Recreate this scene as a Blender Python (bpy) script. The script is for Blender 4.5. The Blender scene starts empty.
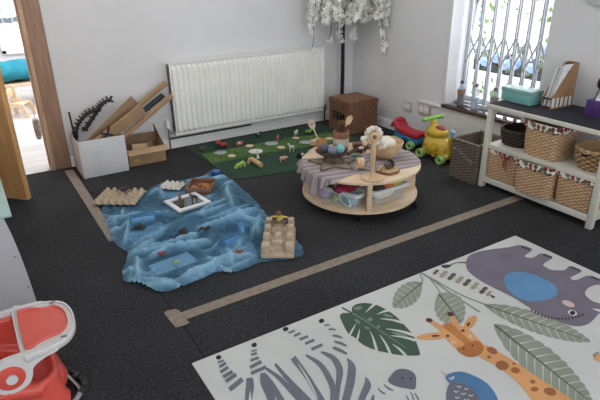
import bpy, bmesh, math, random
from mathutils import Vector, Matrix, noise
from mathutils.geometry import delaunay_2d_cdt
PI = math.pi
random.seed(7)
SAT = .9
SC = bpy.context.scene
COL = SC.collection
SC.view_settings.view_transform = 'Standard'
SC.view_settings.look = 'None'

# ---------------------------------------------------------------- materials
def lin(c):
    c = c / 255.0
    return c / 12.92 if c <= 0.04045 else ((c + 0.055) / 1.055) ** 2.4
def rgb(c, k=1.0):
    g = .30 * c[0] + .59 * c[1] + .11 * c[2]; c = [g + (q - g) * SAT for q in c] if True else c
    return (min(1, lin(c[0]) * k), min(1, lin(c[1]) * k), min(1, lin(c[2]) * k), 1)
MATS = {}
def nd(nt, t, **kw):
    n = nt.nodes.new(t)
    for k, v in kw.items():
        if k.startswith('i_'):
            n.inputs[k[2:].replace('_', ' ')].default_value = v
        else:
            setattr(n, k, v)
    return n
def base_mat(name):
    m = bpy.data.materials.new(name); m.use_nodes = True
    nt = m.node_tree
    b = next(n for n in nt.nodes if n.type == 'BSDF_PRINCIPLED')
    tc = nd(nt, 'ShaderNodeTexCoord')
    return m, nt, b, tc
def mat(name, col, rough=0.6, var=0.07, scale=14, bump=0.0, bscale=160, metal=0, alpha=None, trans=0, spec=None, coat=0):
    """noise-varied principled material"""
    if name in MATS: return MATS[name]
    m, nt, b, tc = base_mat(name)
    L = nt.links
    n = nd(nt, 'ShaderNodeTexNoise', i_Scale=scale, i_Detail=4.0)
    L.new(tc.outputs['Object'], n.inputs['Vector'])
    r = nd(nt, 'ShaderNodeValToRGB')
    r.color_ramp.elements[0].position = 0.3; r.color_ramp.elements[1].position = 0.7
    r.color_ramp.elements[0].color = rgb(col, 1 - 2 * var); r.color_ramp.elements[1].color = rgb(col, 1 + 2 * var)
    L.new(n.outputs['Fac'], r.inputs['Fac']); L.new(r.outputs['Color'], b.inputs['Base Color'])
    b.inputs['Roughness'].default_value = rough; b.inputs['Metallic'].default_value = metal
    if spec is not None: b.inputs['Specular IOR Level'].default_value = spec
    if trans: b.inputs['Transmission Weight'].default_value = trans
    if coat: b.inputs['Coat Weight'].default_value = coat
    if alpha is not None: b.inputs['Alpha'].default_value = alpha
    if bump:
        n2 = nd(nt, 'ShaderNodeTexNoise', i_Scale=bscale, i_Detail=3.0)
        L.new(tc.outputs['Object'], n2.inputs['Vector'])
        bp = nd(nt, 'ShaderNodeBump', i_Strength=bump, i_Distance=0.004)
        L.new(n2.outputs['Fac'], bp.inputs['Height']); L.new(bp.outputs['Normal'], b.inputs['Normal'])
    MATS[name] = m
    return m
def wood(name, col, dark, scale=3.0, axis='X', rough=0.5, stretch=9):
    if name in MATS: return MATS[name]
    m, nt, b, tc = base_mat(name); L = nt.links
    mp = nd(nt, 'ShaderNodeMapping')
    s = [stretch * scale] * 3; s['XYZ'.index(axis)] = scale
    mp.inputs['Scale'].default_value = s
    L.new(tc.outputs['Object'], mp.inputs['Vector'])
    n = nd(nt, 'ShaderNodeTexNoise', i_Scale=1.6, i_Detail=5.0, i_Distortion=0.6)
    L.new(mp.outputs['Vector'], n.inputs['Vector'])
    r = nd(nt, 'ShaderNodeValToRGB')
    r.color_ramp.elements[0].position = 0.3; r.color_ramp.elements[1].position = 0.72
    r.color_ramp.elements[0].color = rgb(dark); r.color_ramp.elements[1].color = rgb(col)
    L.new(n.outputs['Fac'], r.inputs['Fac']); L.new(r.outputs['Color'], b.inputs['Base Color'])
    b.inputs['Roughness'].default_value = rough
    MATS[name] = m
    return m
def weave(name, col, dark, rough=0.7):
    """colour follows the 'weave' attribute: strands bright, gaps dark"""
    if name in MATS: return MATS[name]
    m, nt, b, tc = base_mat(name); L = nt.links
    a = nd(nt, 'ShaderNodeAttribute', attribute_name='weave')
    n = nd(nt, 'ShaderNodeTexNoise', i_Scale=45.0, i_Detail=3.0)
    L.new(tc.outputs['Object'], n.inputs['Vector'])
    ad = nd(nt, 'ShaderNodeMath', operation='MULTIPLY_ADD'); ad.inputs[1].default_value = 0.7; ad.inputs[2].default_value = -0.35
    L.new(n.outputs['Fac'], ad.inputs[0])
    sm = nd(nt, 'ShaderNodeMath', operation='ADD')
    L.new(a.outputs['Fac'], sm.inputs[0]); L.new(ad.outputs[0], sm.inputs[1])
    r = nd(nt, 'ShaderNodeValToRGB')
    r.color_ramp.elements[0].position = 0.1; r.color_ramp.elements[1].position = 0.85
    r.color_ramp.elements[0].color = rgb(dark); r.color_ramp.elements[1].color = rgb(col)  # recess shade painted into the gaps between strands
    L.new(sm.outputs[0], r.inputs['Fac']); L.new(r.outputs['Color'], b.inputs['Base Color'])
    b.inputs['Roughness'].default_value = rough
    MATS[name] = m
    return m

def carpet_mat():
    m, nt, b, tc = base_mat('carpet'); L = nt.links
    n = nd(nt, 'ShaderNodeTexNoise', i_Scale=75.0, i_Detail=6.0, i_Roughness=0.85)
    n2 = nd(nt, 'ShaderNodeTexNoise', i_Scale=2.2, i_Detail=4.0)
    n3 = nd(nt, 'ShaderNodeTexVoronoi', i_Scale=330.0)
    for q in (n, n2, n3): L.new(tc.outputs['Object'], q.inputs['Vector'])
    r = nd(nt, 'ShaderNodeValToRGB')
    r.color_ramp.elements[0].position = 0.36; r.color_ramp.elements[1].position = 0.74
    r.color_ramp.elements[0].color = rgb((26, 26, 28)); r.color_ramp.elements[1].color = rgb((92, 92, 95))
    L.new(n.outputs['Fac'], r.inputs['Fac'])
    r2 = nd(nt, 'ShaderNodeMapRange'); r2.inputs['From Min'].default_value = 0.3; r2.inputs['From Max'].default_value = 0.7
    r2.inputs['To Min'].default_value = 0.8; r2.inputs['To Max'].default_value = 1.15
    L.new(n2.outputs['Fac'], r2.inputs['Value'])
    # carpet tile seam
    sx = nd(nt, 'ShaderNodeSeparateXYZ'); L.new(tc.outputs['Object'], sx.inputs[0])
    s1 = nd(nt, 'ShaderNodeMath', operation='SUBTRACT'); s1.inputs[1].default_value = 0.585; L.new(sx.outputs['X'], s1.inputs[0])
    s2 = nd(nt, 'ShaderNodeMath', operation='ABSOLUTE'); L.new(s1.outputs[0], s2.inputs[0])
    s3 = nd(nt, 'ShaderNodeMath', operation='GREATER_THAN'); s3.inputs[1].default_value = 0.003; L.new(s2.outputs[0], s3.inputs[0])
    s4 = nd(nt, 'ShaderNodeMath', operation='MULTIPLY_ADD'); s4.inputs[1].default_value = 0.6; s4.inputs[2].default_value = 0.4; L.new(s3.outputs[0], s4.inputs[0])
    s5 = nd(nt, 'ShaderNodeMath', operation='MULTIPLY'); L.new(s4.outputs[0], s5.inputs[0]); L.new(r2.outputs[0], s5.inputs[1])
    mx = nd(nt, 'ShaderNodeVectorMath', operation='SCALE'); L.new(r.outputs['Color'], mx.inputs[0]); L.new(s5.outputs[0], mx.inputs['Scale'])
    L.new(mx.outputs[0], b.inputs['Base Color'])
    b.inputs['Roughness'].default_value = 0.95; b.inputs['Specular IOR Level'].default_value = 0.2
    bp = nd(nt, 'ShaderNodeBump', i_Strength=0.9, i_Distance=0.006)
    L.new(n3.outputs['Distance'], bp.inputs['Height']); L.new(bp.outputs['Normal'], b.inputs['Normal'])
    return m
def laminate_mat():
    m, nt, b, tc = base_mat('pale_laminate'); L = nt.links
    br = nd(nt, 'ShaderNodeTexBrick', i_Scale=1.0)
    br.inputs['Color1'].default_value = rgb((196, 190, 184)); br.inputs['Color2'].default_value = rgb((208, 203, 197))
    br.inputs['Mortar'].default_value = rgb((165, 158, 152)); br.inputs['Mortar Size'].default_value = 0.003
    br.inputs['Brick Width'].default_value = 1.1; br.inputs['Row Height'].default_value = 0.16
    L.new(tc.outputs['Object'], br.inputs['Vector']); L.new(br.outputs['Color'], b.inputs['Base Color'])
    b.inputs['Roughness'].default_value = 0.45
    return m
def stripe_cloth_mat():
    m, nt, b, tc = base_mat('lilac_striped_cloth'); L = nt.links
    mp = nd(nt, 'ShaderNodeMapping'); mp.inputs['Rotation'].default_value = (0, 0, 0.22)
    L.new(tc.outputs['Object'], mp.inputs['Vector'])
    sx = nd(nt, 'ShaderNodeSeparateXYZ'); L.new(mp.outputs[0], sx.inputs[0])
    w = nd(nt, 'ShaderNodeMath', operation='MULTIPLY'); w.inputs[1].default_value = 320.0; L.new(sx.outputs['Y'], w.inputs[0])
    s = nd(nt, 'ShaderNodeMath', operation='SINE'); L.new(w.outputs[0], s.inputs[0])
    w2 = nd(nt, 'ShaderNodeMath', operation='MULTIPLY'); w2.inputs[1].default_value = 95.0; L.new(sx.outputs['Y'], w2.inputs[0])
    s2 = nd(nt, 'ShaderNodeMath', operation='SINE'); L.new(w2.outputs[0], s2.inputs[0])
    ad = nd(nt, 'ShaderNodeMath', operation='ADD'); L.new(s.outputs[0], ad.inputs[0]); L.new(s2.outputs[0], ad.inputs[1])
    r = nd(nt, 'ShaderNodeValToRGB')
    r.color_ramp.elements[0].position = 0.0; r.color_ramp.elements[1].position = 0.9
    r.color_ramp.elements[0].color = rgb((168, 154, 156)); r.color_ramp.elements[1].color = rgb((116, 103, 108))
    L.new(ad.outputs[0], r.inputs['Fac']); L.new(r.outputs['Color'], b.inputs['Base Color'])
    b.inputs['Roughness'].default_value = 0.85
    return m
def liner_mat():
    """white cotton printed with small red, grey and olive animals-like blobs"""
    m, nt, b, tc = base_mat('printed_cotton'); L = nt.links
    v = nd(nt, 'ShaderNodeTexVoronoi', i_Scale=30.0, i_Randomness=0.55)
    L.new(tc.outputs['Object'], v.inputs['Vector'])
    sp = nd(nt, 'ShaderNodeSeparateColor'); L.new(v.outputs['Color'], sp.inputs[0])
    r = nd(nt, 'ShaderNodeValToRGB'); r.color_ramp.interpolation = 'CONSTANT'
    cs = [(120, 30, 45), (120, 118, 112), (95, 100, 70), (150, 60, 60), (90, 70, 60)]
    r.color_ramp.elements[0].color = rgb(cs[0]); r.color_ramp.elements[1].position = 0.25; r.color_ramp.elements[1].color = rgb(cs[1])
    for p_, c_ in ((0.5, cs[2]), (0.65, cs[3]), (0.82, cs[4])):
        e = r.color_ramp.elements.new(p_); e.color = rgb(c_)
    L.new(sp.outputs[0], r.inputs['Fac'])
    lt = nd(nt, 'ShaderNodeMath', operation='LESS_THAN'); lt.inputs[1].default_value = 0.45; L.new(v.outputs['Distance'], lt.inputs[0])
    mx = nd(nt, 'ShaderNodeMix', data_type='RGBA'); mx.inputs[6].default_value = rgb((222, 216, 205))
    L.new(lt.outputs[0], mx.inputs[0]); L.new(r.outputs['Color'], mx.inputs[7]); L.new(mx.outputs[2], b.inputs['Base Color'])
    b.inputs['Roughness'].default_value = 0.9
    return m
def organza_mat():
    m, nt, b, tc = base_mat('blue_organza'); L = nt.links
    out = next(n for n in nt.nodes if n.type == 'OUTPUT_MATERIAL')
    a = nd(nt, 'ShaderNodeAttribute', attribute_name='fold')
    r = nd(nt, 'ShaderNodeValToRGB')
    r.color_ramp.elements[0].position = 0.12; r.color_ramp.elements[1].position = 0.72
    r.color_ramp.elements[0].color = rgb((86, 156, 200)); r.color_ramp.elements[1].color = rgb((146, 200, 230))
    L.new(a.outputs['Fac'], r.inputs['Fac']); L.new(r.outputs['Color'], b.inputs['Base Color'])
    b.inputs['Roughness'].default_value = 0.45
    b.inputs['Sheen Weight'].default_value = 0.2
    tl = nd(nt, 'ShaderNodeBsdfTranslucent'); tl.inputs['Color'].default_value = rgb((120, 185, 220))
    m1 = nd(nt, 'ShaderNodeMixShader'); m1.inputs[0].default_value = 0.25
    L.new(b.outputs[0], m1.inputs[1]); L.new(tl.outputs[0], m1.inputs[2])
    tr = nd(nt, 'ShaderNodeBsdfTransparent'); tr.inputs['Color'].default_value = rgb((192, 220, 242))
    m2 = nd(nt, 'ShaderNodeMixShader')
    mr = nd(nt, 'ShaderNodeMapRange'); mr.inputs['To Min'].default_value = 0.24; mr.inputs['To Max'].default_value = 1.0; mr.inputs['From Max'].default_value = 0.8
    L.new(a.outputs['Fac'], mr.inputs['Value']); L.new(mr.outputs[0], m2.inputs[0])
    L.new(tr.outputs[0], m2.inputs[1]); L.new(m1.outputs[0], m2.inputs[2]); L.new(m2.outputs[0], out.inputs['Surface'])
    return m
def clear_mat(name, col, alpha):
    if name in MATS: return MATS[name]
    m, nt, b, tc = base_mat(name); L = nt.links
    out = next(n for n in nt.nodes if n.type == 'OUTPUT_MATERIAL')
    n = nd(nt, 'ShaderNodeTexNoise', i_Scale=8.0)
    L.new(tc.outputs['Object'], n.inputs['Vector'])
    b.inputs['Base Color'].default_value = rgb(col); b.inputs['Roughness'].default_value = 0.15
    tr = nd(nt, 'ShaderNodeBsdfTransparent')
    mr = nd(nt, 'ShaderNodeMapRange'); mr.inputs['To Min'].default_value = alpha * 0.8; mr.inputs['To Max'].default_value = alpha * 1.2
    L.new(n.outputs['Fac'], mr.inputs['Value'])
    mx = nd(nt, 'ShaderNodeMixShader'); L.new(mr.outputs[0], mx.inputs[0])
    L.new(tr.outputs[0], mx.inputs[1]); L.new(b.outputs[0], mx.inputs[2]); L.new(mx.outputs[0], out.inputs['Surface'])
    MATS[name] = m
    return m

# ---------------------------------------------------------------- mesh builder
def frame_z(d):
    d = Vector(d).normalized()
    return d.to_track_quat('Z', 'Y').to_matrix()
class B:
    def __init__(s):
        s.bm = bmesh.new(); s.mi = 0
        s.w = s.bm.verts.layers.float.new('weave')
    def _set(s, faces):
        for f in faces: f.material_index = s.mi
    def face(s, pts):
        f = s.bm.faces.new([s.bm.verts.new(p) for p in pts]); f.material_index = s.mi; return f
    def box(s, c, size, rot=None, bev=0, taper=1.0, M=None):
        hx, hy, hz = size[0] / 2, size[1] / 2, size[2] / 2
        P = []
        for z in (-1, 1):
            k = taper if z < 0 else 1.0
            for x, y in ((-1, -1), (1, -1), (1, 1), (-1, 1)): P.append(Vector((x * hx * k, y * hy * k, z * hz)))
        R = Matrix.Identity(3)
        if rot: 
            from mathutils import Euler
            R = Euler(rot).to_matrix()
        V = [s.bm.verts.new((M @ (R @ p + Vector(c))) if M else (R @ p + Vector(c))) for p in P]
        F = [s.bm.faces.new([V[i] for i in q]) for q in ((3, 2, 1, 0), (4, 5, 6, 7), (0, 1, 5, 4), (1, 2, 6, 5), (2, 3, 7, 6), (3, 0, 4, 7))]
        s._set(F)
        if bev:
            E = list({e for f in F for e in f.edges})
            r = bmesh.ops.bevel(s.bm, geom=E, offset=bev, segments=2, affect='EDGES', profile=0.5)
            s._set(r['faces'])
        return s
    def rings(s, rings, cap0=True, cap1=True, closed=True):
        """loft between rings of equal point counts"""
        V = [[s.bm.verts.new(p) for p in r] for r in rings]
        n = len(V[0]); F = []
        for i in range(len(V) - 1):
            for j in range(n if closed else n - 1):
                k = (j + 1) % n
                F.append(s.bm.faces.new((V[i][j], V[i][k], V[i + 1][k], V[i + 1][j])))
        if cap0: F.append(s.bm.faces.new(V[0][::-1]))
        if cap1: F.append(s.bm.faces.new(V[-1]))
        s._set(F)
        return V
    def tube(s, pts, r, n=8, flat=1.0, closed=False):
        pts = [Vector(p) for p in pts]
        R = r if isinstance(r, (list, tuple)) else [r] * len(pts)
        rings = []; up = Vector((0, 0, 1))
        for i, p in enumerate(pts):
            if closed: d = pts[(i + 1) % len(pts)] - pts[i - 1]
            else: d = pts[min(i + 1, len(pts) - 1)] - pts[max(i - 1, 0)]
            d.normalize()
            if i == 0:
                a = d.cross(up)
                if a.length < .05: a = d.cross(Vector((0, 1, 0)))
            else: a = a - d * a.dot(d)
            a.normalize(); b = d.cross(a).normalized()
            rings.append([p + a * math.cos(2 * PI * k / n) * R[i] + b * math.sin(2 * PI * k / n) * R[i] * flat for k in range(n)])
        if closed: rings.append(rings[0]); s.rings(rings, False, False)
        else: s.rings(rings)
        return s
    def cyl(s, p0, p1, r0, r1=None, n=20):
        r1 = r0 if r1 is None else r1
        p0, p1 = Vector(p0), Vector(p1); M = frame_z(p1 - p0)
        s.rings([[p + M @ Vector((r * math.cos(2 * PI * k / n), r * math.sin(2 * PI * k / n), 0)) for k in range(n)] for p, r in ((p0, r0), (p1, r1))])
        return s
    def lathe(s, prof, c=(0, 0, 0), n=28, axis=(0, 0, 1), cap0=True, cap1=True):
        M = frame_z(axis) if tuple(axis) != (0, 0, 1) else Matrix.Identity(3); c = Vector(c)
        s.rings([[c + M @ Vector((max(r, 1e-4) * math.cos(2 * PI * k / n), max(r, 1e-4) * math.sin(2 * PI * k / n), z)) for k in range(n)] for r, z in prof], cap0, cap1)
        return s
    def ball(s, c, r, nu=14, nv=9, rot=None):
        rx, ry, rz = r if isinstance(r, (list, tuple)) else (r, r, r); c = Vector(c)
        from mathutils import Euler
        R = Euler(rot).to_matrix() if rot else Matrix.Identity(3)
        s.rings([[c + R @ Vector((rx * math.sin(t) * math.cos(2 * PI * k / nu), ry * math.sin(t) * math.sin(2 * PI * k / nu), -rz * math.cos(t))) for k in range(nu)]
                 for t in [max(0.02, min(PI - 0.02, PI * i / nv)) for i in range(nv + 1)]])
        return s
    def prism(s, pts, z0, z1, M=None):
        A = [Vector((x, y, z0)) for x, y in pts]; Bq = [Vector((x, y, z1)) for x, y in pts]
        if M: A = [M @ p for p in A]; Bq = [M @ p for p in Bq]
        s.rings([A, Bq]); return s
    def torus(s, c, R, r, axis=(0, 0, 1), n=28, m=8, flat=1.0):
        M = frame_z(axis) if tuple(axis) != (0, 0, 1) else Matrix.Identity(3)
        rg = []
        for k in range(n + 1):
            a = 2 * PI * k / n
            rg.append([Vector(c) + M @ Vector(((R + r * math.cos(2 * PI * j / m)) * math.cos(a), (R + r * math.cos(2 * PI * j / m)) * math.sin(a), r * flat * math.sin(2 * PI * j / m))) for j in range(m)])
        s.rings(rg, False, False); return s

def obj(name, b, m, parent=None, smooth=40, weld=True):
    bm = b.bm if isinstance(b, B) else b
    if weld: bmesh.ops.remove_doubles(bm, verts=bm.verts, dist=1e-5)
    bmesh.ops.recalc_face_normals(bm, faces=bm.faces)
    me = bpy.data.meshes.new(name); bm.to_mesh(me); bm.free()
    for mm in (m if isinstance(m, (list, tuple)) else [m]): me.materials.append(mm)
    if smooth:
        me.shade_smooth(); me.set_sharp_from_angle(angle=math.radians(smooth))
    o = bpy.data.objects.new(name, me); COL.objects.link(o)
    if parent: o.parent = parent
    return o
def thing(name, label, cat, loc=(0, 0, 0), rz=0, group=None):
    o = bpy.data.objects.new(name, None); COL.objects.link(o)
    o.empty_display_size = 0.05
    o.location = loc; o.rotation_euler = (0, 0, rz); o['label'] = label; o['category'] = cat
    if group: o['group'] = group
    return o
def tag(o, label, cat, group=None, loc=None, rz=None, kind=None):
    o['label'] = label; o['category'] = cat
    if group: o['group'] = group
    if kind: o['kind'] = kind
    if loc is not None: o.location = loc
    if rz is not None: o.rotation_euler = (0, 0, rz)
    return o
def struct(name, b, m, parent=None, smooth=40, label=None):
    o = obj(name, b, m, parent, smooth)
    if not parent: o['kind'] = 'structure'
    if label: o['label'] = label
    return o
def copy_tree(o, parent=None):
    c = o.copy(); COL.objects.link(c)
    if parent: c.parent = parent
    for ch in list(o.children): copy_tree(ch, c)
    return c
def remesh(o, vox):
    """fuse overlapping blobs into one continuous skin"""
    md = o.modifiers.new('r', 'REMESH'); md.mode = 'VOXEL'; md.voxel_size = vox; md.use_smooth_shade = True
    s = o.modifiers.new('s', 'SMOOTH'); s.factor = 0.5; s.iterations = 3
    dg = bpy.context.evaluated_depsgraph_get()
    me = bpy.data.meshes.new_from_object(o.evaluated_get(dg))
    o.modifiers.clear(); old = o.data; o.data = me
    if not me.materials:
        for mm in old.materials: me.materials.append(mm)
    me.shade_smooth()
    return o
def smooth_loop(P, n=4):
    R = []
    N = len(P)
    for i in range(N):
        a, b, c, d = P[i - 1], P[i], P[(i + 1) % N], P[(i + 2) % N]
        for k in range(n):
            t = k / n
            R.append(tuple(.5 * (2 * b[j] + (c[j] - a[j]) * t + (2 * a[j] - 5 * b[j] + 4 * c[j] - d[j]) * t * t + (3 * b[j] - a[j] - 3 * c[j] + d[j]) * t ** 3) for j in range(len(b))))
    return R
def rrect(w, d, r, n=4):
    """rounded rectangle outline"""
    P = []
    for cx, cy, a0 in ((w / 2 - r, d / 2 - r, 0), (-w / 2 + r, d / 2 - r, PI / 2), (-w / 2 + r, -d / 2 + r, PI), (w / 2 - r, -d / 2 + r, 1.5 * PI)):
        for k in range(n + 1):
            a = a0 + PI / 2 * k / n
            P.append((cx + r * math.cos(a), cy + r * math.sin(a)))
    return P
def resample(P, n):
    N = len(P); L = [0]
    for i in range(N): L.append(L[-1] + math.dist(P[i], P[(i + 1) % N]))
    out = []; j = 0
    for k in range(n):
        t = L[-1] * k / n
        while L[j + 1] < t: j += 1
        u = (t - L[j]) / max(1e-9, L[j + 1] - L[j]); a, b = P[j], P[(j + 1) % N]
        out.append((a[0] + (b[0] - a[0]) * u, a[1] + (b[1] - a[1]) * u))
    return out
def woven(b, outline, h, taper=0.9, stakes=40, rows=14, amp=0.003, th=0.008, z0=0.0, bulge=0.0):
    """basket wall: strands going over and under upright stakes, inner wall and floor"""
    per = 4; n = stakes * per; nr = rows * 2
    O = resample(outline, n); bm = b.bm
    nor = []
    for i in range(n):
        a, c = O[i - 1], O[(i + 1) % n]; d = Vector((c[1] - a[1], a[0] - c[0])); d.normalize(); nor.append(d)
    def ring(z, off, k, row=None):
        R = []
        for i in range(n):
            u = i / per * PI
            wv = 0.5
            o = off
            if row is not None:
                sgn = 1 if (row // 2) % 2 == 0 else -1
                prof = math.sin(PI * (row % 2 + 0.5) / 2) if False else (1.0 if row % 2 else 0.15)
                wv = prof * (0.5 + 0.5 * sgn * math.cos(u))
                o = off + amp * wv * 2
            v = bm.verts.new((O[i][0] * k + nor[i].x * o, O[i][1] * k + nor[i].y * o, z)); v[b.w] = wv
            R.append(v)
        return R
    rg = []
    for r in range(nr + 1):
        f = r / nr; k = taper + (1 - taper) * f
        rg.append(ring(z0 + h * f, bulge * math.sin(PI * f), k, r))
    rg.append(ring(z0 + h, -th, 1.0)); 
    rg.append(ring(z0 + 0.006, -th, taper))
    for i in range(len(rg) - 1):
        for j in range(n):
            kx = (j + 1) % n
            f = bm.faces.new((rg[i][j], rg[i][kx], rg[i + 1][kx], rg[i + 1][j])); f.material_index = b.mi
    bm.faces.new(rg[0][::-1]).material_index = b.mi; bm.faces.new(rg[-1]).material_index = b.mi
def braid_rim(b, outline, z, r, k=1.0, n=64):
    O = resample(outline, n); bm = b.bm
    pts = [Vector((x * k, y * k, z)) for x, y in O]
    rings = []
    for i in range(n + 1):
        p = pts[i % n]; d = (pts[(i + 1) % n] - pts[i % n - 1]).normalized(); a = d.cross(Vector((0, 0, 1))).normalized()
        rr = r * (1 + 0.25 * math.sin(i * 1.9))
        rings.append([p + a * rr * math.cos(2 * PI * q / 7) + Vector((0, 0, 1)) * rr * math.sin(2 * PI * q / 7) for q in range(7)])
    V = b.rings(rings, False, False)
    for i, rg in enumerate(V):
        for q, v in enumerate(rg): v[b.w] = 0.35 + 0.6 * (math.sin(i * 1.9 + q) * 0.5 + 0.5)
def text_mesh(name, body, size, m, parent, loc, rot, ext=0.0006, bold=0.0):
    cu = bpy.data.curves.new(name, 'FONT'); cu.body = body; cu.size = size; cu.extrude = ext; cu.align_x = 'CENTER'; cu.align_y = 'CENTER'; cu.offset = bold
    t = bpy.data.objects.new(name + '_tmp', cu); COL.objects.link(t)
    me = bpy.data.meshes.new_from_object(t.evaluated_get(bpy.context.evaluated_depsgraph_get()))
    bpy.data.objects.remove(t); bpy.data.curves.remove(cu)
    me.materials.clear(); me.materials.append(m)
    o = bpy.data.objects.new(name, me); COL.objects.link(o); o.parent = parent
    o.location = loc; o.rotation_euler = rot
    return o
CAMF = 531.218
CAMB = ((0.847186, -0.531152, -0.012397), (0.225477, 0.338312, 0.913622), (0.481078, 0.776803, -0.406375))
WORLD, P_CEIL, P_WIN, P_GARD, P_FAR = 2.25, 34, 9, 500, 14
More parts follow.
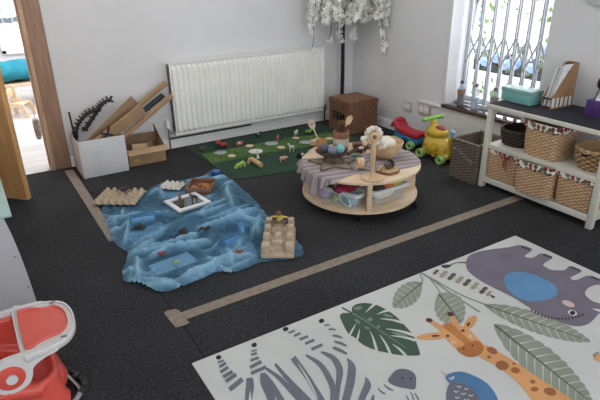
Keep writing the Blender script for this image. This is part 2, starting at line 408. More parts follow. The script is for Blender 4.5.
ART = [
('stem',0,[(1.784,1.705),(1.787,1.697),(1.791,1.687),(1.795,1.674),(1.795,1.660),(1.792,1.642),(1.786,1.622),(1.778,1.601),(1.770,1.579),(1.760,1.556),(1.749,1.531),(1.738,1.509),(1.731,1.494),(1.740,1.495),(1.747,1.510),(1.758,1.533),(1.769,1.558),(1.779,1.581),(1.787,1.603),(1.795,1.625),(1.802,1.646),(1.805,1.665),(1.805,1.681),(1.801,1.694),(1.797,1.705),(1.794,1.712)]),
('stem',0,[(1.791,1.706),(1.792,1.694),(1.794,1.677),(1.796,1.657),(1.798,1.637),(1.799,1.619),(1.800,1.600),(1.801,1.580),(1.802,1.556),(1.804,1.526),(1.806,1.494),(1.809,1.460),(1.814,1.428),(1.822,1.396),(1.833,1.363),(1.843,1.334),(1.849,1.315),(1.860,1.321),(1.853,1.340),(1.843,1.369),(1.833,1.402),(1.824,1.434),(1.820,1.466),(1.817,1.499),(1.815,1.532),(1.813,1.562),(1.812,1.586),(1.811,1.606),(1.810,1.625),(1.809,1.643),(1.807,1.663),(1.805,1.683),(1.804,1.701),(1.802,1.714)]),
('stem',0,[(1.786,1.702),(1.788,1.688),(1.790,1.667),(1.792,1.644),(1.792,1.620),(1.791,1.595),(1.787,1.568),(1.784,1.540),(1.781,1.513),(1.780,1.486),(1.779,1.460),(1.778,1.434),(1.778,1.407),(1.777,1.378),(1.777,1.346),(1.776,1.319),(1.776,1.300),(1.788,1.304),(1.788,1.324),(1.788,1.351),(1.789,1.383),(1.790,1.413),(1.790,1.439),(1.791,1.466),(1.792,1.492),(1.794,1.518),(1.796,1.545),(1.800,1.573),(1.803,1.601),(1.805,1.626),(1.805,1.651),(1.803,1.675),(1.801,1.696),(1.799,1.710)]),
('stem',0,[(1.776,1.696),(1.773,1.688),(1.768,1.677),(1.762,1.665),(1.756,1.655),(1.745,1.644),(1.732,1.632),(1.719,1.621),(1.710,1.613),(1.715,1.608),(1.723,1.615),(1.736,1.627),(1.751,1.639),(1.763,1.652),(1.772,1.666),(1.778,1.679),(1.783,1.690),(1.786,1.698)]),
('leaf',0,[(1.730,1.631),(1.730,1.642),(1.709,1.663),(1.687,1.665),(1.694,1.627),(1.691,1.618)]),
('leaf',0,[(1.691,1.618),(1.687,1.671),(1.670,1.674),(1.650,1.666),(1.656,1.617),(1.653,1.606)]),
('leaf',0,[(1.653,1.606),(1.647,1.670),(1.631,1.670),(1.611,1.657),(1.618,1.606),(1.615,1.595)]),
('leaf',0,[(1.615,1.595),(1.609,1.658),(1.593,1.656),(1.574,1.640),(1.581,1.593),(1.578,1.583)]),
('leaf',0,[(1.578,1.583),(1.572,1.640),(1.556,1.635),(1.539,1.618),(1.544,1.580),(1.542,1.572)]),
('leaf',0,[(1.542,1.572),(1.537,1.616),(1.521,1.608),(1.505,1.591),(1.508,1.566),(1.506,1.561)]),
('leaf',0,[(1.506,1.561),(1.503,1.587),(1.488,1.576),(1.474,1.556),(1.472,1.551),(1.472,1.550)]),
('leaf',0,[(1.730,1.631),(1.722,1.616),(1.683,1.578),(1.655,1.560),(1.688,1.610),(1.691,1.618)]),
('leaf',0,[(1.691,1.618),(1.653,1.555),(1.631,1.540),(1.613,1.536),(1.649,1.596),(1.653,1.606)]),
('leaf',0,[(1.653,1.606),(1.607,1.530),(1.589,1.520),(1.574,1.522),(1.612,1.584),(1.615,1.595)]),
('leaf',0,[(1.615,1.595),(1.571,1.518),(1.554,1.511),(1.542,1.516),(1.575,1.573),(1.578,1.583)]),
('leaf',0,[(1.578,1.583),(1.539,1.515),(1.524,1.511),(1.514,1.518),(1.540,1.564),(1.542,1.572)]),
('leaf',0,[(1.542,1.572),(1.512,1.519),(1.499,1.517),(1.490,1.526),(1.505,1.556),(1.506,1.561)]),
('leaf',0,[(1.506,1.561),(1.489,1.529),(1.478,1.532),(1.471,1.545),(1.471,1.549),(1.472,1.550)]),
('rib',0,[(1.732,1.635),(1.484,1.556),(1.483,1.552),(1.729,1.626)]),
('leaf',0,[(1.732,1.512),(1.712,1.504),(1.660,1.468),(1.638,1.443),(1.706,1.475),(1.718,1.478)]),
('leaf',0,[(1.718,1.478),(1.631,1.441),(1.612,1.421),(1.608,1.406),(1.691,1.441),(1.706,1.444)]),
('leaf',0,[(1.706,1.444),(1.601,1.401),(1.588,1.385),(1.592,1.372),(1.678,1.408),(1.693,1.411)]),
('leaf',0,[(1.693,1.411),(1.588,1.369),(1.579,1.355),(1.589,1.345),(1.667,1.377),(1.681,1.380)]),
('leaf',0,[(1.681,1.380),(1.587,1.343),(1.583,1.330),(1.595,1.322),(1.658,1.346),(1.669,1.349)]),
('leaf',0,[(1.669,1.349),(1.596,1.320),(1.596,1.309),(1.610,1.302),(1.651,1.317),(1.658,1.318)]),
('leaf',0,[(1.658,1.318),(1.614,1.302),(1.619,1.293),(1.639,1.288),(1.645,1.288),(1.647,1.289)]),
('leaf',0,[(1.732,1.512),(1.748,1.512),(1.782,1.496),(1.788,1.477),(1.731,1.480),(1.718,1.478)]),
('leaf',0,[(1.718,1.478),(1.796,1.478),(1.803,1.464),(1.794,1.446),(1.721,1.448),(1.706,1.444)]),
('leaf',0,[(1.706,1.444),(1.799,1.444),(1.801,1.430),(1.784,1.413),(1.709,1.415),(1.693,1.411)]),
('leaf',0,[(1.693,1.411),(1.787,1.411),(1.785,1.397),(1.764,1.381),(1.696,1.383),(1.681,1.380)]),
('leaf',0,[(1.681,1.380),(1.764,1.379),(1.759,1.365),(1.736,1.349),(1.681,1.351),(1.669,1.349)]),
('leaf',0,[(1.669,1.349),(1.734,1.347),(1.725,1.334),(1.701,1.319),(1.665,1.320),(1.658,1.318)]),
('leaf',0,[(1.658,1.318),(1.696,1.317),(1.682,1.304),(1.655,1.291),(1.648,1.289),(1.647,1.289)]),
('rib',0,[(1.725,1.510),(1.648,1.298),(1.653,1.300),(1.738,1.514)]),
('leaf',0,[(1.846,1.327),(1.837,1.312),(1.830,1.271),(1.832,1.239),(1.854,1.285),(1.861,1.288)]),
('leaf',0,[(1.861,1.288),(1.827,1.233),(1.829,1.211),(1.836,1.190),(1.867,1.245),(1.876,1.250)]),
('leaf',0,[(1.876,1.250),(1.833,1.181),(1.834,1.161),(1.845,1.143),(1.880,1.207),(1.890,1.212)]),
('leaf',0,[(1.890,1.212),(1.842,1.137),(1.844,1.118),(1.856,1.103),(1.894,1.170),(1.904,1.175)]),
('leaf',0,[(1.904,1.175),(1.854,1.098),(1.856,1.080),(1.869,1.068),(1.908,1.133),(1.919,1.139)]),
('leaf',0,[(1.919,1.139),(1.868,1.063),(1.870,1.046),(1.884,1.035),(1.922,1.098),(1.932,1.103)]),
('leaf',0,[(1.932,1.103),(1.883,1.032),(1.886,1.016),(1.900,1.006),(1.936,1.063),(1.946,1.068)]),
('leaf',0,[(1.946,1.068),(1.901,1.004),(1.904,0.989),(1.918,0.980),(1.950,1.029),(1.959,1.033)]),
('leaf',0,[(1.959,1.033),(1.919,0.978),(1.923,0.964),(1.937,0.955),(1.965,0.996),(1.972,0.999)]),
('leaf',0,[(1.972,0.999),(1.939,0.955),(1.944,0.941),(1.958,0.933),(1.980,0.964),(1.985,0.966)]),
('leaf',0,[(1.985,0.966),(1.960,0.934),(1.966,0.921),(1.980,0.914),(1.994,0.932),(1.998,0.933)]),
('leaf',0,[(1.998,0.933),(1.984,0.915),(1.992,0.904),(2.006,0.900),(2.010,0.901),(2.010,0.901)]),
('leaf',0,[(1.846,1.327),(1.861,1.326),(1.892,1.306),(1.912,1.284),(1.867,1.292),(1.861,1.288)]),
('leaf',0,[(1.861,1.288),(1.919,1.284),(1.933,1.268),(1.942,1.247),(1.884,1.255),(1.876,1.250)]),
('leaf',0,[(1.876,1.250),(1.950,1.244),(1.963,1.228),(1.968,1.207),(1.900,1.218),(1.890,1.212)]),
('leaf',0,[(1.890,1.212),(1.974,1.205),(1.986,1.190),(1.987,1.169),(1.915,1.181),(1.904,1.175)]),
('leaf',0,[(1.904,1.175),(1.992,1.167),(2.003,1.153),(2.002,1.132),(1.929,1.144),(1.919,1.139)]),
('leaf',0,[(1.919,1.139),(2.006,1.130),(2.016,1.116),(2.013,1.096),(1.943,1.108),(1.932,1.103)]),
('leaf',0,[(1.932,1.103),(2.015,1.095),(2.024,1.080),(2.021,1.061),(1.956,1.072),(1.946,1.068)]),
('leaf',0,[(1.946,1.068),(2.022,1.060),(2.030,1.046),(2.025,1.027),(1.968,1.037),(1.959,1.033)]),
('leaf',0,[(1.959,1.033),(2.026,1.026),(2.032,1.012),(2.028,0.995),(1.980,1.003),(1.972,0.999)]),
('leaf',0,[(1.972,0.999),(2.027,0.993),(2.032,0.979),(2.027,0.963),(1.991,0.968),(1.985,0.966)]),
('leaf',0,[(1.985,0.966),(2.025,0.961),(2.029,0.947),(2.024,0.932),(2.001,0.935),(1.998,0.933)]),
('leaf',0,[(1.998,0.933),(2.020,0.930),(2.022,0.916),(2.014,0.903),(2.011,0.901),(2.010,0.901)]),
('rib',0,[(1.841,1.325),(2.001,0.919),(2.005,0.921),(1.850,1.330)]),
('leaf',0,[(1.762,1.201),(1.742,1.184),(1.708,1.136),(1.691,1.098),(1.745,1.147),(1.754,1.150)]),
('leaf',0,[(1.754,1.150),(1.682,1.092),(1.669,1.065),(1.665,1.039),(1.734,1.097),(1.747,1.101)]),
('leaf',0,[(1.747,1.101),(1.656,1.030),(1.645,1.006),(1.647,0.985),(1.725,1.050),(1.739,1.054)]),
('leaf',0,[(1.739,1.054),(1.640,0.978),(1.630,0.956),(1.635,0.938),(1.717,1.004),(1.732,1.008)]),
('leaf',0,[(1.732,1.008),(1.630,0.932),(1.622,0.912),(1.629,0.895),(1.710,0.960),(1.725,0.964)]),
('leaf',0,[(1.725,0.964),(1.625,0.891),(1.618,0.872),(1.626,0.858),(1.704,0.918),(1.719,0.921)]),
('leaf',0,[(1.719,0.921),(1.624,0.854),(1.618,0.836),(1.627,0.823),(1.699,0.877),(1.712,0.880)]),
('leaf',0,[(1.712,0.880),(1.626,0.821),(1.621,0.804),(1.631,0.791),(1.694,0.838),(1.706,0.840)]),
('leaf',0,[(1.706,0.840),(1.631,0.790),(1.627,0.774),(1.637,0.762),(1.690,0.799),(1.700,0.801)]),
('leaf',0,[(1.700,0.801),(1.639,0.761),(1.637,0.746),(1.646,0.736),(1.687,0.763),(1.694,0.764)]),
('leaf',0,[(1.694,0.764),(1.649,0.736),(1.649,0.721),(1.658,0.711),(1.684,0.727),(1.688,0.728)]),
('leaf',0,[(1.688,0.728),(1.664,0.712),(1.665,0.699),(1.678,0.692),(1.682,0.692),(1.683,0.693)]),
('leaf',0,[(1.762,1.201),(1.779,1.196),(1.802,1.165),(1.809,1.133),(1.764,1.153),(1.754,1.150)]),
('leaf',0,[(1.754,1.150),(1.817,1.132),(1.823,1.110),(1.819,1.083),(1.759,1.105),(1.747,1.101)]),
('leaf',0,[(1.747,1.101),(1.827,1.078),(1.831,1.057),(1.822,1.032),(1.754,1.058),(1.739,1.054)]),
('leaf',0,[(1.739,1.054),(1.828,1.028),(1.832,1.008),(1.819,0.984),(1.747,1.012),(1.732,1.008)]),
('leaf',0,[(1.732,1.008),(1.824,0.981),(1.827,0.962),(1.812,0.939),(1.740,0.968),(1.725,0.964)]),
('leaf',0,[(1.725,0.964),(1.815,0.937),(1.817,0.919),(1.802,0.897),(1.733,0.925),(1.719,0.921)]),
('leaf',0,[(1.719,0.921),(1.804,0.895),(1.805,0.878),(1.789,0.858),(1.726,0.883),(1.712,0.880)]),
('leaf',0,[(1.712,0.880),(1.789,0.856),(1.789,0.839),(1.774,0.821),(1.718,0.843),(1.706,0.840)]),
('leaf',0,[(1.706,0.840),(1.773,0.819),(1.772,0.803),(1.756,0.786),(1.710,0.803),(1.700,0.801)]),
('leaf',0,[(1.700,0.801),(1.754,0.784),(1.752,0.768),(1.737,0.752),(1.702,0.765),(1.694,0.764)]),
('leaf',0,[(1.694,0.764),(1.734,0.751),(1.730,0.736),(1.716,0.722),(1.693,0.729),(1.688,0.728)]),
('leaf',0,[(1.688,0.728),(1.710,0.721),(1.704,0.706),(1.688,0.694),(1.684,0.693),(1.683,0.693)]),
('rib',0,[(1.755,1.199),(1.684,0.713),(1.689,0.714),(1.769,1.203)]),
('monst',1,[(1.280,1.623),(1.303,1.650),(1.335,1.663),(1.374,1.652),(1.407,1.621),(1.426,1.575),(1.434,1.504),(1.427,1.444),(1.417,1.392),(1.408,1.351),(1.391,1.313),(1.368,1.274),(1.341,1.234),(1.313,1.245),(1.282,1.266),(1.252,1.294),(1.234,1.318),(1.206,1.353),(1.190,1.389),(1.181,1.421),(1.182,1.456),(1.179,1.483),(1.173,1.500),(1.185,1.546),(1.205,1.603),(1.220,1.633),(1.241,1.641),(1.260,1.632)]),
('base',0,[(1.335,1.586),(1.344,1.589),(1.357,1.593),(1.371,1.597),(1.383,1.600),(1.394,1.603),(1.404,1.606),(1.413,1.608),(1.419,1.610),(1.423,1.628),(1.417,1.625),(1.407,1.622),(1.396,1.617),(1.385,1.613),(1.372,1.607),(1.358,1.599),(1.344,1.593),(1.335,1.589)]),
('base',0,[(1.369,1.545),(1.377,1.544),(1.387,1.543),(1.399,1.542),(1.409,1.540),(1.417,1.538),(1.425,1.535),(1.432,1.533),(1.437,1.531),(1.449,1.549),(1.443,1.550),(1.435,1.551),(1.426,1.552),(1.416,1.553),(1.404,1.552),(1.391,1.550),(1.379,1.549),(1.370,1.548)]),
('base',0,[(1.360,1.513),(1.366,1.506),(1.376,1.495),(1.387,1.483),(1.396,1.472),(1.403,1.460),(1.410,1.447),(1.416,1.436),(1.420,1.427),(1.435,1.439),(1.430,1.447),(1.423,1.458),(1.415,1.470),(1.405,1.481),(1.394,1.491),(1.382,1.501),(1.370,1.509),(1.362,1.515)]),
('base',0,[(1.333,1.443),(1.341,1.433),(1.351,1.420),(1.362,1.405),(1.372,1.390),(1.380,1.375),(1.388,1.359),(1.395,1.345),(1.400,1.335),(1.417,1.347),(1.411,1.357),(1.403,1.371),(1.393,1.386),(1.383,1.400),(1.371,1.413),(1.357,1.426),(1.344,1.437),(1.335,1.445)]),
('base',0,[(1.321,1.393),(1.328,1.385),(1.338,1.374),(1.348,1.362),(1.357,1.351),(1.364,1.339),(1.372,1.326),(1.378,1.314),(1.382,1.306),(1.397,1.317),(1.392,1.325),(1.385,1.336),(1.376,1.348),(1.367,1.359),(1.356,1.370),(1.343,1.380),(1.331,1.389),(1.323,1.395)]),
('base',0,[(1.242,1.544),(1.236,1.540),(1.227,1.535),(1.216,1.528),(1.205,1.522),(1.193,1.514),(1.180,1.506),(1.167,1.498),(1.159,1.493),(1.161,1.482),(1.170,1.488),(1.182,1.496),(1.195,1.505),(1.207,1.514),(1.218,1.522),(1.228,1.530),(1.237,1.537),(1.243,1.542)]),
('base',0,[(1.235,1.506),(1.230,1.501),(1.223,1.494),(1.214,1.487),(1.206,1.480),(1.196,1.472),(1.185,1.462),(1.175,1.454),(1.168,1.448),(1.173,1.440),(1.180,1.446),(1.190,1.455),(1.201,1.465),(1.210,1.474),(1.218,1.483),(1.226,1.491),(1.232,1.499),(1.236,1.504)]),
('base',0,[(1.264,1.469),(1.259,1.457),(1.251,1.441),(1.242,1.423),(1.232,1.407),(1.222,1.390),(1.211,1.371),(1.201,1.355),(1.194,1.343),(1.207,1.340),(1.213,1.351),(1.223,1.368),(1.233,1.387),(1.242,1.405),(1.250,1.423),(1.257,1.441),(1.262,1.457),(1.266,1.469)]),
('base',0,[(1.283,1.423),(1.279,1.411),(1.273,1.395),(1.267,1.377),(1.260,1.359),(1.252,1.342),(1.243,1.323),(1.235,1.307),(1.229,1.295),(1.243,1.294),(1.248,1.306),(1.256,1.323),(1.264,1.342),(1.271,1.360),(1.276,1.378),(1.280,1.396),(1.283,1.412),(1.286,1.423)]),
('base',0,[(1.289,1.347),(1.289,1.338),(1.289,1.326),(1.288,1.312),(1.287,1.299),(1.285,1.286),(1.282,1.271),(1.279,1.258),(1.277,1.250),(1.293,1.253),(1.294,1.262),(1.296,1.275),(1.298,1.290),(1.299,1.303),(1.298,1.316),(1.295,1.329),(1.293,1.340),(1.291,1.348)]),
('monstlt',0,[(1.348,1.628),(1.342,1.623),(1.334,1.621),(1.324,1.621),(1.315,1.624),(1.308,1.629),(1.305,1.635),(1.306,1.641),(1.311,1.645),(1.319,1.648),(1.329,1.647),(1.339,1.645),(1.346,1.640),(1.349,1.634)]),
('monstlt',0,[(1.329,1.527),(1.325,1.524),(1.319,1.522),(1.313,1.523),(1.308,1.526),(1.305,1.530),(1.305,1.536),(1.308,1.541),(1.312,1.545),(1.319,1.547),(1.324,1.546),(1.329,1.543),(1.332,1.538),(1.332,1.533)]),
('monstlt',0,[(1.261,1.535),(1.257,1.535),(1.254,1.538),(1.252,1.545),(1.252,1.554),(1.254,1.562),(1.257,1.569),(1.261,1.573),(1.265,1.573),(1.269,1.570),(1.270,1.563),(1.270,1.554),(1.268,1.546),(1.265,1.539)]),
('monstlt',0,[(1.420,1.492),(1.416,1.491),(1.409,1.494),(1.402,1.500),(1.395,1.509),(1.391,1.518),(1.390,1.526),(1.392,1.531),(1.397,1.532),(1.404,1.529),(1.411,1.523),(1.417,1.514),(1.421,1.505),(1.423,1.498)]),
('monstlt',0,[(1.379,1.350),(1.374,1.350),(1.366,1.356),(1.357,1.366),(1.349,1.379),(1.343,1.392),(1.340,1.402),(1.342,1.408),(1.347,1.408),(1.355,1.402),(1.364,1.391),(1.372,1.378),(1.378,1.365),(1.381,1.355)]),
('monstlt',0,[(1.274,1.482),(1.271,1.480),(1.267,1.481),(1.263,1.485),(1.260,1.489),(1.258,1.495),(1.259,1.500),(1.261,1.503),(1.264,1.505),(1.268,1.504),(1.272,1.500),(1.275,1.496),(1.277,1.490),(1.276,1.485)]),
('monstlt',0,[(1.323,1.468),(1.320,1.465),(1.316,1.464),(1.312,1.464),(1.309,1.466),(1.307,1.469),(1.308,1.473),(1.310,1.477),(1.313,1.480),(1.317,1.481),(1.321,1.481),(1.325,1.479),(1.326,1.476),(1.326,1.472)]),
('monstlt',0,[(1.262,1.672),(1.267,1.654),(1.273,1.629),(1.280,1.600),(1.286,1.569),(1.291,1.537),(1.295,1.503),(1.299,1.468),(1.303,1.433),(1.308,1.396),(1.312,1.357),(1.317,1.322),(1.319,1.299),(1.323,1.300),(1.320,1.324),(1.316,1.359),(1.312,1.398),(1.308,1.436),(1.304,1.470),(1.301,1.506),(1.297,1.541),(1.292,1.573),(1.286,1.604),(1.279,1.633),(1.273,1.659),(1.268,1.677)]),
('monst',0,[(1.260,1.675),(1.275,1.613),(1.284,1.619),(1.270,1.682)]),
('eleph',1,[(2.072,1.644),(2.139,1.686),(2.223,1.690),(2.325,1.660),(2.405,1.630),(2.482,1.611),(2.498,1.543),(2.432,1.526),(2.396,1.517),(2.395,1.496),(2.423,1.481),(2.500,1.485),(2.512,1.426),(2.440,1.413),(2.397,1.403),(2.387,1.377),(2.389,1.349),(2.414,1.326),(2.449,1.309),(2.507,1.318),(2.515,1.257),(2.466,1.250),(2.405,1.248),(2.393,1.231),(2.414,1.217),(2.459,1.216),(2.504,1.206),(2.516,1.148),(2.520,1.079),(2.484,1.114),(2.444,1.140),(2.385,1.143),(2.332,1.126),(2.308,1.097),(2.300,1.061),(2.314,1.028),(2.327,0.957),(2.296,0.902),(2.231,0.916),(2.244,0.961),(2.239,0.994),(2.168,0.981),(2.108,0.977),(2.061,0.993),(2.031,1.026),(2.019,1.073),(2.007,1.120),(2.002,1.189),(2.009,1.270),(2.007,1.333),(1.996,1.424),(1.999,1.514),(2.022,1.589)]),
('ear',1,[(2.114,1.429),(2.165,1.450),(2.229,1.431),(2.271,1.371),(2.280,1.281),(2.253,1.224),(2.205,1.192),(2.148,1.190),(2.076,1.213),(2.041,1.233),(2.030,1.279),(2.036,1.331),(2.070,1.388)]),
('pink',0,[(2.193,1.090),(2.182,1.088),(2.172,1.092),(2.164,1.101),(2.161,1.114),(2.162,1.127),(2.168,1.138),(2.177,1.146),(2.188,1.147),(2.198,1.143),(2.206,1.134),(2.209,1.121),(2.208,1.108),(2.202,1.097)]),
('white',0,[(2.142,1.046),(2.132,1.043),(2.122,1.044),(2.114,1.049),(2.110,1.057),(2.111,1.065),(2.116,1.074),(2.124,1.080),(2.135,1.083),(2.145,1.082),(2.152,1.077),(2.156,1.069),(2.155,1.061),(2.150,1.052)]),
('black',0,[(2.144,1.056),(2.136,1.052),(2.127,1.051),(2.120,1.052),(2.116,1.055),(2.114,1.059),(2.117,1.065),(2.123,1.070),(2.130,1.074),(2.139,1.075),(2.146,1.074),(2.151,1.071),(2.152,1.067),(2.149,1.061)]),
('white',0,[(2.239,1.035),(2.260,1.016),(2.280,0.982),(2.266,0.971),(2.243,1.006)]),
('dark',0,[(2.476,1.580),(2.466,1.577),(2.461,1.581),(2.463,1.590),(2.473,1.598),(2.483,1.600),(2.488,1.596),(2.485,1.587)]),
('dark',0,[(2.479,1.562),(2.469,1.559),(2.463,1.563),(2.466,1.572),(2.475,1.580),(2.485,1.582),(2.490,1.578),(2.488,1.569)]),
('dark',0,[(2.481,1.544),(2.471,1.542),(2.466,1.546),(2.469,1.554),(2.478,1.562),(2.488,1.564),(2.493,1.560),(2.490,1.552)]),
('dark',0,[(2.500,1.456),(2.490,1.454),(2.485,1.458),(2.488,1.466),(2.496,1.473),(2.506,1.475),(2.511,1.471),(2.509,1.463)]),
('dark',0,[(2.502,1.439),(2.493,1.437),(2.487,1.441),(2.490,1.449),(2.499,1.456),(2.509,1.458),(2.514,1.454),(2.511,1.446)]),
('dark',0,[(2.505,1.422),(2.495,1.420),(2.490,1.424),(2.493,1.432),(2.502,1.439),(2.511,1.441),(2.517,1.437),(2.514,1.429)]),
('dark',0,[(2.502,1.294),(2.493,1.292),(2.488,1.296),(2.491,1.304),(2.499,1.310),(2.509,1.312),(2.514,1.308),(2.511,1.301)]),
('dark',0,[(2.505,1.279),(2.495,1.277),(2.491,1.281),(2.493,1.288),(2.502,1.294),(2.511,1.296),(2.516,1.292),(2.513,1.285)]),
('dark',0,[(2.507,1.263),(2.498,1.262),(2.493,1.265),(2.496,1.272),(2.504,1.279),(2.514,1.280),(2.518,1.277),(2.516,1.269)]),
('dark',0,[(2.501,1.183),(2.492,1.181),(2.487,1.185),(2.489,1.191),(2.498,1.197),(2.507,1.199),(2.511,1.195),(2.509,1.188)]),
('dark',0,[(2.503,1.168),(2.494,1.166),(2.489,1.170),(2.492,1.177),(2.500,1.183),(2.509,1.184),(2.514,1.180),(2.511,1.174)]),
('dark',0,[(2.506,1.153),(2.496,1.152),(2.492,1.155),(2.494,1.162),(2.502,1.168),(2.512,1.169),(2.516,1.166),(2.514,1.159)]),
('dark',0,[(2.078,1.646),(2.072,1.651),(2.062,1.658),(2.050,1.666),(2.038,1.672),(2.025,1.675),(2.010,1.677),(1.997,1.678),(1.988,1.679),(1.981,1.670),(1.991,1.670),(2.005,1.670),(2.020,1.669),(2.032,1.666),(2.043,1.659),(2.053,1.651),(2.061,1.642),(2.067,1.636)]),
('dark',1,[(1.935,1.694),(1.955,1.694),(1.980,1.678),(1.980,1.664),(1.949,1.660),(1.930,1.673)]),
('dark',0,[(1.998,1.187),(2.003,1.175),(1.977,1.169)]),
('dark',0,[(2.000,1.169),(2.005,1.158),(1.979,1.153)]),
('dark',0,[(2.002,1.153),(2.007,1.142),(1.981,1.137)]),
('dark',0,[(2.006,1.138),(2.011,1.127),(1.985,1.122)]),
('dark',0,[(2.011,1.124),(2.016,1.113),(1.990,1.108)]),
('dark',0,[(2.017,1.111),(2.022,1.100),(1.996,1.095)]),
('dark',0,[(2.025,1.099),(2.030,1.088),(2.004,1.083)]),
('dark',0,[(2.034,1.088),(2.039,1.077),(2.013,1.072)]),
('dark',0,[(2.045,1.078),(2.050,1.068),(2.024,1.062)]),
('dark',0,[(2.057,1.069),(2.062,1.059),(2.036,1.054)]),
('dark',0,[(2.071,1.062),(2.076,1.051),(2.050,1.046)]),
('dark',0,[(2.087,1.055),(2.091,1.045),(2.065,1.040)]),
('dark',0,[(2.104,1.050),(2.109,1.039),(2.082,1.034)]),
('dark',0,[(2.122,1.045),(2.127,1.034),(2.100,1.029)]),
('dark',0,[(2.142,1.041),(2.147,1.030),(2.120,1.026)]),
('dark',0,[(2.164,1.038),(2.168,1.027),(2.141,1.022)]),
('beige',0,[(1.858,1.677),(1.865,1.660),(1.875,1.637),(1.885,1.610),(1.895,1.583),(1.904,1.557),(1.913,1.530),(1.921,1.502),(1.927,1.472),(1.931,1.438),(1.933,1.400),(1.933,1.366),(1.934,1.343),(1.938,1.345),(1.938,1.368),(1.937,1.402),(1.935,1.440),(1.931,1.475),(1.925,1.504),(1.917,1.533),(1.909,1.560),(1.900,1.586),(1.890,1.613),(1.879,1.640),(1.869,1.663),(1.863,1.680)]),
('twigd',0,[(1.891,1.667),(1.886,1.663),(1.880,1.660),(1.873,1.659),(1.868,1.660),(1.864,1.663),(1.863,1.667),(1.866,1.671),(1.870,1.676),(1.877,1.679),(1.883,1.680),(1.889,1.679),(1.893,1.676),(1.893,1.672)]),
('twigd',0,[(1.866,1.658),(1.861,1.653),(1.855,1.650),(1.849,1.649),(1.843,1.650),(1.839,1.653),(1.839,1.657),(1.841,1.661),(1.845,1.666),(1.851,1.669),(1.858,1.670),(1.864,1.669),(1.867,1.666),(1.868,1.662)]),
('beige',0,[(1.921,1.631),(1.915,1.625),(1.905,1.621),(1.896,1.619),(1.888,1.620),(1.883,1.624),(1.882,1.630),(1.885,1.637),(1.892,1.643),(1.901,1.647),(1.910,1.649),(1.918,1.647),(1.923,1.643),(1.925,1.638)]),
('beige',0,[(1.885,1.617),(1.879,1.611),(1.870,1.607),(1.861,1.606),(1.853,1.607),(1.848,1.611),(1.847,1.617),(1.849,1.623),(1.856,1.629),(1.865,1.633),(1.874,1.635),(1.882,1.634),(1.887,1.630),(1.889,1.624)]),
('twigd',0,[(1.938,1.591),(1.931,1.586),(1.922,1.581),(1.912,1.580),(1.904,1.581),(1.899,1.585),(1.898,1.591),(1.901,1.597),(1.908,1.603),(1.917,1.607),(1.927,1.609),(1.935,1.608),(1.940,1.604),(1.941,1.598)]),
('twigd',0,[(1.902,1.578),(1.895,1.573),(1.886,1.569),(1.877,1.567),(1.869,1.568),(1.864,1.572),(1.863,1.578),(1.866,1.584),(1.873,1.590),(1.881,1.594),(1.891,1.596),(1.899,1.594),(1.904,1.590),(1.905,1.585)]),
('beige',0,[(1.948,1.548),(1.942,1.542),(1.933,1.538),(1.923,1.537),(1.915,1.538),(1.911,1.542),(1.909,1.548),(1.913,1.554),(1.919,1.559),(1.928,1.563),(1.938,1.565),(1.946,1.564),(1.951,1.560),(1.952,1.554)]),
('beige',0,[(1.913,1.535),(1.906,1.530),(1.897,1.526),(1.888,1.524),(1.881,1.526),(1.876,1.530),(1.875,1.535),(1.877,1.541),(1.884,1.547),(1.893,1.551),(1.902,1.552),(1.910,1.551),(1.915,1.547),(1.916,1.542)]),
('twigd',0,[(1.960,1.508),(1.953,1.503),(1.944,1.499),(1.935,1.498),(1.927,1.499),(1.923,1.503),(1.921,1.508),(1.925,1.514),(1.931,1.520),(1.940,1.524),(1.949,1.525),(1.957,1.524),(1.962,1.520),(1.963,1.514)]),
('twigd',0,[(1.925,1.496),(1.918,1.491),(1.909,1.487),(1.900,1.486),(1.893,1.487),(1.888,1.491),(1.887,1.496),(1.890,1.502),(1.896,1.508),(1.905,1.512),(1.914,1.513),(1.922,1.512),(1.927,1.508),(1.928,1.502)]),
('beige',0,[(1.968,1.466),(1.962,1.461),(1.953,1.457),(1.944,1.456),(1.936,1.457),(1.931,1.461),(1.930,1.466),(1.933,1.472),(1.940,1.477),(1.949,1.481),(1.958,1.482),(1.966,1.481),(1.971,1.477),(1.972,1.472)]),
('beige',0,[(1.933,1.454),(1.927,1.449),(1.918,1.446),(1.909,1.444),(1.902,1.446),(1.897,1.450),(1.896,1.455),(1.899,1.461),(1.905,1.466),(1.914,1.470),(1.923,1.471),(1.931,1.469),(1.936,1.466),(1.937,1.460)]),
('twigd',0,[(1.974,1.415),(1.967,1.410),(1.958,1.407),(1.949,1.405),(1.942,1.407),(1.937,1.410),(1.936,1.416),(1.939,1.421),(1.945,1.427),(1.954,1.430),(1.963,1.431),(1.971,1.430),(1.976,1.426),(1.977,1.421)]),
('twigd',0,[(1.939,1.404),(1.933,1.399),(1.924,1.396),(1.915,1.395),(1.907,1.396),(1.903,1.400),(1.902,1.405),(1.905,1.411),(1.911,1.416),(1.919,1.419),(1.929,1.420),(1.936,1.419),(1.941,1.415),(1.942,1.410)]),
('beige',0,[(1.963,1.381),(1.958,1.378),(1.952,1.375),(1.946,1.375),(1.941,1.376),(1.938,1.378),(1.937,1.382),(1.939,1.386),(1.944,1.389),(1.950,1.391),(1.956,1.392),(1.961,1.391),(1.965,1.389),(1.965,1.385)]),
('beige',0,[(1.939,1.374),(1.935,1.370),(1.929,1.368),(1.923,1.367),(1.917,1.368),(1.914,1.371),(1.913,1.375),(1.915,1.378),(1.920,1.382),(1.926,1.384),(1.932,1.385),(1.937,1.384),(1.940,1.381),(1.941,1.378)]),
('twigd',0,[(1.935,1.339),(1.930,1.338),(1.926,1.340),(1.924,1.344),(1.923,1.350),(1.924,1.355),(1.927,1.361),(1.931,1.364),(1.935,1.365),(1.939,1.363),(1.942,1.359),(1.943,1.354),(1.942,1.348),(1.939,1.342)]),
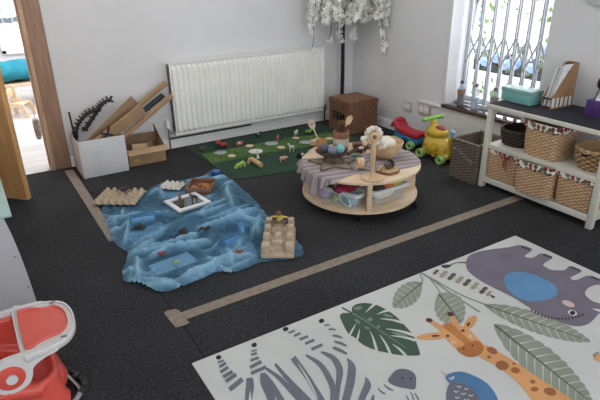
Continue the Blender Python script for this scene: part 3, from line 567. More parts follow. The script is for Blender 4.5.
('gir',1,[(1.536,1.108),(1.600,1.144),(1.621,1.108),(1.634,1.007),(1.633,0.887),(1.638,0.796),(1.639,0.729),(1.634,0.676),(1.521,0.661),(1.442,0.750),(1.512,0.828),(1.545,0.920),(1.552,1.014)]),
('gir',0,[(1.527,1.372),(1.527,1.363),(1.527,1.352),(1.527,1.339),(1.526,1.326),(1.524,1.312),(1.521,1.296),(1.517,1.281),(1.515,1.270),(1.560,1.286),(1.560,1.296),(1.560,1.310),(1.559,1.325),(1.558,1.340),(1.557,1.353),(1.555,1.366),(1.553,1.377),(1.552,1.384)]),
('gir',0,[(1.638,1.354),(1.634,1.348),(1.629,1.338),(1.623,1.328),(1.617,1.318),(1.608,1.306),(1.598,1.293),(1.589,1.281),(1.582,1.272),(1.621,1.270),(1.626,1.278),(1.632,1.291),(1.639,1.306),(1.646,1.319),(1.651,1.330),(1.656,1.341),(1.659,1.351),(1.662,1.357)]),
('gir',1,[(1.405,1.325),(1.462,1.320),(1.518,1.293),(1.519,1.261),(1.479,1.262),(1.425,1.291)]),
('gir',1,[(1.644,1.272),(1.701,1.297),(1.741,1.294),(1.729,1.272),(1.678,1.245),(1.627,1.240)]),
('gir',1,[(1.536,1.323),(1.598,1.320),(1.626,1.288),(1.638,1.236),(1.626,1.187),(1.612,1.141),(1.586,1.114),(1.554,1.102),(1.515,1.105),(1.493,1.129),(1.493,1.166),(1.499,1.213),(1.508,1.263)]),
('girb',1,[(1.561,1.321),(1.606,1.311),(1.593,1.242),(1.580,1.173),(1.550,1.162),(1.553,1.245)]),
('girm',1,[(1.493,1.176),(1.530,1.177),(1.573,1.178),(1.611,1.166),(1.609,1.137),(1.584,1.111),(1.546,1.099),(1.508,1.107),(1.490,1.131)]),
('dkbrown',0,[(1.550,1.370),(1.541,1.366),(1.531,1.369),(1.525,1.376),(1.524,1.386),(1.530,1.394),(1.540,1.399),(1.550,1.396),(1.556,1.389),(1.556,1.379)]),
('dkbrown',0,[(1.665,1.350),(1.655,1.346),(1.645,1.348),(1.639,1.356),(1.639,1.366),(1.645,1.375),(1.655,1.379),(1.665,1.377),(1.671,1.369),(1.671,1.359)]),
('dkbrown',0,[(1.500,1.278),(1.493,1.276),(1.483,1.279),(1.472,1.284),(1.465,1.291),(1.465,1.296),(1.471,1.298),(1.482,1.295),(1.493,1.289),(1.499,1.283)]),
('dkbrown',0,[(1.682,1.271),(1.678,1.265),(1.669,1.260),(1.659,1.257),(1.651,1.256),(1.649,1.259),(1.653,1.264),(1.661,1.270),(1.671,1.273),(1.679,1.274)]),
('dkbrown',0,[(1.534,1.253),(1.529,1.250),(1.523,1.250),(1.519,1.253),(1.518,1.257),(1.520,1.262),(1.526,1.265),(1.532,1.265),(1.536,1.262),(1.537,1.258)]),
('dkbrown',0,[(1.617,1.242),(1.611,1.239),(1.605,1.239),(1.601,1.242),(1.600,1.247),(1.603,1.252),(1.609,1.255),(1.615,1.255),(1.619,1.252),(1.620,1.247)]),
('dkbrown',0,[(1.524,1.158),(1.520,1.156),(1.516,1.155),(1.514,1.157),(1.514,1.160),(1.516,1.163),(1.520,1.166),(1.524,1.166),(1.527,1.165),(1.527,1.161)]),
('dkbrown',0,[(1.573,1.152),(1.569,1.150),(1.565,1.149),(1.562,1.151),(1.562,1.154),(1.565,1.157),(1.569,1.159),(1.573,1.160),(1.575,1.158),(1.575,1.155)]),
('girp',0,[(1.525,1.205),(1.519,1.202),(1.513,1.202),(1.508,1.204),(1.504,1.208),(1.503,1.214),(1.505,1.219),(1.508,1.223),(1.514,1.226),(1.520,1.226),(1.525,1.224),(1.529,1.220),(1.530,1.214),(1.528,1.209)]),
('girp',0,[(1.614,1.195),(1.608,1.192),(1.602,1.191),(1.596,1.193),(1.593,1.197),(1.593,1.202),(1.595,1.207),(1.600,1.212),(1.606,1.216),(1.613,1.216),(1.618,1.215),(1.621,1.211),(1.622,1.206),(1.619,1.200)]),
('spot',0,[(1.617,1.067),(1.608,1.065),(1.599,1.068),(1.593,1.075),(1.591,1.085),(1.592,1.095),(1.597,1.105),(1.605,1.111),(1.615,1.113),(1.624,1.111),(1.630,1.103),(1.633,1.093),(1.631,1.083),(1.625,1.073)]),
('spot',0,[(1.576,1.064),(1.571,1.061),(1.566,1.060),(1.562,1.061),(1.558,1.063),(1.557,1.066),(1.558,1.070),(1.560,1.073),(1.565,1.076),(1.570,1.077),(1.574,1.076),(1.578,1.074),(1.579,1.071),(1.578,1.067)]),
('spot',0,[(1.590,0.987),(1.578,0.982),(1.564,0.982),(1.553,0.987),(1.545,0.995),(1.543,1.006),(1.547,1.017),(1.556,1.026),(1.568,1.031),(1.582,1.031),(1.594,1.027),(1.601,1.018),(1.603,1.007),(1.599,0.996)]),
('spot',0,[(1.605,0.946),(1.597,0.944),(1.588,0.944),(1.581,0.947),(1.575,0.953),(1.574,0.960),(1.576,0.967),(1.582,0.972),(1.590,0.975),(1.599,0.975),(1.607,0.972),(1.612,0.966),(1.613,0.959),(1.611,0.952)]),
('spot',0,[(1.626,0.981),(1.623,0.980),(1.620,0.980),(1.616,0.982),(1.614,0.985),(1.613,0.988),(1.613,0.991),(1.615,0.993),(1.619,0.994),(1.622,0.994),(1.626,0.992),(1.628,0.989),(1.629,0.986),(1.629,0.983)]),
('spot',0,[(1.603,0.875),(1.598,0.873),(1.592,0.873),(1.587,0.875),(1.584,0.879),(1.583,0.883),(1.585,0.887),(1.589,0.891),(1.594,0.892),(1.599,0.892),(1.604,0.890),(1.607,0.887),(1.608,0.882),(1.607,0.878)]),
('spot',0,[(1.580,0.845),(1.574,0.843),(1.567,0.842),(1.560,0.844),(1.554,0.847),(1.551,0.852),(1.551,0.857),(1.555,0.862),(1.561,0.865),(1.569,0.865),(1.576,0.863),(1.582,0.860),(1.585,0.855),(1.584,0.850)]),
('spot',0,[(1.617,0.796),(1.607,0.793),(1.597,0.795),(1.588,0.800),(1.583,0.808),(1.582,0.817),(1.585,0.826),(1.593,0.832),(1.604,0.835),(1.614,0.833),(1.623,0.828),(1.629,0.820),(1.629,0.810),(1.625,0.802)]),
('zeb',0,[(0.612,1.641),(0.638,1.639),(0.641,1.651),(0.615,1.653)]),
('zeb',0,[(0.607,1.612),(0.640,1.619),(0.641,1.635),(0.608,1.628)]),
('zeb',0,[(0.598,1.580),(0.637,1.590),(0.638,1.608),(0.598,1.598)]),
('zeb',0,[(0.595,1.550),(0.640,1.556),(0.642,1.577),(0.597,1.569)]),
('zeb',0,[(0.594,1.521),(0.646,1.533),(0.647,1.555),(0.595,1.542)]),
('zeb',0,[(0.589,1.471),(0.656,1.495),(0.655,1.520),(0.588,1.495)]),
('zeb',0,[(0.759,1.629),(0.783,1.624),(0.786,1.634),(0.762,1.639)]),
('zeb',0,[(0.747,1.608),(0.773,1.604),(0.777,1.618),(0.751,1.622)]),
('zeb',0,[(0.729,1.578),(0.767,1.575),(0.771,1.590),(0.733,1.593)]),
('zeb',0,[(0.709,1.539),(0.764,1.545),(0.768,1.566),(0.712,1.559)]),
('zeb',0,[(0.697,1.507),(0.764,1.507),(0.769,1.527),(0.701,1.527)]),
('zeb',0,[(0.953,1.647),(0.986,1.647),(0.990,1.660),(0.956,1.660)]),
('zeb',0,[(0.962,1.615),(0.997,1.616),(1.001,1.631),(0.967,1.630)]),
('zeb',0,[(0.969,1.580),(1.012,1.578),(1.018,1.596),(0.975,1.597)]),
('zeb',0,[(0.974,1.543),(1.022,1.543),(1.027,1.560),(0.979,1.560)]),
('zeb',0,[(0.977,1.498),(1.034,1.498),(1.040,1.516),(0.983,1.516)]),
('zeb',0,[(1.115,1.604),(1.117,1.604),(1.121,1.604),(1.125,1.603),(1.129,1.603),(1.131,1.602),(1.134,1.600),(1.137,1.598),(1.139,1.597),(1.144,1.603),(1.142,1.605),(1.140,1.608),(1.137,1.611),(1.134,1.613),(1.129,1.613),(1.125,1.613),(1.120,1.613),(1.117,1.612)]),
('zeb',0,[(1.114,1.573),(1.117,1.571),(1.121,1.569),(1.125,1.567),(1.128,1.565),(1.132,1.562),(1.135,1.559),(1.138,1.556),(1.140,1.553),(1.146,1.560),(1.145,1.562),(1.143,1.567),(1.140,1.571),(1.136,1.575),(1.132,1.578),(1.127,1.580),(1.122,1.581),(1.119,1.581)]),
('zeb',0,[(1.103,1.528),(1.106,1.525),(1.110,1.521),(1.114,1.517),(1.117,1.512),(1.121,1.507),(1.125,1.502),(1.128,1.496),(1.130,1.493),(1.139,1.500),(1.137,1.504),(1.135,1.511),(1.132,1.518),(1.129,1.524),(1.124,1.529),(1.119,1.533),(1.115,1.536),(1.111,1.538)]),
('zeb',0,[(1.086,1.490),(1.089,1.486),(1.092,1.480),(1.096,1.473),(1.100,1.467),(1.104,1.460),(1.107,1.452),(1.111,1.445),(1.113,1.440),(1.123,1.447),(1.121,1.453),(1.119,1.461),(1.117,1.470),(1.114,1.478),(1.109,1.486),(1.104,1.492),(1.099,1.497),(1.096,1.501)]),
('zeb',0,[(1.057,1.461),(1.060,1.456),(1.063,1.448),(1.067,1.439),(1.071,1.431),(1.074,1.423),(1.078,1.413),(1.081,1.404),(1.083,1.398),(1.094,1.405),(1.093,1.412),(1.091,1.422),(1.089,1.433),(1.086,1.443),(1.082,1.452),(1.077,1.460),(1.073,1.467),(1.069,1.472)]),
('black',0,[(0.640,1.673),(0.637,1.667),(0.633,1.663),(0.628,1.661),(0.623,1.662),(0.619,1.666),(0.617,1.671),(0.617,1.677),(0.620,1.683),(0.624,1.687),(0.629,1.688),(0.634,1.688),(0.638,1.684),(0.640,1.679)]),
('black',0,[(0.802,1.662),(0.798,1.656),(0.794,1.652),(0.788,1.650),(0.783,1.651),(0.779,1.655),(0.777,1.660),(0.778,1.666),(0.781,1.672),(0.786,1.676),(0.791,1.678),(0.797,1.677),(0.801,1.674),(0.802,1.668)]),
('black',0,[(0.971,1.681),(0.967,1.675),(0.961,1.671),(0.955,1.669),(0.950,1.670),(0.946,1.674),(0.944,1.679),(0.945,1.686),(0.949,1.692),(0.954,1.696),(0.960,1.698),(0.966,1.697),(0.970,1.694),(0.972,1.688)]),
('black',0,[(1.139,1.643),(1.135,1.637),(1.129,1.633),(1.123,1.631),(1.117,1.632),(1.113,1.635),(1.111,1.641),(1.113,1.647),(1.117,1.654),(1.123,1.658),(1.130,1.660),(1.136,1.659),(1.140,1.655),(1.141,1.649)]),
('zeb',0,[(0.669,1.503),(0.666,1.496),(0.662,1.487),(0.657,1.478),(0.651,1.467),(0.643,1.454),(0.634,1.439),(0.625,1.422),(0.615,1.405),(0.604,1.387),(0.593,1.367),(0.584,1.349),(0.577,1.337),(0.594,1.323),(0.602,1.334),(0.612,1.351),(0.624,1.370),(0.636,1.387),(0.646,1.403),(0.657,1.418),(0.667,1.433),(0.676,1.448),(0.683,1.463),(0.688,1.476),(0.691,1.486),(0.694,1.492)]),
('base',0,[(0.652,1.434),(0.647,1.427),(0.641,1.419),(0.634,1.408),(0.626,1.396),(0.616,1.379),(0.605,1.359),(0.595,1.341),(0.588,1.329),(0.602,1.319),(0.608,1.332),(0.617,1.351),(0.627,1.372),(0.635,1.390),(0.641,1.404),(0.646,1.416),(0.650,1.426),(0.653,1.433)]),
('zeb',0,[(0.728,1.496),(0.723,1.486),(0.715,1.471),(0.708,1.454),(0.701,1.436),(0.698,1.419),(0.695,1.403),(0.693,1.388),(0.690,1.372),(0.682,1.351),(0.673,1.327),(0.664,1.305),(0.657,1.290),(0.688,1.280),(0.693,1.295),(0.702,1.317),(0.711,1.343),(0.719,1.366),(0.726,1.385),(0.730,1.403),(0.734,1.418),(0.738,1.432),(0.741,1.448),(0.744,1.466),(0.746,1.481),(0.748,1.492)]),
('zeb',0,[(0.733,1.477),(0.730,1.465),(0.727,1.448),(0.724,1.428),(0.721,1.409),(0.719,1.389),(0.718,1.369),(0.717,1.349),(0.715,1.328),(0.712,1.306),(0.709,1.281),(0.705,1.260),(0.703,1.245),(0.730,1.246),(0.732,1.261),(0.735,1.283),(0.738,1.308),(0.741,1.331),(0.743,1.353),(0.746,1.374),(0.748,1.395),(0.749,1.414),(0.750,1.433),(0.750,1.452),(0.750,1.469),(0.750,1.481)]),
('zeb',0,[(0.758,1.504),(0.760,1.492),(0.764,1.475),(0.768,1.456),(0.770,1.437),(0.772,1.418),(0.773,1.397),(0.774,1.377),(0.774,1.356),(0.775,1.335),(0.775,1.313),(0.775,1.292),(0.774,1.272),(0.772,1.253),(0.769,1.234),(0.765,1.217),(0.763,1.206),(0.791,1.208),(0.793,1.219),(0.795,1.236),(0.797,1.256),(0.798,1.277),(0.799,1.298),(0.798,1.320),(0.798,1.342),(0.796,1.364),(0.795,1.385),(0.793,1.406),(0.791,1.426),(0.788,1.446),(0.783,1.465),(0.778,1.484),(0.773,1.501),(0.769,1.512)]),
('zeb',0,[(0.800,1.510),(0.799,1.494),(0.798,1.471),(0.797,1.445),(0.796,1.421),(0.796,1.399),(0.796,1.377),(0.797,1.356),(0.797,1.335),(0.798,1.314),(0.798,1.293),(0.799,1.274),(0.798,1.256),(0.796,1.237),(0.793,1.218),(0.790,1.202),(0.788,1.190),(0.815,1.192),(0.817,1.203),(0.820,1.221),(0.823,1.241),(0.824,1.262),(0.824,1.282),(0.823,1.302),(0.821,1.322),(0.820,1.343),(0.818,1.363),(0.817,1.385),(0.816,1.406),(0.815,1.427),(0.814,1.451),(0.814,1.476),(0.813,1.499),(0.812,1.515)]),
('zeb',0,[(0.874,1.501),(0.873,1.484),(0.872,1.458),(0.871,1.431),(0.869,1.407),(0.866,1.385),(0.864,1.365),(0.860,1.345),(0.856,1.324),(0.852,1.302),(0.848,1.280),(0.843,1.258),(0.838,1.239),(0.832,1.221),(0.825,1.203),(0.819,1.187),(0.814,1.176),(0.844,1.171),(0.847,1.182),(0.853,1.198),(0.859,1.218),(0.865,1.238),(0.870,1.259),(0.873,1.282),(0.877,1.304),(0.880,1.327),(0.884,1.348),(0.887,1.369),(0.889,1.389),(0.892,1.412),(0.895,1.438),(0.898,1.466),(0.900,1.492),(0.902,1.510)]),
('base',0,[(0.886,1.467),(0.883,1.452),(0.879,1.430),(0.875,1.407),(0.871,1.385),(0.867,1.366),(0.863,1.347),(0.860,1.329),(0.856,1.312),(0.853,1.296),(0.850,1.281),(0.848,1.268),(0.846,1.259),(0.848,1.259),(0.851,1.268),(0.855,1.281),(0.859,1.296),(0.863,1.312),(0.867,1.329),(0.871,1.347),(0.875,1.367),(0.879,1.386),(0.882,1.408),(0.884,1.431),(0.886,1.453),(0.888,1.468)]),
('zeb',0,[(0.936,1.485),(0.939,1.470),(0.943,1.450),(0.947,1.427),(0.948,1.406),(0.946,1.387),(0.942,1.366),(0.937,1.345),(0.932,1.327),(0.928,1.312),(0.924,1.299),(0.919,1.287),(0.913,1.274),(0.903,1.258),(0.890,1.240),(0.878,1.224),(0.870,1.213),(0.899,1.198),(0.905,1.210),(0.915,1.228),(0.926,1.248),(0.935,1.267),(0.942,1.282),(0.949,1.296),(0.954,1.311),(0.958,1.328),(0.963,1.347),(0.967,1.369),(0.970,1.393),(0.970,1.416),(0.966,1.438),(0.959,1.460),(0.951,1.479),(0.946,1.492)]),
('zeb',0,[(1.000,1.467),(1.004,1.456),(1.008,1.440),(1.012,1.423),(1.013,1.408),(1.010,1.393),(1.006,1.377),(1.001,1.361),(0.994,1.346),(0.984,1.331),(0.972,1.315),(0.958,1.298),(0.942,1.280),(0.925,1.261),(0.906,1.242),(0.889,1.225),(0.877,1.213),(0.895,1.195),(0.906,1.208),(0.922,1.226),(0.940,1.247),(0.957,1.266),(0.972,1.282),(0.989,1.299),(1.006,1.316),(1.020,1.336),(1.030,1.358),(1.036,1.379),(1.039,1.400),(1.038,1.419),(1.034,1.438),(1.025,1.454),(1.016,1.466),(1.009,1.475)]),
('zeb',0,[(1.071,1.379),(1.066,1.370),(1.059,1.357),(1.051,1.345),(1.043,1.334),(1.033,1.323),(1.021,1.308),(1.006,1.292),(0.992,1.276),(0.975,1.260),(0.958,1.243),(0.940,1.226),(0.923,1.210),(0.906,1.194),(0.890,1.177),(0.876,1.164),(0.866,1.154),(0.885,1.133),(0.895,1.142),(0.909,1.155),(0.925,1.171),(0.942,1.187),(0.959,1.202),(0.977,1.218),(0.996,1.235),(1.014,1.252),(1.030,1.269),(1.046,1.287),(1.061,1.304),(1.072,1.323),(1.079,1.343),(1.079,1.360),(1.077,1.372),(1.075,1.380)]),
('zeb',0,[(1.067,1.253),(1.061,1.246),(1.053,1.237),(1.045,1.230),(1.038,1.224),(1.031,1.219),(1.021,1.212),(1.007,1.202),(0.992,1.191),(0.975,1.178),(0.955,1.163),(0.938,1.149),(0.926,1.139),(0.937,1.120),(0.949,1.129),(0.967,1.142),(0.987,1.156),(1.004,1.168),(1.018,1.177),(1.032,1.185),(1.046,1.194),(1.059,1.206),(1.067,1.221),(1.070,1.235),(1.070,1.246),(1.071,1.252)]),
('zeb',0,[(1.033,1.165),(1.027,1.159),(1.018,1.151),(1.008,1.142),(0.999,1.134),(0.989,1.125),(0.978,1.116),(0.968,1.108),(0.961,1.102),(0.969,1.092),(0.976,1.098),(0.986,1.106),(0.997,1.116),(1.006,1.125),(1.016,1.135),(1.025,1.145),(1.032,1.154),(1.038,1.161)]),
('zebh',1,[(1.127,1.187),(1.172,1.211),(1.200,1.217),(1.224,1.209),(1.241,1.186),(1.242,1.157),(1.217,1.125),(1.187,1.100),(1.166,1.117),(1.141,1.144)]),
('black',0,[(1.191,1.167),(1.189,1.166),(1.187,1.165),(1.184,1.165),(1.183,1.166),(1.182,1.168),(1.182,1.170),(1.183,1.172),(1.185,1.174),(1.188,1.175),(1.190,1.174),(1.192,1.173),(1.192,1.171),(1.192,1.169)]),
('black',0,[(1.217,1.148),(1.215,1.146),(1.213,1.145),(1.210,1.146),(1.209,1.147),(1.208,1.149),(1.208,1.151),(1.209,1.153),(1.211,1.154),(1.214,1.155),(1.216,1.155),(1.218,1.154),(1.219,1.152),(1.218,1.150)]),
('zeb',0,[(1.070,1.181),(1.069,1.177),(1.067,1.171),(1.066,1.165),(1.065,1.159),(1.067,1.153),(1.069,1.148),(1.071,1.143),(1.072,1.140),(1.079,1.144),(1.078,1.147),(1.076,1.152),(1.075,1.157),(1.074,1.162),(1.073,1.167),(1.074,1.172),(1.074,1.178),(1.074,1.181)]),
('zeb',0,[(1.102,1.183),(1.101,1.179),(1.100,1.173),(1.099,1.166),(1.099,1.159),(1.101,1.153),(1.104,1.146),(1.107,1.141),(1.109,1.137),(1.116,1.141),(1.114,1.145),(1.111,1.151),(1.109,1.157),(1.107,1.163),(1.106,1.169),(1.106,1.174),(1.106,1.180),(1.106,1.184)]),
('zeb',0,[(1.136,1.096),(1.134,1.092),(1.132,1.088),(1.129,1.082),(1.127,1.077),(1.124,1.072),(1.120,1.066),(1.117,1.060),(1.114,1.057),(1.119,1.055),(1.122,1.059),(1.126,1.064),(1.130,1.070),(1.133,1.076),(1.135,1.082),(1.137,1.088),(1.138,1.093),(1.139,1.096)]),
('zeb',0,[(1.160,1.098),(1.158,1.094),(1.155,1.088),(1.152,1.081),(1.149,1.075),(1.145,1.069),(1.140,1.062),(1.136,1.055),(1.133,1.051),(1.137,1.049),(1.141,1.053),(1.145,1.060),(1.151,1.067),(1.155,1.074),(1.158,1.081),(1.161,1.088),(1.163,1.094),(1.164,1.098)]),
('zeb',0,[(1.169,1.086),(1.168,1.082),(1.166,1.077),(1.164,1.071),(1.162,1.066),(1.160,1.060),(1.157,1.054),(1.154,1.048),(1.152,1.044),(1.157,1.043),(1.159,1.047),(1.163,1.053),(1.167,1.059),(1.169,1.065),(1.171,1.072),(1.172,1.078),(1.173,1.083),(1.173,1.087)]),
('zeb',0,[(1.033,1.164),(1.030,1.162),(1.026,1.160),(1.021,1.157),(1.015,1.153),(1.009,1.148),(1.002,1.142),(0.996,1.137),(0.991,1.133),(0.995,1.126),(1.000,1.129),(1.007,1.134),(1.015,1.139),(1.021,1.144),(1.026,1.149),(1.030,1.153),(1.034,1.157),(1.036,1.160)]),
('bird',1,[(1.328,1.080),(1.370,1.087),(1.415,1.062),(1.441,0.992),(1.432,0.936),(1.403,0.888),(1.362,0.862),(1.264,0.925),(1.313,1.024)]),
('wing',1,[(1.311,1.046),(1.345,1.047),(1.364,1.015),(1.366,0.971),(1.350,0.928),(1.305,0.894),(1.250,0.884),(1.214,0.915),(1.224,0.962),(1.257,1.008)]),
('beak',0,[(1.339,1.120),(1.349,1.095),(1.338,1.087)]),
('white',0,[(1.362,1.064),(1.359,1.062),(1.354,1.060),(1.348,1.060),(1.343,1.060),(1.339,1.062),(1.337,1.065),(1.337,1.068),(1.340,1.070),(1.345,1.072),(1.350,1.072),(1.356,1.071),(1.360,1.069),(1.362,1.067)]),
('black',0,[(1.351,1.066),(1.349,1.065),(1.348,1.064),(1.346,1.065),(1.345,1.065),(1.344,1.067),(1.345,1.068),(1.346,1.070),(1.348,1.071),(1.349,1.072),(1.351,1.071),(1.353,1.071),(1.353,1.069),(1.353,1.068)]),
('white',0,[(1.331,1.024),(1.331,1.022),(1.331,1.019),(1.331,1.016),(1.333,1.014),(1.336,1.013),(1.340,1.013),(1.344,1.014),(1.347,1.014),(1.347,1.018),(1.345,1.017),(1.341,1.017),(1.338,1.017),(1.336,1.017),(1.335,1.018),(1.335,1.021),(1.335,1.024),(1.335,1.026)]),
('white',0,[(1.346,1.001),(1.346,0.999),(1.346,0.996),(1.346,0.993),(1.348,0.991),(1.351,0.990),(1.355,0.990),(1.359,0.991),(1.361,0.991),(1.362,0.994),(1.360,0.994),(1.356,0.993),(1.353,0.993),(1.351,0.994),(1.350,0.995),(1.350,0.998),(1.350,1.000),(1.350,1.002)]),
('white',0,[(1.302,1.012),(1.302,1.010),(1.302,1.007),(1.303,1.004),(1.304,1.002),(1.308,1.001),(1.312,1.001),(1.316,1.001),(1.318,1.002),(1.319,1.005),(1.316,1.005),(1.313,1.004),(1.310,1.004),(1.308,1.004),(1.307,1.006),(1.307,1.008),(1.307,1.011),(1.307,1.013)]),
('white',0,[(1.317,0.989),(1.317,0.987),(1.317,0.984),(1.318,0.981),(1.319,0.979),(1.323,0.978),(1.327,0.978),(1.331,0.978),(1.333,0.979),(1.334,0.982),(1.331,0.982),(1.328,0.981),(1.325,0.981),(1.323,0.981),(1.322,0.983),(1.321,0.985),(1.322,0.988),(1.321,0.990)]),
('white',0,[(1.334,0.968),(1.334,0.966),(1.334,0.963),(1.335,0.960),(1.336,0.958),(1.340,0.957),(1.344,0.957),(1.347,0.958),(1.350,0.958),(1.351,0.961),(1.348,0.961),(1.345,0.960),(1.341,0.960),(1.340,0.961),(1.339,0.962),(1.339,0.964),(1.339,0.967),(1.339,0.969)]),
('white',0,[(1.283,0.988),(1.283,0.986),(1.283,0.983),(1.283,0.980),(1.285,0.978),(1.288,0.977),(1.292,0.977),(1.296,0.978),(1.298,0.978),(1.299,0.981),(1.296,0.981),(1.293,0.981),(1.290,0.980),(1.288,0.981),(1.287,0.982),(1.287,0.985),(1.287,0.987),(1.287,0.989)]),
('white',0,[(1.303,0.962),(1.303,0.960),(1.303,0.957),(1.303,0.954),(1.305,0.952),(1.308,0.951),(1.312,0.951),(1.316,0.952),(1.318,0.952),(1.319,0.955),(1.316,0.955),(1.313,0.955),(1.310,0.954),(1.308,0.955),(1.307,0.956),(1.307,0.959),(1.307,0.961),(1.307,0.963)]),
('gir',1,[(1.928,0.837),(1.970,0.835),(1.995,0.807),(1.940,0.776),(1.921,0.806),(1.913,0.818)]),
('black',0,[(1.935,0.846),(1.930,0.833),(1.936,0.834),(1.942,0.847)]),
('black',0,[(1.949,0.848),(1.944,0.835),(1.950,0.836),(1.956,0.849)]),
('black',0,[(1.964,0.848),(1.958,0.835),(1.964,0.836),(1.970,0.849)]),
]
# ---------------------------------------------------------------- camera
cam = bpy.data.cameras.new('camera'); cam.sensor_width = 36; cam.lens = CAMF / 600 * 36; cam.clip_start = 0.02
co = bpy.data.objects.new('camera', cam); COL.objects.link(co)
Rv, Uv, Fv = (Vector(v) for v in CAMB)
co.matrix_world = Matrix(((Rv.x, Uv.x, -Fv.x, 0), (Rv.y, Uv.y, -Fv.y, 0), (Rv.z, Uv.z, -Fv.z, 1.5), (0, 0, 0, 1)))
SC.camera = co

# ---------------------------------------------------------------- common materials
wallm = mat('wall_paint', (222, 222, 224), 0.85, 0.015, 3, 0.15, 90)
whitep = mat('white_gloss_paint', (234, 234, 232), 0.4, 0.02, 5)
whitem = mat('white_enamel', (240, 240, 235), 0.35, 0.02, 6)
framew = wood('door_frame_wood', (172, 136, 110), (146, 112, 90), 3, 'Z')
doorw = wood('door_veneer', (220, 166, 102), (190, 134, 76), 2.5, 'Z')
sillw = wood('dark_sill_wood', (84, 54, 48), (54, 34, 30), 3, 'Y', 0.12)
next(n for n in sillw.node_tree.nodes if n.type == 'BSDF_PRINCIPLED').inputs['Coat Weight'].default_value = 1.0
birch = wood('birch_ply', (226, 200, 166), (206, 176, 140), 3, 'X', 0.45, 6)
palewood = wood('pale_turned_wood', (222, 190, 150), (196, 160, 118), 6, 'Z', 0.5, 5)
midwood = wood('mid_brown_wood', (150, 100, 66), (110, 70, 44), 6, 'X', 0.55, 5)
darkwood = wood('dark_brown_wood', (92, 66, 50), (60, 42, 32), 6, 'X', 0.6, 5)
bamboo = wood('bamboo', (206, 158, 100), (178, 128, 74), 8, 'Z', 0.45, 4)
blackp = mat('black_plastic', (26, 26, 28), 0.4, 0.05)
greyp = mat('grey_plastic', (120, 122, 124), 0.5, 0.04)
creamf = mat('cream_felt', (226, 218, 202), 0.95, 0.04, 30, 0.4)
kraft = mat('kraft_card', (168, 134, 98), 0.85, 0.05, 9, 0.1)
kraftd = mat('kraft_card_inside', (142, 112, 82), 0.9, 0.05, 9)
paperw = mat('white_paper', (226, 226, 226), 0.8, 0.02, 8)
steel = mat('brushed_steel', (150, 146, 140), 0.35, 0.05, 30, metal=0.9)
tapem = mat('tan_tape', (136, 122, 108), 0.75, 0.08, 30)

# ---------------------------------------------------------------- the setting
YB, XR = 4.483, 3.444
b = B(); b.box((0.7, 1.2, -0.05), (5.5, 6.57, 0.1)); struct('floor', b, carpet_mat())
b = B(); b.box((0.5, 6.3, -0.052), (4.6, 3.63, 0.1)); struct('floor', b, laminate_mat())
# back wall with the doorway
D0, D1, DH, WH = -0.31, 0.453, 2.02, 2.45
b = B(); t = 0.12
b.box(((-2.0 + D0) / 2, YB + t / 2, WH / 2), (D0 + 2.0, t, WH))
b.box(((D1 + XR) / 2 + .1, YB + t / 2, WH / 2), (XR - D1 + .2, t, WH))
b.box(((D0 + D1) / 2, YB + t / 2, (WH + DH) / 2), (D1 - D0, t, WH - DH))
struct('wall_back', b, wallm)
# right wall with the window opening
W0, W1, WZ0, WZ1, WT = 2.304, 3.17, 0.388, 2.0, 0.30
b = B()
b.box((XR + WT / 2, (W1 + YB) / 2, WH / 2), (WT, YB - W1, WH))
b.box((XR + WT / 2, (W0 - 2) / 2, WH / 2), (WT, W0 + 2, WH))
b.box((XR + WT / 2, (W0 + W1) / 2, WZ0 / 2 - .02), (WT, W1 - W0, WZ0 - .04))
b.box((XR + WT / 2, (W0 + W1) / 2, (WH + WZ1) / 2), (WT, W1 - W0, WH - WZ1))
struct('wall_right', b, wallm)
b = B(); b.box((-2.05, 1.3, WH / 2), (.1, 6.6, WH)); struct('wall_left', b, wallm)
b = B(); b.box((0.7, 1.9, WH + .03), (5.6, 5.3, 0.06)); struct('ceiling', b, mat('ceiling_paint', (235, 235, 232), 0.9, 0.01))
# door frame: architrave, jamb, stop
b = B()
for x0, x1 in ((D1, 0.572), (D0 - .119, D0)):
    b.box(((x0 + x1) / 2, YB - .009, 1.04), (x1 - x0, .018, 2.08), bev=.003)
b.box(((D0 + D1) / 2, YB - .009, DH + .06), (D1 - D0, .018, .119), bev=.003)
struct('door_1', b, framew)
b = B()
for x in (D1 - .012, D0 + .012): b.box((x, YB + .06, DH / 2), (.024, .15, DH), bev=.002)
b.box(((D0 + D1) / 2, YB + .06, DH - .012), (D1 - D0, .15, .024))
b.box((D1 - .031, YB + .075, DH / 2), (.014, .05, DH))
struct('trim_1', b, wood('door_lining_wood', (208, 176, 146), (180, 146, 118), 3, 'Z'))
b = B(); b.box(((D0 + D1) / 2, YB + .01, .004), (D1 - D0 - .05, .045, .008), bev=.002); struct('trim_2', b, mat('threshold_strip', (190, 188, 184), 0.35, 0.03, metal=0.6))
# open door leaf
lx, ly = 0.185, 3.895; hx, hy = D0 + .015, YB - .03
L = math.hypot(lx - hx, ly - hy); ang = math.atan2(ly - hy, lx - hx)
dl = thing('door_leaf', 'open wooden door leaf with orange veneer at the far left', 'door', (hx, hy, 0.012), ang)
dl['kind'] = 'structure'
b = B(); b.box((L / 2, 0, 1.0), (L, .042, 1.99), bev=.002); obj('leaf', b, doorw, dl)
b = B(); b.cyl((L - .06, -.02, 1.0), (L - .06, -.06, 1.0), .011); b.tube([(L - .06, -.055, 1.0), (L - .17, -.058, 1.0)], .009); obj('handle', b, steel, dl)
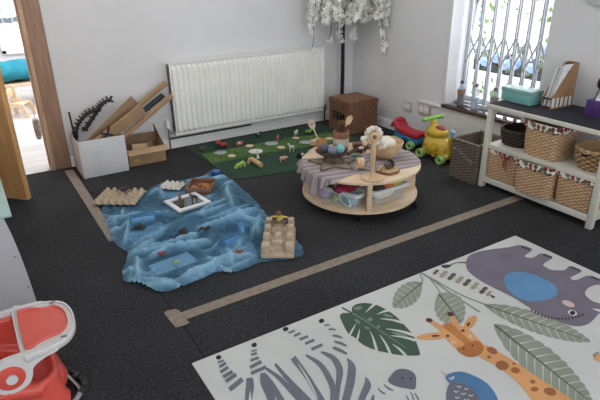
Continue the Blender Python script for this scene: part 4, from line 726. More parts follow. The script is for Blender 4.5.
# baseboards
def skirting(name, p0, p1, nrm):
    b = B(); p0, p1, nrm = Vector(p0), Vector(p1), Vector(nrm)
    prof = [(0, 0), (.016, 0), (.016, .07), (.008, .085), (0, .085)]
    b.rings([[p + nrm * u + Vector((0, 0, v)) for u, v in prof] for p in (p0, p1)]); return struct(name, b, whitep)
skirting('baseboard_back', (0.574, YB, 0), (XR - .017, YB, 0), (0, -1, 0))
skirting('baseboard_left', (-2.0, YB, 0), (D0 - .12, YB, 0), (0, -1, 0))
skirting('baseboard_right', (XR, -1.9, 0), (XR, YB, 0), (-1, 0, 0))
# window: frame, pane, sill, lining
b = B(); fx = 3.66
for y in (W0 + .025, W1 - .025): b.box((fx, y, (WZ0 + WZ1) / 2), (.06, .05, WZ1 - WZ0), bev=.004)
for z in (WZ0 + .03, WZ1 - .025): b.box((fx, (W0 + W1) / 2, z), (.06, W1 - W0 - .1, .05), bev=.004)
wf = struct('window_1', b, mat('white_upvc', (216, 220, 224), 0.35, 0.01))
b = B(); b.box((fx + .005, (W0 + W1) / 2, (WZ0 + WZ1) / 2), (.006, W1 - W0 - .1, WZ1 - WZ0 - .1)); obj('pane', b, clear_mat('window_glass', (235, 240, 245), 0.06), wf)
b = B(); b.box((XR + .085, (W0 + W1) / 2 - .0, WZ0 - .018), (.225, W1 - W0 - .004, .032), bev=.005)
b.box((XR - .012, (W0 + W1) / 2, WZ0 - .018), (.03, W1 - W0 + .04, .032), bev=.005)
struct('trim_3', b, sillw)
b = B(); b.box((XR - .004, W1 + .012, 1.17), (.014, .024, 1.62), bev=.003)
struct('trim_4', b, whitep)
# folding security grille in the reveal
gr = thing('security_grille', 'white folding metal security grille across the window', 'grille', (3.575, 0, 0))
gw = mat('white_powder_coat', (186, 190, 198), 0.4, 0.03)
ys = [3.105, 2.985, 2.867, 2.757, 2.648, 2.548, 2.446, 2.345]
for y in ys:
    b = B()
    for dy in (-.010, .010): b.box((0, y + dy, (WZ0 + WZ1) / 2), (.018, .010, WZ1 - WZ0 - .01), bev=.002)
    obj('upright', b, gw, gr)
for zc in (.85, 1.68):
    for i in range(len(ys) - 1):
        for s in (-1, 1):
            b = B(); a = Vector((s * .007, ys[i], zc + s * .115)); c = Vector((s * .007, ys[i + 1], zc - s * .115)); d = c - a
            b.box((a + c) / 2, (.005, .013, d.length), rot=(math.atan2(-d.y, d.z), 0, 0)); obj('lattice_bar', b, gw, gr)
for z in (WZ0 + .012, WZ1 - .012):
    b = B(); b.box((0, (W0 + W1) / 2, z), (.03, W1 - W0 - .01, .02), bev=.003); obj('track', b, gw, gr)
# sockets and cable trunking on the right wall
def socket(y, z, w, h, label):
    t = thing('wall_socket', label, 'socket', (XR, y, z))
    b = B(); b.box((-.012, 0, 0), (.024, w, h), bev=.005); obj('back_box', b, mat('socket_white', (186, 184, 182), 0.4, 0.02), t)
    n = 2 if w > .1 else 1
    for i in range(n):
        cy = (i - (n - 1) / 2) * w * .48; b = B(); b.box((-.0243, cy, -.006), (.0015, w / n * .8, h * .62), bev=.0005); fp = obj('outlet', b, whitep, t)
        for dy, dz in ((0, .010), (.011, -.016), (-.011, -.016)):
            b = B(); b.box((-.0252, cy + dy, dz), (.002, .007, .009)); obj('pin_hole', b, mat('socket_pin', (150, 150, 150), .6, .03), fp)
        b = B(); b.box((-.026, cy + .012, h * .36), (.005, .014, .012), bev=.001); obj('switch', b, whitep, t)
socket(3.607, .275, .086, .086, 'white single wall socket nearest the wicker hamper')
socket(3.395, .292, .140, .090, 'wide double wall socket under the cable trunking')
b = B(); b.box((XR - .012, 3.335, .352), (.024, .27, .022), bev=.004); tag(obj('cable_trunking', b, whitep), 'short white cable trunking ledge above the double socket', 'trunking')

# ---------------------------------------------------------------- room beyond the door
b = B(); b.box((.5, 8.0, 1.2), (4.6, .1, 2.4))
# opening for the far window is covered by a bright window unit standing proud of the wall
struct('wall_far', b, mat('far_wall_paint', (214, 216, 220), 0.9, 0.01))
b = B(); b.box((2.78, 6.3, 1.2), (.08, 3.4, 2.4)); struct('wall_far_right', b, wallm)
b = B(); b.box((-1.84, 6.3, 1.2), (.08, 3.4, 2.4)); struct('wall_far_left', b, wallm)
fw = thing('window_2', 'bright far window with a white lattice grille, seen through the doorway', 'window', (0.70, 7.93, 0)); fw['kind'] = 'structure'
b = B()
for x in (-.21, .55): b.box((x, 0, 1.02), (.05, .06, 1.06), bev=.004)
for z in (.51, 1.53): b.box((.17, 0, z), (.81, .06, .05), bev=.004)
obj('window_frame', b, whitep, fw)
m_, nt_, b_, tc_ = base_mat('daylit_glass')
sxx = nd(nt_, 'ShaderNodeSeparateXYZ'); nt_.links.new(tc_.outputs['Object'], sxx.inputs[0])
nz_ = nd(nt_, 'ShaderNodeTexNoise', i_Scale=7.0); nt_.links.new(tc_.outputs['Object'], nz_.inputs[0])
ad_ = nd(nt_, 'ShaderNodeMath', operation='MULTIPLY_ADD'); ad_.inputs[1].default_value = .12; nt_.links.new(nz_.outputs[0], ad_.inputs[0]); nt_.links.new(sxx.outputs['Z'], ad_.inputs[2])
rr = nd(nt_, 'ShaderNodeValToRGB'); rr.color_ramp.interpolation = 'LINEAR'
rr.color_ramp.elements[0].position = .90; rr.color_ramp.elements[0].color = (1, 1, 1, 1)
rr.color_ramp.elements[1].position = 1.25; rr.color_ramp.elements[1].color = (1, 1, 1, 1)
for p_, c_ in ((.93, (.12, .13, .15, 1)), (.98, (.12, .16, .2, 1)), (1.0, (.4, .55, .68, 1)), (1.1, (.55, .7, .8, 1))):
    e = rr.color_ramp.elements.new(p_); e.color = c_
nt_.links.new(ad_.outputs[0], rr.inputs[0]); nt_.links.new(rr.outputs[0], b_.inputs['Base Color']); nt_.links.new(rr.outputs[0], b_.inputs['Emission Color'])
b_.inputs['Emission Strength'].default_value = 0.9
b = B(); b.box((.17, .01, 1.02), (.72, .008, .98)); obj('pane', b, m_, fw)
b = B()
for i in range(7):
    x = -.15 + i * .107
    b.box((x, -.05, 1.02), (.014, .012, .98))
for i in range(6):
    for s in (-1, 1):
        b.box((-.096 + i * .107, -.055 + s * .004, 1.12), (.007, .004, .24), rot=(0, s * .46, 0))
obj('grille', b, gw, fw)
def bench():
    t = thing('wooden_bench', 'pale wooden bench in the room beyond the doorway', 'bench', (.62, 7.10, 0))
    b = B(); b.box((0, 0, .283), (.75, .62, .035), bev=.006); obj('seat', b, birch, t)
    for x, y in ((.31, -.27), (-.31, -.27), (.31, .27), (-.31, .27)):
        b = B(); b.cyl((x, y, 0), (x * .93, y * .93, .268), .026, .034); obj('leg', b, wood('orange_beech', (206, 150, 104), (178, 122, 80), 5, 'Z'), t)
bench()
b = B(); P = []
for i in range(13):
    s = -1 + i / 6; k = max(.05, (1 - abs(s) ** 5)) ** .5
    rg = []
    for j in range(24):
        a = 2 * PI * j / 24
        rg.append(Vector((s * .36 + .02 * math.sin(3 * a), math.cos(a) * .20 * k, .115 + math.sin(a) * (.112 * k) + .012 * math.sin(5 * a + 7 * s))))
    P.append(rg)
b.rings(P); tag(obj('cushion', b, mat('teal_fabric', (22, 128, 150), 0.85, 0.1, 12, 0.4, 60)), 'plump teal cushion lying on the bench beyond the doorway', 'cushion', loc=(.52, 6.98, .3055), rz=.05)
t = thing('child_chair', 'small plywood child chair in front of the bench', 'chair', (.425, 6.52, 0), -.55)
t.scale = (.85, .85, .85)
for y in (-.11, .11):
    b = B(); sp = smooth_loop([(-.13, 0), (-.09, 0), (-.06, .12), (.06, .12), (.11, 0), (.15, 0), (.11, .17), (-.05, .20), (-.07, .36), (-.13, .36)], 3)
    b.prism(sp, -.009, .009, Matrix.Translation((0, y, 0)) @ Matrix.Rotation(PI / 2, 4, 'X')); obj('side_panel', b, birch, t)
b = B(); b.box((.02, 0, .165), (.16, .20, .014), bev=.003); obj('seat', b, birch, t)
b = B(); b.box((-.095, 0, .30), (.014, .20, .10), rot=(0, -.1, 0), bev=.004); obj('backrest', b, birch, t)
t = thing('cloth_bag', 'grey patterned cloth bag hanging just beyond the door frame', 'bag', (.396, 4.66, .225))
b = B(); rg = []
for i in range(10):
    f = i / 9; w_ = .026 * (.55 + .55 * math.sin(PI * (.12 + .8 * (1 - f))))
    rg.append([Vector((math.cos(2 * PI * j / 20) * w_ * (1 + .12 * math.sin(3 * 2 * PI * j / 20 + 4 * f)), math.sin(2 * PI * j / 20) * .03, .165 * f)) for j in range(20)])
b.rings(rg); obj('bag_body', b, mat('grey_patterned_cloth', (176, 170, 162), 0.9, 0.25, 60), t)
b = B(); b.tube([(0, 0, .16), (.004, 0, .24), (.012, -.01, .30)], .003, 6); obj('drawstring', b, paperw, t)
# ---------------------------------------------------------------- radiator
rd = thing('radiator', 'long white ribbed panel radiator on the back wall', 'radiator', (1.454, 4.383, 0.1332))
RW, RH = 1.5714, .617
b = B(); nrib = 33; pts = []
pitch = RW / nrib
for i in range(nrib):
    x = i * pitch
    for u, d in ((.0, 0), (.24, 0), (.40, .019), (.84, .019)): pts.append((x + u * pitch, d))
pts.append((RW, 0))
def rrow(z, k, e=0): return [Vector((x, .012 - .0 + (0.012 - d) * k * 0 - d * k + e, z)) for x, d in pts]
b.rings([rrow(0, 0), rrow(.020, 0), rrow(.045, 1), rrow(RH - .045, 1), rrow(RH - .020, 0), rrow(RH, 0)], False, False, closed=False)
b.box((RW / 2, .034, RH / 2), (RW, .030, RH)); obj('front_panel', b, whitem, rd, smooth=30)
b = B(); b.box((RW / 2, .068, RH / 2), (RW, .024, RH - .01)); obj('rear_panel', b, whitem, rd)
for x in (.004, RW - .004):
    b = B(); b.box((x, .045, RH / 2 + .01), (.008, .075, RH - .04), bev=.002); obj('side_cover', b, whitem, rd)
b = B()
b.box((RW / 2, .007, RH + .004), (RW, .010, .008)); b.box((RW / 2, .080, RH + .004), (RW, .010, .008))
for i in range(60): b.box((.02 + i * (RW - .04) / 59, .043, RH + .003), (.012, .066, .004))
obj('top_grille', b, whitem, rd)
b = B(); b.cyl((-.055, .045, .07), (-.055, .045, .135), .021, .017); b.cyl((-.055, .045, .135), (-.055, .045, .142), .012); v = obj('valve', b, whitep, rd)
b = B(); b.tube([(-.055, .045, .07), (-.055, .045, .02), (.0, .045, .02)], .009); b.tube([(-.055, .045, .02), (-.055, .045, -.12)], .0075); obj('valve_tail', b, steel, v)
b = B(); b.cyl((RW + .03, .045, -.01), (RW + .03, .045, .05), .014); b.tube([(RW + .03, .045, .02), (RW - .01, .045, .02)], .009); b.tube([(RW + .03, .045, 0), (RW + .03, .045, -.12)], .0075); obj('valve', b, mat('dark_bronze', (60, 54, 50), 0.4, 0.05, metal=.6), rd)
b = B(); b.tube([(1.40, 4.456, .094), (1.8, 4.456, .094), (2.22, 4.456, .094)], .008); tag(obj('heating_pipe', b, mat('copper_pipe_painted', (70, 54, 50), 0.5, 0.1)), 'thin dark heating pipe along the skirting under the radiator', 'pipe')

# ---------------------------------------------------------------- cardboard boxes and what leans in them
t = thing('cardboard_box', 'white open cardboard box full of long card pieces beside the door frame', 'box', (.775, 4.285, 0), .0)
whitecard = mat('white_card', (206, 206, 208), 0.8, 0.03, 6)
shadedcard = mat('card_shaded_side', (198, 190, 186), 0.85, 0.03, 6)  # same white card, with the side's shade put into its colour
W, D, H = .345, .31, .295
def wall(name, c, s, m, p, rot=None): 
    b = B(); b.box(c, s, rot=rot, bev=.0012); return obj(name, b, m, p)
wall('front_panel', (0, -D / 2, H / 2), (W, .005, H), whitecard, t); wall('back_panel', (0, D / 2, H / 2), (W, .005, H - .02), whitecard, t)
wall('side_panel', (-W / 2, 0, H / 2 - .003), (.005, D - .006, H - .006), shadedcard, t); wall('side_panel', (W / 2, 0, H / 2 - .003), (.005, D - .006, H - .006), shadedcard, t)
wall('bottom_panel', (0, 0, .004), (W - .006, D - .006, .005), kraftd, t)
t = thing('cardboard_box', 'small brown open cardboard box with a folded flap between white box and radiator', 'box', (1.125, 4.315, 0), 0.0)
W, D, H = .305, .235, .135
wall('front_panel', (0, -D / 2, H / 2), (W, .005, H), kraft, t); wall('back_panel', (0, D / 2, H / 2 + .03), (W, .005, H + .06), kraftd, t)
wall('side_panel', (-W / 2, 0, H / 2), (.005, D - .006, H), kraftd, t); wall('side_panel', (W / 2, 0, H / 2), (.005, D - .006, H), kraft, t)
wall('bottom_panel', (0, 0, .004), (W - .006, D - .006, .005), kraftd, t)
fl = wall('flap', (0, -D / 2 - .032, H - .012), (W + .02, .07, .004), mat('kraft_card_light', (176, 146, 110), 0.85, 0.04, 9), t, rot=(.42, 0, 0))
b = B(); b.face([(W / 2, -D / 2 + .01, H), (W / 2, D / 2 - .01, H), (W / 2 - .01, D / 2 - .0, H + .135), (W / 2 - .015, D / 2 - .05, H + .13)]); f_ = obj('flap', b, kraft, t)
f_.modifiers.new('s', 'SOLIDIFY').thickness = .004
b = B(); b.box((-.09, -D / 2 - .004, .045), (.034, .002, .018), rot=(0, -.35, 0)); obj('label', b, mat('yellow_sticker', (214, 186, 60), 0.6, 0.03), t)
b = B()
for i in range(3): b.box((-.095 + .008 * i, -D / 2 - .0055, .045 + .003 * i), (.003, .001, .009), rot=(0, -.35, 0))
obj('label_mark', b, blackp, t)
b = B(); b.box((0, 0, 0), (.13, .006, .11), rot=(-.25, .12, .1), bev=.001); tag(obj('card_piece', b, mat('kraft_card_pale', (196, 168, 130), .85, .04)), 'pale scrap of card standing inside the small brown box', 'card', loc=(1.10, 4.31, .088))
b = B(); b.box((0, 0, 0), (.10, .005, .10), rot=(-.35, -.2, .4), bev=.001); tag(obj('card_piece', b, kraftd), 'darker scrap of card standing inside the small brown box', 'card', loc=(1.19, 4.35, .078))

def slab(name, label, cat, a, c, w, th, m, roll=0.0, off=(0, 0, 0), y0=4.3, y1=4.3, hollow=False):
    """long flat piece from (x,z) a to c lying in an upright plane, w across, th thick"""
    A = Vector((a[0], y0, a[1])); C_ = Vector((c[0], y1, c[1])); d = C_ - A
    b = B(); M = Matrix.Translation((0, 0, 0)) @ d.to_track_quat('X', 'Z').to_matrix().to_4x4() @ Matrix.Rotation(roll, 4, 'X')
    b.box((d.length / 2, 0, 0), (d.length, th, w), M=M, bev=min(w, th) * .12)
    return tag(obj(name, b, m), label, cat, loc=A)
slab('card_sheet', 'broad folded brown card panel leaning out of the white box, in front', 'cardboard', (.66, .19), (1.15, .452), .095, .022, kraft, .25, y0=4.185, y1=4.235)
slab('card_sheet', 'flat brown card panel leaning out of the white box, behind the broad one', 'cardboard', (.64, .17), (1.11, .518), .085, .018, mat('kraft_card_grey', (150, 122, 92), .85, .05), .2, y0=4.275, y1=4.30)
slab('card_strip', 'long brown card tube leaning over the radiator edge, uppermost', 'cardboard', (.72, .19), (1.415, .598), .036, .034, kraft, .3, y0=4.365, y1=4.40)
slab('card_strip', 'dark teal flat strip leaning between the two long card tubes', 'strip', (.80, .18), (1.365, .512), .020, .05, mat('dark_teal_plastic', (44, 58, 60), .4, .05), .3, y0=4.325, y1=4.355)
slab('card_strip', 'long brown card tube leaning over the small brown box, lowest', 'cardboard', (.80, .16), (1.425, .507), .034, .034, kraft, .1, y0=4.21, y1=4.31)
def track(label, pts, y, loc):
    b = B(); P = smooth_loop(pts, 4)[:(len(pts) - 1) * 4 + 1]
    up = [Vector((x, y, z)) for x, z in P]
    for dy in (-.012, .012): b.tube([p + Vector((0, dy, 0)) for p in up], .011, 6)
    for i in range(0, len(up), 1):
        d = (up[min(i + 1, len(up) - 1)] - up[max(i - 1, 0)]).normalized(); n_ = Vector((-d.z, 0, d.x))
        b.box(up[i] + n_ * .006, (.011, .03, .046), rot=(0, -math.atan2(d.z, d.x), 0))
    return tag(obj('toy_track', b, mat('black_track_plastic', (30, 29, 31), .5, .1)), label, 'track')
track('black curved toothed plastic track arching up from the white box', [(.645, .26), (.67, .36), (.75, .435), (.83, .445)], 4.40, 0)
track('black curved toothed plastic track behind the card panels, topmost', [(.72, .30), (.82, .42), (.88, .49), (.945, .505)], 4.425, 0)
b = B(); b.tube([(0, 0, 0), (.004, 0, .16), (-.004, 0, .335)], .007, 8); tag(obj('black_rod', b, blackp), 'thin black rod standing in the left corner of the white box', 'rod', loc=(.623, 4.40, .132))
b = B(); b.tube([(-.04, 0, -.03), (0, 0, 0), (.02, 0, .06)], .009, 8); b.tube([(-.05, 0, .02), (0, 0, 0), (.04, 0, -.01)], .008, 8)
tag(obj('forked_stick', b, blackp), 'black forked plastic stick poking out at the front of the white box', 'stick', loc=(.83, 4.16, .31))

# ---------------------------------------------------------------- wicker hamper in the corner
t = thing('wicker_hamper', 'brown square wicker hamper with a lid and black lettering in the room corner', 'hamper', (3.148, 4.07, 0))
wick = weave('brown_wicker', (166, 116, 82), (102, 66, 46))
b = B(); woven(b, rrect(.345, .335, .012), .265, 1.0, 46, 17, .0032); obj('body', b, wick, t)
b = B(); woven(b, rrect(.355, .345, .012), .036, 1.0, 46, 3, .0032, z0=.268)
b2 = rrect(.352, .342, .012)
n1, n2 = 44, 48
V = [[None] * (n2 + 1) for _ in range(n1 + 1)]
for i in range(n1 + 1):
    for j in range(n2 + 1):
        x = -.174 + .348 * i / n1; y = -.169 + .338 * j / n2; k = .5 + .5 * math.cos(PI * i) * math.cos(PI * j / 2)
        v = b.bm.verts.new((x, y, .306 + .004 * k + .012 * (1 - abs(x) / .17) * (1 - abs(y) / .17))); v[b.w] = .15 + .8 * k; V[i][j] = v
for i in range(n1):
    for j in range(n2): b.bm.faces.new((V[i][j], V[i + 1][j], V[i + 1][j + 1], V[i][j + 1]))
obj('lid', b, wick, t)
for y in (-.09, .09):
    b = B(); b.box((-.185, y, .26), (.006, .016, .05), bev=.002); obj('strap', b, mat('brown_leather', (94, 60, 42), .6, .08), t)
text_mesh('lettering', 'F&M', .105, mat('black_ink', (24, 20, 20), .8, .05), t, (-.1835, -.012, .152), (PI / 2, 0, -PI / 2), .0015, .0022)

# ---------------------------------------------------------------- artificial blossom tree
t = thing('blossom_tree', 'artificial tree with white hanging blossom on a thin black trunk behind the hamper', 'tree', (3.225, 4.362, 0))
bark = mat('black_bark', (34, 31, 30), .8, .1, 40, .3)
b = B(); b.lathe([(.06, 0), (.075, .11), (.075, .12), (.062, .115), (.02, .11)], n=20); obj('pot', b, blackp, t)
b = B(); b.tube([(0, 0, .05), (.002, 0, .5), (-.003, 0, .9), (0, 0, 1.15), (.004, 0, 1.34)], [.020, .019, .018, .019, .014], 10); obj('trunk', b, bark, t)
petal = mat('white_silk_petal', (250, 250, 244), .75, .01, 30)
strands = [(-.385, -.05, .76), (-.19, -.06, .84), (-.155, -.12, .90), (-.06, -.05, .83), (.06, -.08, .86), (.145, -.40, .79), (.165, -.44, .96),
           (-.36, -.22, 1.02), (-.28, -.10, 1.0), (-.26, -.28, 1.05), (-.10, -.25, 1.02), (.0, -.30, 1.05), (.10, -.22, 1.02), (.14, -.12, 1.0), (.165, -.30, 1.05), (.02, -.06, 1.03), (-.12, -.38, 1.08), (.07, -.42, 1.07), (-.42, -.12, 1.0), (-.22, .0, 1.05), (-.33, -.02, 1.06), (.15, .02, 1.06)]
def flower(b, c, s):
    n = Vector((random.uniform(-1, 1), random.uniform(-1, .2), random.uniform(-.6, .6))).normalized(); M = n.to_track_quat('Z', 'Y').to_matrix(); a0 = random.random() * 6
    for k in range(5):
        a = a0 + k * 2 * PI / 5
        def q(r, da, h): return Vector(c) + M @ Vector((r * math.cos(a + da), r * math.sin(a + da), h)) * s
        b.face([q(.05, 0, 0), q(.6, -.42, .12), q(1.0, -.22, .26), q(1.0, .22, .26), q(.6, .42, .12)])
for i, (sx, sy, ze) in enumerate(strands):
    rr_ = math.hypot(sx, sy); ztop = 1.36 + random.uniform(-.04, .1)
    P = [(0, 0, 1.30), (sx * .35, sy * .35, ztop), (sx * .75, sy * .75, ztop - .02), (sx * .97, sy * .97, ztop - .14)]
    steps = max(2, int((ztop - .14 - ze) / .08))
    for k in range(1, steps + 1): P.append((sx + random.uniform(-.012, .012), sy + random.uniform(-.012, .012), ztop - .14 + (ze - ztop + .14) * k / steps))
    Q = smooth_loop(P, 3)[:(len(P) - 1) * 3 + 1]
    b = B(); b.tube(Q, [.006 * (1 - k / len(Q)) + .0018 for k in range(len(Q))], 5); br_ = obj('branch', b, bark, t)
    b = B()
    for p in Q[4:]:
        nfl = 6 if p[2] > 1.02 else 3
        if random.random() < .3 and p[2] < 1.0: continue
        for _ in range(nfl):
            c = Vector(p) + Vector((random.uniform(-.028, .028), random.uniform(-.028, .028), random.uniform(-.03, .03)))
            c.x = min(c.x, .165); c.y = min(c.y, .075)
            flower(b, c, random.uniform(.020, .030))
    obj('blossom', b, petal, br_, smooth=0, weld=False)

# ---------------------------------------------------------------- white shelf unit under the window
SX0, SX1, SY0, SY1, ST = 3.004, 3.424, 1.509, 2.373, .606
sw = mat('cream_painted_wood', (206, 203, 190), .5, .03, 6)
t = thing('shelf_unit', 'cream white open shelf unit with a dark top under the window', 'shelf', (3.214, 1.941, 0))
hx_, hy_ = (SX1 - SX0) / 2, (SY1 - SY0) / 2
for sx in (-1, 1):
    for sy in (-1, 1):
        b = B(); b.box((sx * (hx_ - .019), sy * (hy_ - .019), .288), (.038, .038, .576), bev=.002); obj('post', b, sw, t)
b = B(); b.box((0, 0, .591), (.436, .884, .028), bev=.003); obj('top_board', b, sw, t)
b = B(); b.box((0.004, 0, .6065), (.420, .868, .005), bev=.001); obj('top_mat', b, mat('dark_navy_felt', (32, 34, 46), .9, .08, 30), t)
b = B(); b.box((0, 0, .317), (.40, .80, .022), bev=.002); b.box((-hx_ + .012, 0, .312), (.022, .79, .034), bev=.002); obj('shelf_board', b, sw, t)
b = B(); b.box((0, 0, .074), (.40, .80, .022), bev=.002); b.box((-hx_ + .012, 0, .064), (.022, .79, .042), bev=.002); obj('shelf_board', b, sw, t)
b = B()
for sy in (-1, 1):
    b.box((0, sy * (hy_ - .019), .30), (.36, .02, .03)); b.box((0, sy * (hy_ - .019), .06), (.36, .02, .03))
obj('side_rail', b, sw, t)

rattan = weave('honey_willow', (228, 194, 154), (164, 124, 88))
linerm = liner_mat()
def lined_basket(label, x, y, z, w, d, h, rz=0, handle=None):
    t = thing('lined_basket', label, 'basket', (x, y, z), rz, 'willow baskets with printed liners')
    b = B(); woven(b, rrect(w * .98, d * .98, .03), h, .93, 40, 19, .0026, bulge=.003); obj('body', b, rattan, t)
    b = B(); O = resample(rrect(w + .012, d + .012, .034), 80); R = []
    for f, (z_, o_) in enumerate([(h * .86, 1.012), (h * .90, 1.02), (h * .97, 1.012), (h + .012, .995), (h + .012, .95), (h * .75, .90), (.02, .84)]):
        R.append([Vector((p[0] * o_, p[1] * o_, z_ + (.006 * math.sin(i * .9) if f == 0 else 0))) for i, p in enumerate(O)])
    b.rings(R, False, True); obj('liner', b, linerm, t)
    return t
lined_basket('willow basket with printed liner and red bow, lower shelf left of three', 3.128, 2.206, .087, .225, .272, .212)
lined_basket('willow basket with printed liner, middle of three on the lower shelf', 3.088, 1.938, .087, .235, .266, .205, .04)
lined_basket('willow basket with printed liner, nearest the right end of the lower shelf', 3.130, 1.666, .087, .235, .262, .212)
bk4 = lined_basket('willow basket with printed liner alone on the upper shelf beside dark basket', 3.140, 1.957, .330, .235, .250, .212, -.02)
b = B(); b.tube([(0, 0, 0), (-.006, .006, -.03), (-.004, .01, -.075)], .004, 6); b.tube([(0, 0, 0), (-.008, -.01, -.04), (-.004, -.016, -.09)], .004, 6)
for s in (-1, 1): b.tube([(0, 0, 0), (-.006, s * .02, .012), (-.008, s * .036, 0), (-.006, s * .02, -.010), (0, 0, 0)], .005, 6)
r0 = [o for o in bpy.data.objects if o.name == 'lined_basket'][0]
rb = obj('ribbon', b, mat('crimson_ribbon', (136, 34, 52), .6, .05), r0); rb.location = (-.124, -.035, .185)
# round baskets
t = thing('round_basket', 'dark brown round shallow basket on the upper shelf', 'basket', (3.185, 2.212, .330))
dkw = weave('dark_wicker', (76, 56, 48), (30, 22, 20))
circ = lambda r, n=72: [(r * math.cos(2 * PI * k / n), r * math.sin(2 * PI * k / n)) for k in range(n)]
b = B(); woven(b, circ(.130), .105, .86, 36, 8, .0035, bulge=.006); obj('body', b, dkw, t)
b = B(); braid_rim(b, circ(.128), .106, .009); obj('rim', b, dkw, t)
t = thing('round_basket', 'pale oval willow basket with handle holes at the right end of the upper shelf', 'basket', (3.165, 1.652, .330))
b = B(); woven(b, [(x * 1.0, y * .80) for x, y in circ(.140)], .125, .76, 30, 8, .004, bulge=.010); obj('body', b, weave('pale_willow', (206, 168, 120), (120, 86, 56)), t)
b = B(); braid_rim(b, [(x, y * .80) for x, y in circ(.139)], .127, .010); obj('rim', b, weave('pale_willow', 0, 0), t)
for a in (PI * .93 - .25,):
    b = B(); pts = []
    for k in range(7):
        aa = a + PI / 2 * .32 * (k / 6 - .5) + .55; pts.append((.137 * math.cos(aa), .110 * math.sin(aa), .103))
    b.tube(pts, .008, 6, 1.3); obj('handle_hole', b, mat('dark_hole', (40, 28, 22), .9, .05), t)

# turquoise storage box, magazine file, tissue box on top of the shelf
t = thing('storage_box', 'turquoise lidded storage box on the dark shelf top beneath the window', 'box', (3.218, 2.278, .609), 0)
turq = mat('turquoise_board', (112, 178, 172), .5, .03, 8)
b = B(); b.box((0, 0, .036), (.122, .236, .072), bev=.002); obj('body', b, turq, t)
b = B(); b.box((0, 0, .081), (.130, .244, .026), bev=.003); obj('lid', b, mat('turquoise_sky_sheen', (140, 180, 180), .35, .03, 8), t)  # lid paler and greyer: reflected sky painted into its colour
t = thing('magazine_file', 'brown card magazine file with slotted sides standing on the shelf top', 'file', (3.185, 2.03, .609), -.10)
def mfile_side(y):
    b = B(); th = .0035
    Mx = Matrix.Translation((0, y, 0)) @ Matrix.Rotation(PI / 2, 4, 'X')
    b.prism([(0, .072), (.205, .072), (.205, .285), (.160, .285)], -th / 2, th / 2, Mx)
    b.prism([(0, 0), (.205, 0), (.205, .008), (0, .008)], -th / 2, th / 2, Mx)
    for i in range(6): b.prism([(i * .0395, .008), (i * .0395 + .0075, .008), (i * .0395 + .0075, .072), (i * .0395, .072)], -th / 2, th / 2, Mx)
    return b
mkraft = mat('brown_board', (156, 116, 78), .75, .05, 10)
for y in (0, .072): obj('side_panel', mfile_side(y), mkraft, t)
b = B(); b.box((.2035, .036, .1425), (.003, .069, .285)); obj('back_panel', b, mkraft, t)
b = B(); b.box((.1035, .036, .002), (.197, .069, .004)); obj('base', b, mkraft, t)
b = B(); b.box((.002, .036, .066), (.003, .069, .012)); b.box((.002, .036, .008), (.003, .069, .016)); b.box((.002, .036, .035), (.003, .005, .055)); obj('front_bar', b, mat('dark_card_edge', (60, 48, 42), .8, .05), t)
slots = []
for i, (y, h, x0, x1, c) in enumerate([(.012, .272, .006, .165, (228, 228, 228)), (.030, .255, .004, .15, (206, 206, 204)), (.047, .235, .004, .15, (176, 176, 178)), (.060, .248, .005, .15, (216, 216, 214))]):
    q = thing('booklet', ['white printed booklet nearest the slotted side of the magazine file', 'white booklet second from the slotted side in the magazine file', 'grey booklet third from the slotted side in the magazine file', 'white booklet nearest the window in the magazine file'][i], 'booklet', (0, 0, 0), 0, 'booklets in the magazine file')
    Mw = Matrix.Translation((3.185, 2.03, .609)) @ Matrix.Rotation(-.10, 4, 'Z')
    q.location = Mw @ Vector((0, y, .005)); q.rotation_euler = (0, 0, -.10)
    b = B(); b.prism([(x0, 0), (x1 + .03, 0), (x1 + .03, h), (x0 + .085, h), (x0 + .012, h * .45)] if False else [(x0, 0), (x1 + .035, 0), (x1 + .035, h), (x0 + .075, h)], -.006, .006, Matrix.Rotation(PI / 2, 4, 'X'))
    obj('pages', b, mat('paper_%d' % c[0], c, .75, .03, 20), q)
    if i == 0:
        b = B()
        for k, w_ in enumerate((.045, .0, .03, .04)):
            if w_: b.box((.135, -.0065, h - .045 - k * .016), (w_, .001, .006 if k == 0 else .003))
        obj('print', b, greyp, q)
t = thing('tissue_box', 'purple tissue box at the right end of the shelf top', 'box', (3.305, 1.777, .609), 0)
b = B(); b.box((0, 0, .048), (.115, .115, .096), bev=.002); obj('carton', b, mat('purple_carton', (86, 50, 124), .5, .2, 10), t)
b = B(); b.box((.0, -.0585, .048), (.112, .002, .092)); obj('end_panel', b, mat('slate_blue_carton', (96, 112, 130), .5, .08, 10), t)
b = B(); rg = []
for i in range(7):
    f = i / 6; rg.append([Vector((math.cos(2 * PI * k / 16) * .034 * (1 - .75 * f) * (1 + .35 * math.sin(3 * 2 * PI * k / 16 + i)), math.sin(2 * PI * k / 16) * .028 * (1 - .7 * f) * (1 + .3 * math.cos(4 * 2 * PI * k / 16)), .096 + f * .055)) for k in range(16)])
b.rings(rg); obj('tissue', b, mat('white_tissue', (226, 228, 230), .9, .02), t)
t = thing('pump_bottle', 'black rounded bottle top behind the purple tissue box at the frame edge', 'bottle', (3.395, 1.838, .609))
b = B(); b.lathe([(.024, 0), (.026, .01), (.026, .11), (.018, .135), (.012, .145)]); obj('body', b, greyp, t)
b = B(); b.lathe([(.013, .14), (.026, .155), (.029, .190), (.022, .208), (.004, .212)]); obj('cap', b, blackp, t)

